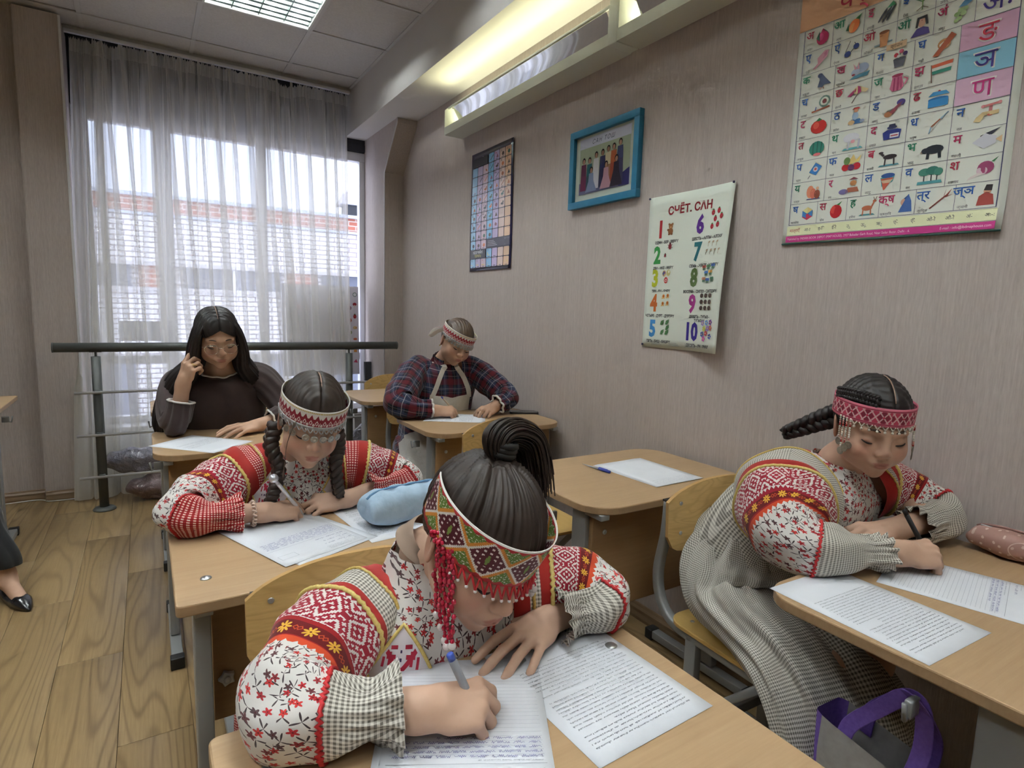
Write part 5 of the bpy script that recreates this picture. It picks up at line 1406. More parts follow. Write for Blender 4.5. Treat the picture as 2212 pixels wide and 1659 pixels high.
def plaid_c(u, v):
    p = .075; x = fract(u/p); y = fract(v/p)
    base = lin((22, 24, 36)); c = mix((x < .30) , base, lin((44, 52, 76))); c = mix((y < .30)*.6, c, lin((52, 60, 84)))
    c = mix(((x > .42) & (x < .72))*.42, c, lin((104, 30, 38))); c = mix(((y > .42) & (y < .72))*.42, c, lin((116, 30, 36)))
    c = mix((ab(x-.15) < .016)*.38, c, lin((170, 168, 170))); c = mix((ab(y-.15) < .016)*.5, c, lin((196, 192, 190)))
    return mix(((ab(x-.86) < .014) | (ab(y-.86) < .014))*.3, c, lin((170, 160, 158)))
F_plaid = fab('dark_plaid_flannel', plaid_c)
d4, V4, s4 = loft('dress', [(1.32, 2.92, .45), (1.32, 2.90, .60), (1.322, 2.86, .74), (1.325, 2.825, .87), (1.325, 2.805, .935), (1.325, 2.795, .975), (1.325, 2.790, 1.000), (1.326, 2.782, 1.020)],
    [(.17, .20), (.165, .195), (.155, .190), (.140, .190), (.110, .160), (.078, .105), (.060, .068), (.057, .062)], 96, F_plaid, P4, None, (0, -1, 0), 8, wr_t(43, .005), planar=True)
loft('skirt', [(1.31, 2.93, .52), (1.29, 2.84, .50), (1.27, 2.68, .48), (1.265, 2.56, .40), (1.265, 2.54, .22), (1.265, 2.55, .10)], [(.15, .20), (.15, .22), (.11, .235), (.11, .24), (.12, .25), (.13, .26)], 80, F_plaid, P4, None, (0, 0, 1), 7, lambda th, v, t: .006*np.sin(11*th+2*t)+.004*np.sin(23*th))
for pts, rd in (([(1.235, 2.840, .935), (1.170, 2.820, .935), (1.085, 2.730, .880), (1.018, 2.640, .815), (1.045, 2.590, .798), (1.100, 2.572, .790), (1.150, 2.562, .786)], [.078, .080, .080, .074, .060, .046, .042]),
                ([(1.410, 2.790, .940), (1.482, 2.768, .935), (1.545, 2.680, .880), (1.582, 2.595, .825), (1.555, 2.552, .805), (1.530, 2.538, .795), (1.500, 2.532, .790)], [.076, .076, .072, .066, .056, .046, .044])):
    sl, V_, s_ = loft('sleeve', pts, rd, 72, F_plaid, P4, None, (0, 0, 1), 8, lambda th, v, t: .005*np.sin(3*th+v*40)*np.sin(v*33)+.003*np.sin(7*th+v*26)+max(0, t-.85)*.05*np.sin(9*th)*.4)
    mk('lace_cuff', *tube_arrays(V_[-1, :-1], .0055, 6, closed=True), M_piping, sl)
M_linen = mat('white_linen_apron', lambda: mix(noise(objco(), 40, 3), lin((206, 200, 188)), lin((232, 228, 218))), .85, bump=lambda: noise(objco(), 24, 3), bstr=.5, bdist=.006)
ap = loft_patch('apron_bib', V4, s4, -.62, .62, .22, .425, M_linen, P4, .008, 18, lambda a, b: (a, b-.06*b*(math.exp(-((a-.5)/.12)**2))))[0]
for s_, t0, t1 in ((-1, -.56, -.36), (1, .56, .36)):
    strip = [on_loft(V4, s4, t0+(t1-t0)*q*1.0+s_*0, .405+(s4[-1]-.032-.405)*q, .009) for q in np.linspace(0, 1, 12)]
    strip += [on_loft(V4, s4, t1+s_*1.6, s4[-1]-.028, .008)]
    v, f = tube_arrays(catmull(strip, 3), 1.0, prof=rrect(.003, .026, .0012, 1), up=(0, 1, 0)); mk('apron_strap', v, f, M_linen, P4, smooth=False)
def _lacesk():
    u, v = uvs(); d, c, p = voro(xyz(u*1.0, v*1.0), 34, .6); w = ab(v-.30+sn(u*60.0)*.012) < .022
    l = ((d < .30) & (d > .20)) & w; sp = (fract(u/.05) < .12) & (v > .36)
    return mix(l | (ab(v-.272+sn(u*60.0)*.012) < .003) | (sp & (noise(xyz(u, v), 90, 2) > .5)), lin((222, 218, 212)), lin((96, 92, 96)))
loft('apron_skirt', [(1.25, 2.70, .60), (1.245, 2.60, .545), (1.235, 2.515, .44), (1.235, 2.490, .28), (1.235, 2.495, .12)], [(.10, .20), (.10, .225), (.10, .245), (.11, .255), (.12, .265)], 80, mat('lace_apron', _lacesk, .85, bump=lambda: noise(xyz(*uvs()), 60, 3), bstr=.6, bdist=.008), P4, None, (0, 0, 1), 8, lambda th, v, t: .006*np.sin(13*th+2*t)+.004*np.sin(29*th))
hc4 = hair_cap('hair', H4, lambda x, y, z: z > (.030 if y > .03 else (-.004 if y > -.022 else -.060)), M_hairbrown, P4, grow=1.07, n=160, groove=lambda p, d: .0012*math.sin(p[0]*500+p[1]*60)+.0008*math.sin(p[0]*900), nv=64)
hb4, bp4 = headband(H4, P4, mat('woven_band_red_old', _band2(lin((162, 34, 48)), .052), .7), .050, .052, .0820, .1000, -.0085, -4, flare=.002)
lace_edge(H4, bp4, hb4, -90, 90, 18); coin_row(H4, bp4, hb4, list(np.arange(-78, 82, 11.5)), .0078, .006)
for k in range(3):
    a = bp4(100+6*k, .3, .004); mb = MB(); q = [a, a+np.array((-.030-.006*k, .010, -.012)), a+np.array((-.055-.004*k, .018, -.032-.006*k))]
    v, f = tube_arrays(catmull(q, 5), 1.0, prof=rrect(.002, .022, .0008, 1), up=(0, 1, .3)); mk('ribbon_tie', v, f, M_piping, hb4, smooth=False)
MB().sphere(H4((.078, -.004, -.040)), .004, 8).build('earring', M_gold, P4)
# ================================================================== PERSON: seated beyond the left picture edge (only a shin and shoe show)
M_blackcloth = mat('black_trouser_cloth', lin((22, 22, 24)), .8, sheen=.2); M_shoe = mat('black_patent_leather', lin((24, 24, 28)), .25, coat=.5)
H6 = head_frame((-.98, 3.28, 1.16), 0, 8, 0, 1.0)
S = Sdf(); add_head(S, H6)
S.cap(H6((0, -.03, -.055)), (-.98, 3.34, 1.0), .046, .05, .02).cap((-.98, 3.34, 1.0), (-.98, 3.36, .86), .06, .11, .05).cap((-.98, 3.36, .86), (-.98, 3.38, .55), .11, .12, .05).cap((-1.12, 3.36, .95), (-.84, 3.36, .95), .045, .045, .03)
for s_ in (-1, 1):
    S.cap((-.98+s_*.16, 3.36, .94), (-.98+s_*.20, 3.28, .68), .045, .038, .02).cap((-.98+s_*.20, 3.28, .68), (-.98+s_*.10, 3.14, .60), .037, .026, .02)
    add_hand(S, Frame((-.98+s_*.10, 3.14, .60), basis(x=(-s_*.03, -.10, -.01), z=(0, -.05, 1)), .94), 'flat', -s_)
legs6 = (((-.87, 3.36, .52), (-.66, 3.20, .50), (-.545, 3.115, .10)), ((-1.08, 3.36, .52), (-1.02, 3.16, .50), (-.96, 3.10, .10)))
for h_, k_, a_ in legs6:
    S.cap(h_, k_, .085, .062, .04).cap(k_, a_, .056, .030, .02).cap(a_, (a_[0]+.005, a_[1]-.015, .075), .030, .032, .02).cap((a_[0]+.005, a_[1]-.015, .065), (a_[0]+.055, a_[1]-.115, .030), .030, .026, .02)
P6 = person_body('person', S, H6, .0080, S_wom, 'person cut off at the left edge, black trouser leg and black pump')
hair_cap('hair', H6, lambda x, y, z: z > (.03 if y > .02 else -.05), M_hair, P6)
loft('blouse', [(-.98, 3.40, .50), (-.98, 3.38, .66), (-.98, 3.37, .85), (-.98, 3.36, .94), (-.98, 3.345, 1.0)], [(.14, .17), (.13, .165), (.12, .175), (.09, .14), (.06, .065)], 50, M_blackcloth, P6, None, (0, -1, 0), 6)
for s_ in (-1, 1): loft('sleeve', [(-.98+s_*.12, 3.36, .945), (-.98+s_*.18, 3.33, .84), (-.98+s_*.20, 3.28, .68), (-.98+s_*.14, 3.19, .63)], [.062, .056, .05, .04], 36, M_blackcloth, P6, None, (1, 0, 0), 6)
for h_, k_, a_ in legs6:
    h_, k_, a_ = map(np.array, (h_, k_, a_))
    loft('trouser_leg', [h_, (h_+k_)/2, k_+np.array((0, -.004, 0)), k_*.5+a_*.5, a_+np.array((0, 0, .075)), a_+np.array((.006, -.006, .035))], [.098, .088, .074, .056, .048, .046], 40, M_blackcloth, P6, None, (1, 0, 0), 6, wr_t(50, .003))
    F_ = Frame((a_[0]+.030, a_[1]-.065, 0), basis(x=(-.90, -.42, 0), z=(0, 0, 1)) if False else np.eye(3)); d_ = np.array((.055, -.115, 0)); d_ /= np.linalg.norm(d_)
    mb = MB(); Vs = []; fs = []
    for k in range(13):
        t = k/12; c = np.array((a_[0]-.010, a_[1]+.020, 0))+d_*(.245*t); w = .036*(1-.15*math.sin(PI*t)*0)*(1 if t < .6 else max(.12, 1-((t-.6)/.4)**2*.9)); hgt = (.060-.02*t if t < .3 else (.034 if t < .62 else .048-.036*((t-.62)/.38)**1.5)); z0 = .018*(1-t)**2+.004
        side = np.array((-d_[1], d_[0], 0))
        for (u_, v_) in ((-1, 0), (-.98, .6), (-.6, 1), (.6, 1), (.98, .6), (1, 0)): Vs.append(c+side*w*u_+np.array((0, 0, z0+max(.006, hgt-z0)*v_)))
    for k in range(12):
        for i in range(5): q = k*6+i; fs.append((q, q+1, q+7, q+6))
        fs.append((k*6+5, k*6, k*6+6, k*6+11))
    fs.append(tuple(range(6))); fs.append(tuple(range(72, 78)))
    mk('shoe', Vs, fs, M_shoe, P6)
    MB().box((a_[0]-.004, a_[1]+.010, .010), (.03, .03, .020), b=.004).build('shoe_heel', M_shoe, P6)
place_chair((-.97, 3.30, 0), 0, 'chair of the person beyond the left edge')
# ================================================================== PRINTED SHEETS
def _ink():
    n = T.tree.nodes.new('ShaderNodeAttribute'); n.attribute_name = 'ink'; return T(n.outputs['Color'])
M_ink = mat('printing_ink', _ink, .55, spec=.3)
M_inkgloss = mat('glossy_printing_ink', _ink, .16, spec=.5, coat=.5)
M_paper = mat('white_paper', lambda: mix(noise(objco(), 12, 2), lin((226, 228, 236)), lin((238, 240, 246))), .7, spec=.2)
def hx(c): return lin(tuple(int(c[i:i+2], 16) for i in (0, 2, 4)))
class Print:
    """flat print: coloured 2D polygons in sheet space, mapped onto a sheet by fn(x, y, lift)"""
    def __init__(s): s.v = []; s.f = []; s.c = []; s.k = 0
    def poly(s, pts, c):
        o = len(s.v); s.k += 1; s.v += [(p[0], p[1], s.k, 0.0) for p in pts]; s.f.append(tuple(range(o, o+len(pts)))); s.c += [hx(c)]*len(pts); return s
    def rect(s, x0, y0, x1, y1, c, g=.025):
        nx, ny = max(1, int(abs(x1-x0)/g)), max(1, int(abs(y1-y0)/g)); k = s.k+1
        for i in range(nx):
            for j in range(ny):
                s.k = k-1; a, b = x0+(x1-x0)*i/nx, x0+(x1-x0)*(i+1)/nx; q, r = y0+(y1-y0)*j/ny, y0+(y1-y0)*(j+1)/ny
                s.poly([(a, q), (b, q), (b, r), (a, r)], c)
        return s
    def ell(s, x, y, rx, ry, c, n=14, rot=0):
        a = [2*PI*i/n for i in range(n)]; cr, sr = math.cos(rot), math.sin(rot)
        return s.poly([(x+rx*math.cos(t)*cr-ry*math.sin(t)*sr, y+rx*math.cos(t)*sr+ry*math.sin(t)*cr) for t in a], c)
    def line(s, x0, y0, x1, y1, w, c):
        dx, dy = x1-x0, y1-y0; L = math.hypot(dx, dy)+1e-9; nx, ny = -dy/L*w/2, dx/L*w/2
        if L > .06:
            n = int(L/.03)
            for i in range(n): s.line(x0+dx*i/n, y0+dy*i/n, x0+dx*(i+1)/n, y0+dy*(i+1)/n, w, c)
            return s
        return s.poly([(x0+nx, y0+ny), (x0-nx, y0-ny), (x1-nx, y1-ny), (x1+nx, y1+ny)], c)
    def text(s, t, x, y, size, c, align='CENTER', bold=0.0, rot=0, shear=0.0, space=1.0, sx=1.0, up=0.0):
        v, f = text_arrays(t, size, align, bold, shear, space); o = len(s.v); s.k += 1; k = s.k; cr, sr = math.cos(rot), math.sin(rot)
        s.v += [(x+p[0]*sx*cr-p[1]*sr, y+p[0]*sx*sr+p[1]*cr, k, up) for p in v]; s.f += [tuple(i+o for i in q) for q in f]; s.c += [hx(c)]*len(v); return s
    def icon(s, spec, x, y, w, h):
        """spec: 'e cx cy rx ry col; p x y x y ... col; l x0 y0 x1 y1 w col' in a 0..1 cell"""
        for it in spec.split(';'):
            q = it.split()
            if not q: continue
            n_ = [float(a)/100 for a in q[1:-1]]; c = q[-1]
            if q[0] == 'e': s.ell(x+n_[0]*w, y+n_[1]*h, n_[2]*w, n_[3]*h, c, rot=(n_[4]*100*PI/180 if len(n_) > 4 else 0))
            elif q[0] == 'p': s.poly([(x+n_[i]*w, y+n_[i+1]*h) for i in range(0, len(n_), 2)], c)
            elif q[0] == 'l': s.line(x+n_[0]*w, y+n_[1]*h, x+n_[2]*w, y+n_[3]*h, n_[4]*w, c)
        return s
    def build(s, name, fn, parent, m=None, lift=.0004):
        me = bpy.data.meshes.new(name); N = max(1, s.k)
        me.from_pydata([tuple(fn(p[0], p[1], lift+.0022*p[2]/N+p[3])) for p in s.v], [], s.f); me.materials.append(m or M_ink)
        a = me.attributes.new('ink', 'FLOAT_COLOR', 'POINT'); a.data.foreach_set('color', np.array([(*c, 1) for c in s.c], np.float32).ravel())
        me.update(); o = link(name, me, parent); o['kind'] = 'stuff'; return o
def sheet(name, w, h, fn, m, parent=None, n=16, th=.0006):
    """thin sheet with real thickness following fn"""
    V = []; F_ = []
    for k, l in enumerate((0, -th)):
        for j in range(n+1):
            for i in range(n+1): V.append(fn(w*i/n, h*j/n, l))
    N = (n+1)**2
    for j in range(n):
        for i in range(n):
            a = j*(n+1)+i; F_.append((a, a+1, a+n+2, a+n+1)); F_.append((N+a, N+a+n+1, N+a+n+2, N+a+1))
    for i in range(n):
        for a, b in ((i, i+1), (n*(n+1)+i+1, n*(n+1)+i)): F_.append((a, N+a, N+b, b))
        for a, b in (((i+1)*(n+1), i*(n+1)), (i*(n+1)+n, (i+1)*(n+1)+n)): F_.append((a, N+a, N+b, b))
    return mk(name, V, F_, m, parent)
def on_wall(y0, z0, curl=None, tilt=0.0):
    """right wall: sheet x runs towards the camera (-y)"""
    def fn(x, y, l):
        c = curl(x, y) if curl else 0.0
        return (WX-.004-l-c, y0-x, z0+y-tilt*x)
    return fn
# ---- Devanagari alphabet chart
W_, H_ = .565, .725
def curl_h(x, y): return .016*max(0, (y-.30)/.42)**1.5*(x/W_)+.004*math.sin(x*9)*(1-y/H_)+.010*max(0, 1-y/.08)*(x/W_)**2
fnh = on_wall(1.158, 1.500, curl_h, .02)
hp = sheet('alphabet_chart', W_, H_, fnh, mat('chart_paper', lin((232, 234, 224)), .35, spec=.4)); tag(hp, 'large Devanagari picture alphabet chart hanging top right on the wall', 'poster')
p = Print(); gx0, gx1 = .020, .548; rp = .0628; zb = .057
p.rect(.012, .006, .552, .024, 'c43a86'); p.rect(.014, .026, .552, .054, 'f0f2c8')
p.rect(0, .625, W_, H_, 'e8b48c'); p.rect(W_*.35, .640, W_, H_-.004, 'f0dcb8')
p.text('वर्णमाला', .250, .668, .075, 'b8324a', up=.0012)
p.text('Published by: INDIAN BOOK DEPOT (MAP HOUSE), 2937 Bahadur Garh Road, Near Sadar Bazar, Delhi - 6.', .018, .0150, .0098, 'ffe8f4', 'LEFT', sx=.80); p.text('E-mail : info@ibdmaphouse.com', .545, .0150, .0098, 'ffe8f4', 'RIGHT', sx=.85)
for i, t in enumerate(('मात्राएँ', 'आ-ा', 'इ-ि', 'ई-ी', 'उ-ु', 'ऊ-ू', 'ऋ-ृ', 'ए-े', 'ऐ-ै', 'ओ-ो', 'औ-ौ', 'अं-ं', 'अः-ः')): p.text(t, .040+.0415*i, .040, .0125, 'b83040' if i == 0 else '303440')
ROWS = [('ष षटकोण', 'स सेब', 'ह हिरण', 'क्ष क्षत्रिय', 'त्र त्रिशूल', 'ज्ञ ज्ञानी'), ('य यज्ञ', 'र रथ', 'ल लट्टू', 'व वन', 'श शलगम'), ('प पतंग', 'फ फल', 'ब बकरी', 'भ भालू', 'म मछली'), ('त तरबूज', 'थ थन', 'द दवात', 'ध धनुष', 'न नल'), ('ट टमाटर', 'ठ ठठेरा', 'ड डमरू', 'ढ ढकना', 'ण'), ('च चरखा', 'छ छतरी', 'ज जग', 'झ झण्डा', 'ञ'), ('क कबूतर', 'ख खरगोश', 'ग गमला', 'घ घड़ी', 'ङ'), ('ए एड़ी', 'ऐ ऐनक', 'ओ ओखली', 'औ औरत', 'अं अंगूर', 'अः'), ('अ अनार', 'आ आम', 'इ इमली', 'ई ईख', 'उ उल्लू', 'ऊ ऊन')]
ICON = [['p 50 85 80 68 80 32 50 15 20 32 20 68 4a86c8;p 50 50 50 15 80 32 c23a5a;p 50 50 20 32 50 15 c23a5a;p 50 50 20 68 50 85 e8e0a0;p 50 50 50 85 80 68 e8d48c', 'e 50 45 32 36 c02830;e 36 50 14 26 d84a44;p 48 78 80 96 66 76 3a8048', 'e 48 45 26 13 b86a4a;l 30 40 28 10 6 b86a4a;l 66 40 68 10 6 b86a4a;l 70 50 80 74 8 b86a4a;e 82 78 9 6 b86a4a;l 82 82 76 98 3 6a4a38;l 84 82 92 98 3 6a4a38;p 10 8 90 8 80 16 20 16 4a8a90', 'p 35 8 95 8 88 60 74 92 58 70 50 44 4a6aa8;e 56 55 14 17 d8a890;p 54 72 76 92 80 60 3a5488', 'l 8 12 70 66 7 7a3a34;p 62 60 92 96 76 62 8a4038;p 62 60 70 98 62 70 8a4038;p 60 60 98 70 70 58 8a4038', 'p 30 5 96 5 88 50 60 62 36 46 a84a44;e 66 66 14 15 d8a084;p 52 70 82 66 84 92 60 94 2a2428;p 62 62 74 58 72 40 66 38 2a2428'],
 ['e 38 50 18 34 d88a6a;e 52 40 14 28 d0705a;e 72 34 14 24 8a4a3a;e 72 66 7 8 d8a888;p 20 8 90 8 84 14 26 14 5a5a90', 'e 30 26 20 14 7a74a8;p 40 20 96 20 88 44 48 44 b06a50;e 70 66 14 14 c88a58;p 50 84 90 84 70 96 7a3a44', 'p 22 70 80 78 72 46 30 26 38a0a8;p 24 66 76 66 44 12 38 8 d06a54;e 52 78 28 12 3a5a9a;p 26 56 74 58 62 42 34 42 e0c0a0', 'e 30 68 22 18 4a8a78;e 58 72 24 20 3a7a6c;e 80 64 16 18 4a8a78;l 30 52 30 26 4 3a3a40;l 56 54 56 24 4 3a3a40;l 76 50 76 26 4 3a3a40;p 6 12 96 12 92 26 8 26 5aa0a8', 'e 62 52 24 28 a04870;p 44 34 60 26 10 4 20 18 e8dcd8;e 52 40 16 18 e0c8d0;p 76 76 96 94 84 72 3a7a48'],
 ['p 24 40 52 88 84 64 58 20 3a7ac0;e 54 54 12 14 e0e0e8;e 54 54 6 7 d04a3a;l 30 24 20 6 3 5a5a68', 'e 30 34 17 18 c83038;e 76 34 17 18 c02a3a;e 54 30 14 16 6a3a68;p 36 52 60 96 74 60 54 46 e0c880;e 34 66 14 20 6a8a50;p 58 50 92 88 86 56 e8d080', 'e 52 52 28 12 3a3034;l 34 46 32 12 6 3a3034;l 68 46 70 12 6 3a3034;l 26 60 14 74 9 3a3034;e 14 76 10 6 3a3034;p 6 8 92 8 86 16 14 16 5a98a8', 'e 55 52 34 20 262a34;e 24 50 14 13 262a34;l 36 40 34 10 11 262a34;l 74 42 78 10 11 262a34;p 10 50 14 44 6 42 8a6a54', 'p 14 50 50 84 82 66 82 36 50 18 d8d8e0;p 36 76 44 80 44 22 36 30 2a2a34;p 58 80 68 74 68 28 58 22 2a2a34;p 50 84 90 100 66 72 3a3a48;p 80 52 98 66 98 36 d8b890'],
 ['e 50 48 36 38 3a8878;p 30 80 38 82 36 14 30 18 2a6458;p 50 86 56 86 56 10 50 10 2a6458;p 70 80 76 74 72 16 66 14 2a6458;e 54 16 18 8 e07a80', 'e 42 66 34 24 e4e4ea;l 34 50 30 10 8 d4d4dc;l 76 54 74 10 8 c8c8d4;e 50 46 9 9 e8a8b0;p 6 6 94 6 84 16 16 16 58a0a8', 'p 18 20 82 20 86 60 70 66 28 66 12 56 2a3480;e 48 76 20 8 343a6a;p 34 76 62 76 60 92 36 92 3a3a58;p 42 26 78 26 78 46 42 46 e8e8f0;l 46 36 74 36 5 b04050', 'l 30 10 36 40 5 9abcd0;l 36 40 66 70 5 b06a50;l 66 70 92 96 5 9abcd0;l 30 10 92 96 1 70707c', 'p 10 24 30 20 40 44 80 44 80 60 34 60 16 40 e4cc98;l 56 58 56 84 10 c88080;l 34 84 80 90 7 c87878;e 34 84 6 7 d89090;e 80 90 6 7 d89090;e 56 48 9 8 d06a5a'],
 ['e 50 46 38 36 c4302c;e 38 54 14 18 dc5a4a;p 36 78 50 92 64 80 50 74 3a7a4c', 'e 50 56 13 20 a8c0d8;e 52 82 9 9 d09878;p 34 90 70 90 60 98 44 98 b83838;p 22 16 84 16 70 40 34 40 4a78b0;e 36 26 14 12 d8b888;e 80 26 10 8 9aa4b8', 'p 18 14 40 30 60 60 84 82 60 40 46 22 8a4a54;e 26 26 16 14 a8704a;e 74 72 17 15 5a4a90;p 30 34 66 68 76 58 40 26 9a4a58;l 20 40 88 62 2 3a3440', 'p 16 12 86 12 86 46 16 46 3a86c0;e 50 46 36 10 2a6aa4;p 14 62 88 62 76 78 30 80 4a96cc;e 52 80 5 5 c03a44', ''],
 ['e 68 58 26 30 7a9a90;e 68 58 19 22 e4e8dc;e 68 58 10 12 8a4a50;l 10 14 94 26 7 b06a50;l 26 18 30 38 4 5a6ab0', 'p 8 46 50 88 96 60 84 48 66 56 52 46 36 54 24 42 a83a68;p 34 76 50 88 52 46 36 54 e0d0a0;p 60 84 66 56 84 48 96 60 e0d0a0;l 52 50 30 8 4 5a4a48', 'p 22 30 30 76 26 88 70 90 68 76 78 30 66 14 34 14 d8789a;p 36 16 42 16 42 76 36 76 a83a68;p 50 14 58 14 58 76 50 76 a83a68;p 66 20 70 26 66 76 62 76 a83a68;e 50 86 22 7 a03458;l 74 70 92 60 5 d0708c;l 92 60 80 36 5 d0708c', 'l 20 8 14 88 4 7a5a48;p 14 86 90 92 88 76 16 72 d86a4a;p 16 72 88 76 86 62 18 58 ece8e0;p 18 58 86 62 84 46 20 44 3a8a78;e 52 67 5 6 30407c', ''],
 ['p 28 24 36 60 30 86 44 92 62 66 92 26 60 30 50 18 5a6480;e 36 82 11 11 4a5474;l 46 18 44 8 3 c06a5a;l 56 20 58 8 3 c06a5a', 'e 60 56 28 24 a8b4cc;e 34 42 18 18 b8c4d8;p 30 56 22 88 40 58 d89aa8;p 40 56 44 92 50 56 d89aa8;p 10 12 84 12 94 34 30 26 5a94b0;e 26 32 7 5 c05060', 'p 34 8 68 8 76 46 26 46 60606c;e 51 46 25 7 4a4a54;e 36 66 9 10 d84a5a;e 56 78 9 10 e0708a;e 72 64 9 10 5a4a80;l 50 48 52 72 3 4a7a50;e 46 58 7 7 e8e0e4', 'p 14 8 34 4 92 78 74 96 a8583a;e 52 52 23 23 c08a58;e 52 52 17 17 efe6da;l 52 52 52 66 3 3a3034;l 52 52 62 50 3 3a3034', ''],
 ['p 6 10 34 34 30 62 70 92 92 88 84 56 50 30 24 8 d8a0b0;p 50 66 80 88 84 66 60 52 c88098', 'e 34 30 17 15 3a4a88;e 76 58 15 14 3a4a88;l 50 36 64 50 4 2a2a34;l 22 42 44 92 3 2a2a34;l 72 70 66 80 3 2a2a34', 'p 34 10 66 10 72 78 26 78 d89a68;e 49 78 24 8 8a5a3c;p 28 60 70 60 68 66 30 66 b87444;l 6 22 90 28 8 8aa0b0', 'p 10 6 92 6 84 34 60 44 34 40 4a3a78;e 54 64 16 22 e0b098;p 34 90 74 92 82 50 72 50 66 80 44 80 38 44 28 46 26222a;e 54 73 2 3 b03040', 'e 50 60 13 10 a8c088;e 36 46 12 10 9ab87c;e 60 44 12 10 b0c890;e 46 28 11 9 9ab87c;e 34 20 9 8 a8c088;e 66 62 12 9 b0c890;p 40 74 60 96 96 88 70 72 5a8ab0', ''],
 ['e 50 44 34 34 b02a58;e 40 52 14 18 c8487a;p 38 74 48 94 62 74 a02a50;p 14 50 30 84 34 30 3a7058', 'e 56 46 26 34 -25 d8723a;e 46 40 14 22 -25 e09a58;p 60 78 92 96 80 70 4a9058;p 14 34 26 64 30 30 3a7a58', 'e 34 44 6 36 -35 34303a;e 54 42 6 40 -32 34303a;e 72 44 6 38 -30 34303a;p 50 70 78 96 92 74 4a9068', 'p 48 4 52 4 54 94 46 94 6a8a4a;l 50 60 18 90 4 3a7048;l 50 60 84 90 4 3a7048;l 50 40 16 62 4 3a7048;l 50 40 86 60 4 3a7048;l 50 20 26 6 3 6a5a44;l 50 20 76 6 3 6a5a44', 'e 50 40 34 34 6a4a44;e 40 48 22 20 8a6458;p 30 78 70 78 60 96 40 96 5a4038', 'e 50 50 30 30 c8a0b8']]
LC = ['2a5aa8', 'b02a48', '2a8060', 'b02a58', '2a5aa8', '30303c']
for r, row in enumerate(ROWS):
    n_ = len(row); y = zb+rp*r
    if r == 0: xs_ = [gx0+(gx1-gx0)*i/6 for i in range(7)]
    elif 1 <= r <= 6: xs_ = [gx0, gx0+.105, gx0+.212, gx0+.312, gx0+.414, gx1]
    else: xs_ = [gx0+(gx1-gx0)*i/6 for i in range(7)]
    p.line(gx0, y+rp, gx1, y+rp, .0010, '54506c')
    for i, it in enumerate(row):
        q = it.split(' '); x0, x1 = xs_[i], xs_[i+1]
        if len(q) == 1:
            p.rect(x0+.001, y+.001, x1-.001, y+rp-.001, {'ण': 'e0b8d0', 'ञ': '8cc4dc', 'ङ': 'e0b0cc'}.get(q[0], 'eceee4')); p.text(q[0], (x0+x1)/2, y+rp*.46, .070, 'f4f0ec', up=.0008); p.text(q[0], (x0+x1)/2, y+rp*.46, .060, {'ण': 'b83078', 'ङ': 'c03048'}.get(q[0], '3a2a78'), up=.0016)
        else:
            p.text(q[0], x0+.017, y+rp*.72, .030, LC[(r*2+i) % 5], bold=.0004); p.text(q[1], x0+.018, y+.007, .0090, '38343c')
            p.icon(ICON[r][i], x0+(x1-x0)*.34, y+.004, (x1-x0)*.62, rp*.86)
        p.line(x1, y, x1, y+rp, .0010, '54506c')
p.line(gx0, zb, gx1, zb, .0012, '54506c'); p.line(gx0, zb, gx0, zb+rp*9, .0016, '3a3868'); p.line(gx1, zb, gx1, zb+rp*9, .0016, '3a3868')
p.rect(.262, zb+rp*7-.006, .312, zb+rp*7+.009, 'e8c8a0'); p.text('व्यंजन', .287, zb+rp*7+.0015, .012, '4a2a34')
p.build('chart_print', fnh, hp, M_ink)
for q in (W_*.02, W_*.98): pass
MB().tube([fnh(0, H_, .002), fnh(W_/2, H_, .002), fnh(W_, H_, .002)], .004, 6).build('hanging_rod', M_black, hp); MB().tube([fnh(0, .001, .001), fnh(W_, .001, .001)], .0025, 6).build('bottom_rod', mat('green_rod', lin((40, 80, 74)), .5), hp)
# ---- counting poster
cw, chh = .405, .585
def curl_c(x, y): return .050*max(0, (x/cw-.45)/.55)**2*(1-.75*y/chh)+.006*math.sin(y*7)*(x/cw)
fnc = on_wall(1.748, 1.140, curl_c)
cp = sheet('counting_poster', cw, chh, fnc, mat('poster_paper', lin((226, 232, 220)), .6, spec=.25)); tag(cp, 'white counting poster with big coloured numerals one to ten', 'poster')
p = Print(); p.text('СЧЁТ. САН', .205, .522, .040, '8a2028', bold=.0014)
def rep(pts, spec, w): return [(x, y, w, spec) for x, y in pts]
bear = 'e 50 30 30 28 8a5a34;e 50 70 24 22 946238;e 30 88 10 10 8a5a34;e 70 88 10 10 8a5a34;e 20 44 12 10 7a4c2c;e 50 64 11 9 c89868;e 34 8 12 9 7a4c2c;e 66 8 12 9 7a4c2c'
beetle = 'e 50 50 26 34 8a2a34;e 50 84 14 10 4a2024;l 50 20 50 84 4 4a2024;l 30 60 8 72 4 3a2024;l 70 60 92 72 4 3a2024;l 28 40 6 34 4 3a2024;l 72 40 94 34 4 3a2024'
straw = 'e 50 48 30 34 b02838;p 22 60 78 60 50 8 b02838;p 26 78 74 78 50 96 3a7a3c;e 42 56 4 4 e8b080;e 58 44 4 4 e8b080'
butt = 'e 30 64 24 24 4a6ab0;e 70 64 24 24 4a6ab0;e 34 30 18 18 5a7a60;e 66 30 18 18 5a7a60;l 50 20 50 84 7 3a3040'
hedge = 'e 48 54 40 34 4a3a34;p 74 34 98 34 80 58 b89878;e 90 38 3 3 201818;e 36 68 20 18 5a4a42'
leaf = 'p 10 20 30 70 88 92 84 50 50 14 4a7a4c;l 14 18 84 86 3 8ab07c'
flw = ';'.join('e %d %d 17 17 COL' % (50+28*math.cos(a), 50+28*math.sin(a)) for a in np.arange(5)*2*PI/5)+';e 50 50 11 11 e8d060'
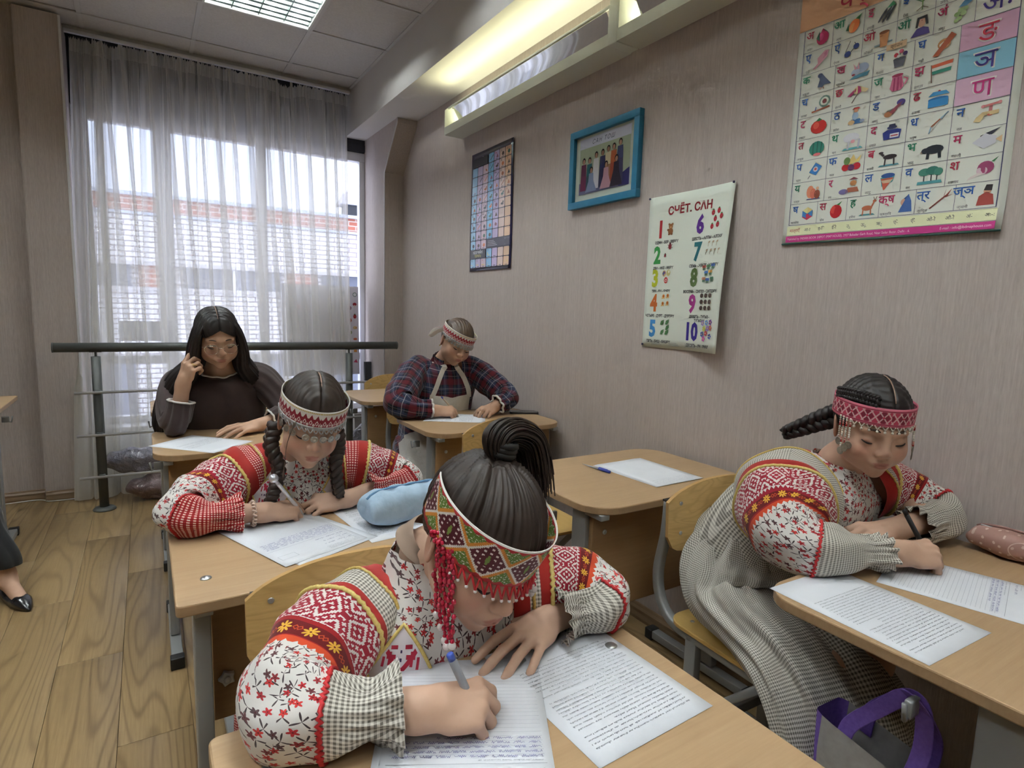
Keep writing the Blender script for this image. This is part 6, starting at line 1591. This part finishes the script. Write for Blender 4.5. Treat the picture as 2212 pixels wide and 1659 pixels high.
spoon = 'l 34 10 44 66 8 b09878;e 54 76 22 14 30 c0a888;l 58 84 80 90 6 a08868'
ball1 = 'e 50 50 40 44 d8b880;p 14 50 50 94 44 6 4a5a90;e 62 60 14 20 8a5a90'; ball2 = 'e 50 50 40 44 c0342c;e 40 60 7 8 ece4e0;e 62 62 7 8 ece4e0;e 50 34 7 8 ece4e0;e 72 40 7 8 ece4e0;e 28 40 7 8 ece4e0'; ball3 = 'e 50 50 40 44 c8c080;e 60 64 18 20 e8e4c8'
snail = 'e 56 58 28 28 d88a3a;e 56 58 14 14 a85a28;p 10 18 90 22 86 34 24 36 e0b870;l 20 34 12 60 5 e0b870'
NUM = [('1', 'b02a30', .070, .455, 'ОДИН - БЕР - БЕРӘҮ'), ('2', '3a9048', .060, .357, 'ДВА - ИКЕ - ИКӘҮ'), ('3', 'b8c030', .056, .268, 'ТРИ - ӨЧ - ӨЧӘҮ'), ('4', 'c86a30', .056, .172, 'ЧЕТЫРЕ - ДҮРТ - ДҮРТӘҮ'), ('5', '4a96d8', .056, .072, 'ПЯТЬ - БИШ - БИШӘҮ'),
       ('6', '5a2a88', .265, .455, 'ШЕСТЬ - АЛТЫ - АЛТАУ'), ('7', '2a7078', .262, .358, 'СЕМЬ - ҖИДЕ - ҖИДӘҮ'), ('8', '5a7040', .255, .265, 'ВОСЕМЬ - СИГЕЗ - СИГЕЗӘҮ'), ('9', 'a83a88', .255, .170, 'ДЕВЯТЬ - ТУГЫЗ - ТУГЫЗАУ'), ('10', '3a2a88', .258, .068, 'ДЕСЯТЬ - УН - УНАУ')]
for t, c, x, y, cap in NUM:
    p.text(t, x-.004, y, .088, c, bold=.0040, sx=.80)
    if t in '12345': p.text(cap, x+.030, y-.047, .0140, '28282e', bold=.0005, sx=.86)
    elif t == '9': p.text('ДЕВЯТЬ - ТУГЫЗ -', x+.04, y-.044, .0140, '28282e', bold=.0005, sx=.9); p.text('ТУГЫЗАУ', x+.04, y-.058, .0140, '28282e', bold=.0005, sx=.9)
    else: p.text(cap, x+.035, y-.048, .0140, '28282e', bold=.0005, sx=.9)
ic = [(.090, .432, .040, bear), (.098, .372, .030, beetle), (.082, .346, .018, beetle), (.080, .274, .024, ball1), (.102, .276, .024, ball3), (.091, .248, .024, ball2)]
ic += [(x, y, .022, snail) for x, y in ((.084, .186), (.106, .188), (.082, .158), (.106, .160))]+[(x, y, .024, leaf) for x, y in ((.084, .085), (.110, .087), (.112, .066), (.086, .048), (.110, .048))]
ic += [(x, y, .024, straw) for x, y in ((.300, .478), (.326, .482), (.312, .455), (.340, .462), (.300, .430), (.326, .434))]
ic += [(.296+.020*k, .372, .020, spoon) for k in range(3)]+[(.288+.020*k, .344, .020, spoon) for k in range(4)]
bc = ['c86a5a', '5a8a5a', '4a6ab0', '4a7ac0', 'd8a04a', 'c88a6a', '4a6ab0', '4a7a5a']
ic += [(x, y, .021, butt.replace('4a6ab0', bc[k])) for k, (x, y) in enumerate(((.284, .288), (.306, .290), (.329, .292), (.296, .268), (.318, .270), (.286, .246), (.306, .242), (.328, .246)))]
ic += [(.284+.022*(k % 3), .188-.022*(k//3), .021, hedge) for k in range(9)]
fc = ['a88ac8', '6a9ad8', '7a3a9a', 'c8d060', '9a7ac8', 'c86a5a', '4a5ab0', 'b03a4a', '3a4aa0', 'c05aa8']
ic += [(x, y, .020, flw.replace('COL', fc[k])) for k, (x, y) in enumerate(((.300, .092), (.322, .094), (.344, .096), (.310, .072), (.330, .074), (.346, .076), (.300, .052), (.322, .056), (.344, .046), (.310, .036)))]
for x, y, w, sp in ic: p.icon(sp, x+.006, y+.001, w*1.05, w*1.15)
for x, y in ((.052, .012), (.145, .012), (.225, .012)):
    for k in range(3): p.rect(x, y+.005*k, x+.055-.008*k, y+.005*k+.0016, 'a8aca8')
p.build('poster_print', fnc, cp)
for x, y in ((.004, chh-.004), (.006, .010), (cw-.004, chh-.003)): MB().sphere(fnc(x, y, .006), .0045, 8).tube([fnc(x, y, .0), fnc(x, y, .008)], .0015, 5).build('push_pin', mat('dark_pin', lin((50, 44, 84)), .4), cp)
# ---- picture alphabet on dark ground
aw, ah = .480, .690
fna = on_wall(3.268, 1.500, lambda x, y: .003*math.sin(x*8+1)*math.sin(y*7)+.003)
M_vinyl = mat('glossy_poster_paper', lin((44, 40, 78)), .18, coat=.6)
abp = sheet('alphabet_poster', aw, ah, fna, M_vinyl); tag(abp, 'dark blue glossy poster of small coloured alphabet cards', 'poster')
p = Print(); cols = ['9cc8e8', 'c8b8d8', 'd8c0d0', '8cc4ec', 'c4b4dc', 'e4c8bc', 'e8c09c']
let = 'А Аь Б В Г ГӀ Д Е Ё Ж З И Й К Кх Къ КӀ Л М Н О Оь П ПӀ Р С Т ТӀ У Уь Ф Х Хь ХӀ Ц ЦӀ Ч ЧӀ Ш Щ Ъ Ы Ь Э Ю Юь Я Яь Ӏ'.split(); li = 0; rs = np.random.RandomState(3)
cx_, cy_ = (aw-.03)/7, .0535
for r in range(12):
    y = ah-.030-cy_*(r+1)
    for c in range(7):
        x = .015+cx_*c
        if r == 0 and c < 3 or r == 10 and c < 3 or (r == 9 and c >= 3): continue
        p.poly([(x+.002+a, y+.0015+b) for a, b in rrect(cx_-.005, cy_-.004, .006, 3, (cx_-.005)/2, (cy_-.004)/2)], cols[c])
        t = str((r-10)*7+c-3 if r == 10 else c+4) if r >= 10 else (let[li] if li < len(let) else ''); li += r < 10
        p.text(t, x+cx_*.32, y+cy_*.76, .019, 'b83a40' if (r*7+c) % 9 in (4, 7) else '2a2a3c'); p.rect(x+cx_*.3, y+.005, x+cx_*.72, y+.008, '4a4a58')
        if r < 10:
            k = rs.randint(4); cc = ['5a4a44', 'a86a48', '3a3a44', '8a5a70', 'c87a50', '4a6a58'][rs.randint(6)]
            if k == 0: p.ell(x+cx_*.58, y+cy_*.42, cx_*.20, cy_*.20, cc)
            elif k == 1: p.poly([(x+cx_*.4, y+cy_*.25), (x+cx_*.8, y+cy_*.25), (x+cx_*.6, y+cy_*.66)], cc)
            elif k == 2: p.line(x+cx_*.35, y+cy_*.25, x+cx_*.85, y+cy_*.70, .005, cc)
            else: p.ell(x+cx_*.56, y+cy_*.38, cx_*.24, cy_*.13, cc); p.ell(x+cx_*.72, y+cy_*.56, cx_*.10, cy_*.12, cc)
        else:
            for q in range(min(6, 1+c)): p.ell(x+cx_*(.28+.2*(q % 3)), y+cy_*(.30+.18*(q//3)), cx_*.075, cy_*.07, 'e0cc70')
p.rect(.016, ah-.083, .200, ah-.034, '26262e'); p.text('НОХЧИЙН', .108, ah-.046, .023, 'e8e8ec', bold=.0005); [p.text(t, .040+.030*k, ah-.070, .026, c, bold=.0008) for k, (t, c) in enumerate(zip('АБАТ', ('c03040', 'e0d040', '8a3a90', '3a9a58')))]
y = ah-.030-cy_*11; p.rect(.016, y+.003, .200, y+cy_-.003, '26262e'); p.text('НОХЧИЙН', .108, y+.036, .023, 'e8e8ec', bold=.0005); p.text('ТЕРАХЬ', .108, y+.015, .021, 'c8c070', bold=.0005)
y = ah-.030-cy_*10; p.rect(.210, y+.003, aw-.016, y+cy_-.003, '3a3a48'); p.rect(aw-.075, y+.010, aw-.022, y+cy_-.010, 'e8e8ee')
for k in range(14): p.rect(aw-.072+.0034*k, y+.014, aw-.0705+.0034*k, y+cy_-.014, '2a2a34')
for k in range(4): p.rect(.225, y+.012+.009*k, .330-.012*k, y+.0145+.009*k, 'a8a8b0')
p.build('poster_print', fna, abp, M_inkgloss)
# ---- framed group photograph
fr = empty('picture_frame', (WX-.001, 2.035, 1.740), 0, 'blue framed group photograph hanging above the counting poster', 'picture frame')
M_bluefr = mat('blue_painted_wood', lambda: mix(noise(objco(), 30, 3), lin((30, 104, 140)), lin((44, 126, 160))), .5)
fw_, fh_ = .450, .342
for (a, b, c, d) in ((-fw_/2, 0, fw_/2, .030), (-fw_/2, fh_-.030, fw_/2, fh_), (-fw_/2, .030, -fw_/2+.030, fh_-.030), (fw_/2-.030, .030, fw_/2, fh_-.030)):
    MB().box((-.013, (a+c)/2, (b+d)/2), (.026, c-a, d-b), b=.002).build('frame_side', M_bluefr, fr)
def fnf(x, y, l): return (-.010-l, fw_/2-x, y)
MB().box((-.006, 0, fh_/2), (.004, fw_-.05, fh_-.05)).build('mount', mat('mount_card', lin((214, 218, 196)), .7), fr)
p = Print(); p.rect(.058, .060, .392, .300, 'dcdce6'); p.rect(.060, .060, .390, .258, 'b4bc9c'); p.rect(.060, .060, .390, .110, '6a6a84'); p.poly([(.33, .06), (.39, .06), (.39, .13), (.30, .095)], '3a3a70')
p.text('САН ТОШ', .215, .277, .026, '3c4260', shear=.3, space=1.3)
ppl = [(.090, .215, '6a2a4a', '7a3050'), (.130, .212, '2a6a70', '3a5a60'), (.175, .228, 'e0dcd8', 'd8d4d4'), (.218, .230, '2a305a', '2a2a4a'), (.255, .238, 'd8c8a0', 'a87a58'), (.290, .240, 'b8603a', 'a8503a'), (.330, .250, '4a5478', '4a4a68')]
for x, y, c1, c2 in ppl:
    p.poly([(x-.022, .075), (x+.022, .075), (x+.018, y-.040), (x-.018, y-.040)], c2); p.poly([(x-.018, y-.075), (x+.018, y-.075), (x+.017, y-.025), (x-.017, y-.025)], c1); p.ell(x, y-.010, .011, .014, '2a2424'); p.ell(x, y-.013, .0085, .011, 'b88a70')
for x, y, c1 in ((.145, .165, '8a96b0'), (.245, .172, 'c898a0'), (.310, .185, '3a3440')):
    p.poly([(x-.038, .066), (x+.040, .066), (x+.018, y-.055), (x-.018, y-.055)], c1); p.poly([(x-.018, y-.060), (x+.018, y-.060), (x+.015, y-.020), (x-.015, y-.020)], c1); p.ell(x, y-.006, .011, .014, '2a2424'); p.ell(x, y-.009, .0085, .011, 'b88a70')
p.build('photograph', fnf, fr, M_inkgloss)
MB().box((-.0145, 0, fh_/2), (.0015, fw_-.058, fh_-.058)).build('glass', M_glass, fr)
# ---- alphabet sheet leaning in the window behind the curtain
fnw = lambda x, y, l: (.90+x, 4.800+l*-1+.05*y, .705+y)
aw_ = sheet('window_alphabet_sheet', .60, .72, fnw, mat('thin_card', lin((226, 222, 232)), .7)); tag(aw_, 'alphabet sheet with fruit pictures leaning in the window behind the curtain', 'poster')
p = Print()
for k, t in enumerate('АЛФАВИТ'): p.text(t, .07+.070*k, .655, .050, '7a7484')
rows_ = ['Аа Әә Бб Вв', 'Дд Ее Ёё Жж', 'Зз Ии Йй Кк', 'Мм Нн Оо Пп', 'Рр Сс Тт Уу', 'Фф Хх Цц Чч']
for r, t in enumerate(rows_):
    for c, q in enumerate(t.split()): p.text(q, .04+.135*c, .570-.100*r, .034, '6a6676', 'LEFT'); p.ell(.115+.135*c, .545-.1*r, .022, .020, ['c87a6a', '8a9a70', 'b0a080', 'a07888'][(r+c) % 4])
for k, sp in enumerate(('e 50 62 36 26 a83040;p 42 10 58 10 58 50 42 50 e8dcc8', straw, 'e 50 50 40 26 d8b888;e 70 50 12 14 b88a58', 'e 50 50 36 20 c86a50', 'p 20 20 80 20 76 60 24 60 d8904a', 'p 10 40 90 30 60 90 c84a6a')): p.icon(sp, .545, .545-.093*k, .045, .050)
p.ell(.570, .655, .018, .018, '6a8a80'); p.ell(.570, .655, .013, .013, 'e8e8ec')
p.build('sheet_print', fnw, aw_, lift=.001)
for x, z, w, h in ((-.16, .98, .32, .14), (.10, .60, .24, .12)):
    o = MB().box((x+w/2, 4.862, z+h/2), (w, .002, h)).build('taped_paper', mat('grey_card', lin((168, 166, 172)), .8)); tag(o, 'grey card taped to the window glass, %s one' % ('upper' if z > .8 else 'lower'), 'card')
# ================================================================== PAPERS ON THE DESKS
def paper(cx, cy, w, h, rz, label, z=.7405, fill=None, name='paper_sheet', bend=0.0):
    """w along local x, h along local y; text reads from the far side (+y)"""
    t = empty(name, (cx, cy, z), rz, label, 'paper', 'answer sheets')
    fn = lambda x, y, l: (w/2-x, h/2-y, l+.0006+bend*((x/w-.5)**2+(y/h-.5)**2))
    sheet('sheet', w, h, fn, M_paper, t, 8, .0005)
    if fill:
        q = Print(); fill(q, w, h); q.build('printing', fn, t, lift=.0003)
    return t
def words(p, x0, x1, y, h, c, rs, ragged=0):
    """a line of small print: letter-sized strokes grouped in words"""
    x = x0
    while x < x1-ragged:
        L = .006+.022*rs.rand(); e = min(x+L, x1)
        while x < e:
            g = h*(.35+.30*rs.rand()); hh = h*(.7+.35*(rs.rand() > .8)); k = rs.randint(3)
            if k == 0: p.rect(x, y, x+g*.35, y+hh, c); p.rect(x+g*.6, y, x+g*.9, y+hh*.8, c)
            elif k == 1: p.rect(x, y, x+g*.30, y+hh*.8, c); p.rect(x, y+hh*.6, x+g*.9, y+hh*.8, c)
            else: p.rect(x, y, x+g*.9, y+hh*.22, c); p.rect(x+g*.55, y, x+g*.85, y+hh*.8, c)
            x += g*1.25
        x = e+.0030
def letter_page(seed, n=26, top=.04, c='5a5e6c', start=.018, gap=.0072):
    def f(p, w, h):
        rs = np.random.RandomState(seed)
        for k in range(n):
            y = h-top-gap*k
            if y < .02: break
            ind = .012 if rs.rand() < .25 else 0
            words(p, start+ind, w-start*1.0, y, .0030, c, rs, rs.rand()*.09 if rs.rand() < .3 else 0)
    return f
def handwriting(p, x0, x1, y, h, c, rs):
    x = x0
    while x < x1:
        L = .012+.022*rs.rand(); e = min(x1, x+L); pts = []
        while x < e: pts.append((x, y+h*(.5+.5*math.sin(x*2600+rs.rand()*2)))); x += .0011
        for a, b in zip(pts, pts[1:]): p.line(a[0], a[1], b[0], b[1], .00045, c)
        x = e+.004
def form_page(seed, names=None, lines=22, written=5):
    def f(p, w, h):
        rs = np.random.RandomState(seed); g = '8a8e9c'
        for k in range(3): words(p, .012, .09, h-.012-.006*k, .0024, g, rs)
        for k, x in enumerate((.0,)):
            for a, b, c, d in ((w-.050, h-.050, w-.012, h-.050), (w-.050, h-.030, w-.012, h-.030), (w-.050, h-.050, w-.050, h-.030), (w-.012, h-.050, w-.012, h-.030)): p.line(a, b, c, d, .0005, g)
        y = h-.040
        for k in range(3):
            words(p, .012, .040, y+.007, .0020, g, rs)
            if names: p.text(names[k], .012, y, .0080, '5a5c88', 'LEFT', space=1.75)
            else: handwriting(p, .014, .07+.02*rs.rand(), y-.002, .005, '6a6c94', rs)
            y -= .0165
        p.line(.008, y+.006, w-.008, y+.006, .0005, g); words(p, .012, .09, y, .0022, g, rs)
        for k in range(lines):
            yy = y-.008-.0072*k
            if yy < .012: break
            p.line(.010, yy, w-.010, yy, .0004, 'a8acba')
            if k < written: handwriting(p, .012, w-.014-(.05 if k == written-1 else 0), yy+.0006, .0042, '4a4c94', rs)
    return f
paper(.528, .602, .208, .262, .04, 'printed letter sheet at the foreground girl\'s left hand', fill=letter_page(1, 25, .026))
t_ = paper(.325, .600, .205, .285, -.50, 'handwritten answer form under the foreground girl\'s pen', .7418, form_page(2, ('ВОЛКОВА', 'АЛЕКСАНДРА', 'АЛЕКСЕЕВНА')))
paper(.318, .610, .205, .285, -.46, 'spare sheet lying under the foreground girl\'s form', .7410)
paper(.265, 1.360, .205, .285, .36, 'answer form under the braided girl\'s writing hand', .7420, form_page(3, None, 20, 6))
paper(.285, 1.352, .205, .285, .41, 'spare sheet just under the braided girl\'s form', .7411)
paper(.500, 1.385, .205, .285, .10, 'printed sheet half under the blue pencil case', .7402, letter_page(4))
paper(.160, 2.430, .205, .285, .76, 'sheet lying in front of the woman in brown', .7402, letter_page(5, 9, .12))
paper(1.262, 2.525, .205, .285, 1.02, 'sheet under the pen of the woman in plaid', .7410, letter_page(6, 20, .06)); paper(1.268, 2.530, .205, .285, 1.06, 'lower sheet below the plaid woman\'s writing', .7402)
paper(1.122, .508, .208, .285, -.04, 'printed letter sheet overhanging the wall-side desk corner', .7402, letter_page(7, 25, .030))
paper(1.385, .455, .208, .285, .27, 'ruled answer form under the wall-side girl\'s pen', .7402, form_page(8, None, 24, 3))
for k in range(3): paper(1.417+.004*k, 1.395-.003*k, .210, .288, .05-.02*k, ('top', 'middle', 'bottom')[2-k]+' sheet of the stack on the empty wall-side desk', .7402+.0012*k, letter_page(9, 5, .02, 'b0b4c0') if k == 2 else None)
# ================================================================== PENS
def pen(tip, top, label, body, cap=None, r=.0042, name='pen', capr=None, topball=None):
    tip = np.array(tip, float); top = np.array(top, float); L = np.linalg.norm(top-tip); o = empty(name, tuple(tip), 0, label, 'pen')
    R = Matrix([list(v) for v in basis(x=(1, .2, .1), z=None, y=None) .tolist()]) if False else (Vector(tuple(top-tip)).to_track_quat('Z', 'Y').to_matrix())
    MB().lathe([(.0006, 0), (.0016, .006), (.0032, .016), (r, .022), (r, L*.90), (r*.9, L*.905)], (0, 0, 0), 12, R=R).build('barrel', body, o)
    MB().lathe([(r*.92, L*.90), (r*.92, L*.985), (r*.6, L)], (0, 0, 0), 12, R=R).build('end_plug', cap or body, o)
    if topball:
        c = (top-tip)/L*(L+.008); MB().sphere(c, .0115, 12).build('crystal_knob', topball, o)
    return o
M_greyplastic = mat('grey_plastic', lin((150, 152, 158)), .35); M_blue = mat('blue_plastic', lin((44, 60, 160)), .35); M_bluepale = mat('blue_plug', lin((70, 96, 190)), .35)
pen((.345, .600, .7420), (.308, .6225, .8380), 'grey ballpoint with blue end in the foreground girl\'s hand', M_greyplastic, M_bluepale, .0055)
pen((.318, 1.478, .7420), (.243, 1.425, .8560), 'silver pen with crystal knob in the braided girl\'s hand', M_chrome, M_chrome, .0045, topball=mat('faceted_crystal', lin((220, 222, 230)), .08, metal=.6))
pen((1.293, 2.545, .7420), (1.215, 2.590, .8400), 'clear pen with blue cap in the plaid woman\'s hand', mat('clear_pen_barrel', lin((190, 170, 150)), .25), M_blue, .0042)
pen((1.452, .548, .7420), (1.412, .600, .8560), 'black pen in the wall-side girl\'s hand', M_black, M_black, .0052)
lp = empty('pen', (1.283, 1.48, .7405), 0, 'blue-capped ballpoint lying on the empty wall-side desk', 'pen')
MB().tube([(-.008, .078, .004), (-.0005, .015, .0042)], [.0008, .0035], 10).tube([(-.0005, .015, .0042), (.0045, -.020, .0042)], .0035, 10).build('barrel', mat('clear_plastic', lin((176, 178, 186)), .2), lp); MB().tube([(.001, .0, .005), (.007, -.050, .005)], .0050, 10).tube([(.003, .0, .0095), (.007, -.038, .0095)], .0015, 6).build('cap', M_blue, lp)
# ================================================================== PENCIL CASES, PHONE, BAG, BUNDLES
def pouch(name, loc, rz, L, Wd, Hh, m, label, mz, seed=1):
    o = empty(name, loc, rz, label, 'pencil case'); n_, k_ = 40, 24; V = []; F_ = []; ph = np.random.RandomState(seed).rand(5)*6
    for i in range(n_+1):
        t = i/n_; x = (t-.5)*L; e = (1-abs(2*t-1)**5)**.5 if 0 < t < 1 else .02
        for j in range(k_):
            a = 2*PI*j/k_; cy_, cz_ = math.cos(a), math.sin(a); q = .5
            yy = math.copysign(abs(cy_)**.75, cy_)*Wd/2*(.86+.14*e); zz = math.copysign(abs(cz_)**.7, cz_)*Hh/2*(.30+.70*e)
            zz *= 1+.05*math.sin(9*t*PI+ph[0])*(cz_ > 0)+.04*math.sin(17*t+ph[1]+a)
            V.append((x, yy+.003*math.sin(20*t+ph[2]), max(zz+Hh/2, .0008)))
    for i in range(n_):
        for j in range(k_): q = (j+1) % k_; F_.append((i*k_+j, i*k_+q, (i+1)*k_+q, (i+1)*k_+j))
    F_.append(tuple(range(k_))[::-1]); F_.append(tuple(range(n_*k_, (n_+1)*k_)))
    mk('pouch', V, F_, m, o)
    zp = [( (t-.5)*L, 0, Hh*(.30+.70*(1-abs(2*t-1)**5)**.5)*.5+Hh/2+.002) for t in np.linspace(.02, .98, 24)]
    MB().tube(zp, .0030, 6).build('zip', mz, o); MB().box((L*.40, .006, Hh*.93), (.022, .006, .003), b=.001).build('zip_pull', M_zinc, o)
    return o
M_lb = mat('light_blue_canvas', lambda: mix(noise(objco(), 80, 2), lin((158, 184, 208)), lin((180, 202, 222))), .85, bump=lambda: noise(objco(), 30, 3), bstr=.5, bdist=.008)
pouch('pencil_case', (.535, 1.340, .7425), .18, .225, .095, .086, M_lb, 'light blue canvas pencil case behind the foreground girl\'s head', mat('blue_zip', lin((110, 152, 190)), .5))
def _pinkcase():
    p_ = objco(); x, y, z = sep(p_); d, c, _ = voro(xyz(x, z+y), 55, .5); ring = (sq((x-.02)*(x-.02)+(z-.03)*(z-.03)*1.6) > .024) & (sq((x-.02)*(x-.02)+(z-.03)*(z-.03)*1.6) < .0262)
    return mix((d < .16) | ring, lin((172, 132, 122)), lin((216, 190, 180)))
pouch('pencil_case', (1.664, .425, .7405), 1.52, .26, .085, .062, mat('pink_case_cloth', _pinkcase, .6), 'dusty pink pencil case with pale hearts against the wall', mat('pink_zip', lin((160, 120, 112)), .5), 4)
ph_ = empty('smartphone', (1.655, 2.520, .7405), -.50, 'black smartphone lying at the wall end of the plaid woman\'s desk', 'phone')
MB().prism(rrect(.150, .075, .010, 5), 0, .0085, b=.0015).build('body', mat('phone_case', lin((40, 36, 38)), .4), ph_); MB().prism(rrect(.140, .067, .007, 5), .0085, .0090).build('screen', mat('phone_screen', lin((24, 24, 28)), .06, coat=.5), ph_)
# tote bag on the desk hook
M_tote = mat('grey_tote_canvas', lambda: mix(noise(objco(), 70, 2), lin((150, 146, 142)), lin((172, 168, 164))), .85, bump=lambda: noise(objco(), 18, 3), bstr=.4, bdist=.01); M_purple = mat('purple_webbing', lambda: mix(noise(objco(), 160, 2), lin((92, 64, 150)), lin((126, 96, 186))), .75)
tb = empty('tote_bag', (1.070, .440, .045), 0, 'grey tote bag with purple straps hanging from the wall-side desk', 'bag')
V = []; F_ = []; ol = rrect(2, 2, .30, 3); m_ = len(ol)
for k in range(9):
    t = k/8; z = .10+.385*t; w_ = .100+.006*t; d_ = .058*(1-.25*t)
    for j, (a, b) in enumerate(ol):
        V.append((d_*a+.005*math.sin(5*t+b*2), w_*b+.004*math.sin(9*t+j), z+(.018*b-.012*(abs(b) < .5) if k == 8 else 0)))
for k in range(8):
    for j in range(m_): q = (j+1) % m_; F_.append((k*m_+j, k*m_+q, (k+1)*m_+q, (k+1)*m_+j))
F_.append(tuple(range(m_))[::-1]); mi_ = [1 if len(f) == 4 and abs(ol[f[0] % m_][1]+ol[f[1] % m_][1])/2 > .80 else 0 for f in F_]
mk('bag_body', V, F_, [M_tote, M_purple], tb, midx=mi_, smooth=True)
for s_, x_ in ((1, .040), (-1, -.040)):
    st = catmull([(x_, .055, .46), (x_*.9, .045, .51), (x_*.5-.01, .005, .565), (-.028, -.035, .612), (-.026, -.058, .600), (x_*.6, -.062, .53), (x_, -.050, .45)], 8)
    v, f = tube_arrays(st, 1.0, prof=rrect(.003, .026, .001, 1), up=(1, 0, 0)); mk('strap', v, f, M_purple, tb, smooth=False)
# wrapped bundles under the window
def _foil():
    return mix(noise(objco(), 14, 3), lin((92, 92, 116)), lin((170, 166, 176)))
M_foil = mat('clear_plastic_wrap', _foil, .14, bump=lambda: noise(objco(), 26, 4, .6, .6), bstr=1.0, bdist=.03, coat=.8)
M_bundle = mat('pinkish_bundle_wrap', lambda: mix(noise(objco(), 9, 3), lin((110, 88, 90)), lin((168, 146, 148))), .3, bump=lambda: noise(objco(), 18, 4, .6, .8), bstr=.9, bdist=.03, coat=.5)
def lump(name, c, r, m, label, seed, parts):
    rs = np.random.RandomState(seed); S_ = Sdf(); S_.ell((0, 0, 0), r, k=.02)
    for k in range(parts):
        d = rs.randn(3); d /= np.linalg.norm(d); S_.ell(d*np.array(r)*.62, np.array(r)*(.42+.25*rs.rand()), k=.02)
    V, Q = S_.mesh(.012); V = V+.006*np.sin(V[:, [1, 2, 0]]*60+seed); zmin = V[:, 2].min()
    V[:, 2] = np.maximum(V[:, 2], -c[2]+.002)
    o = mk(name, V, Q, m, None, loc=c); return tag(o, label, 'bundle')
lump('wrapped_bundle', (-.095, 4.305, .265), (.16, .070, .080), M_foil, 'shiny plastic-wrapped bundle behind the railing, upper one at left', 3, 7)
lump('wrapped_bundle', (.05, 4.305, .085), (.20, .072, .078), M_bundle, 'dull pinkish wrapped bundle on the floor behind the railing at left', 5, 7)
lump('wrapped_bundle', (1.38, 4.305, .20), (.12, .070, .19), M_foil, 'shiny wrapped bundle behind the railing at the window\'s right end', 8, 8)
# cable on the floor by the column
o = MB().tube(catmull([(-.80, 4.545, .006), (-.62, 4.555, .006), (-.56, 4.50, .006), (-.46, 4.49, .006), (-.38, 4.50, .006)], 6), .003, 6).build('floor_cable', M_plastic); tag(o, 'thin white cable along the skirting by the column', 'cable')
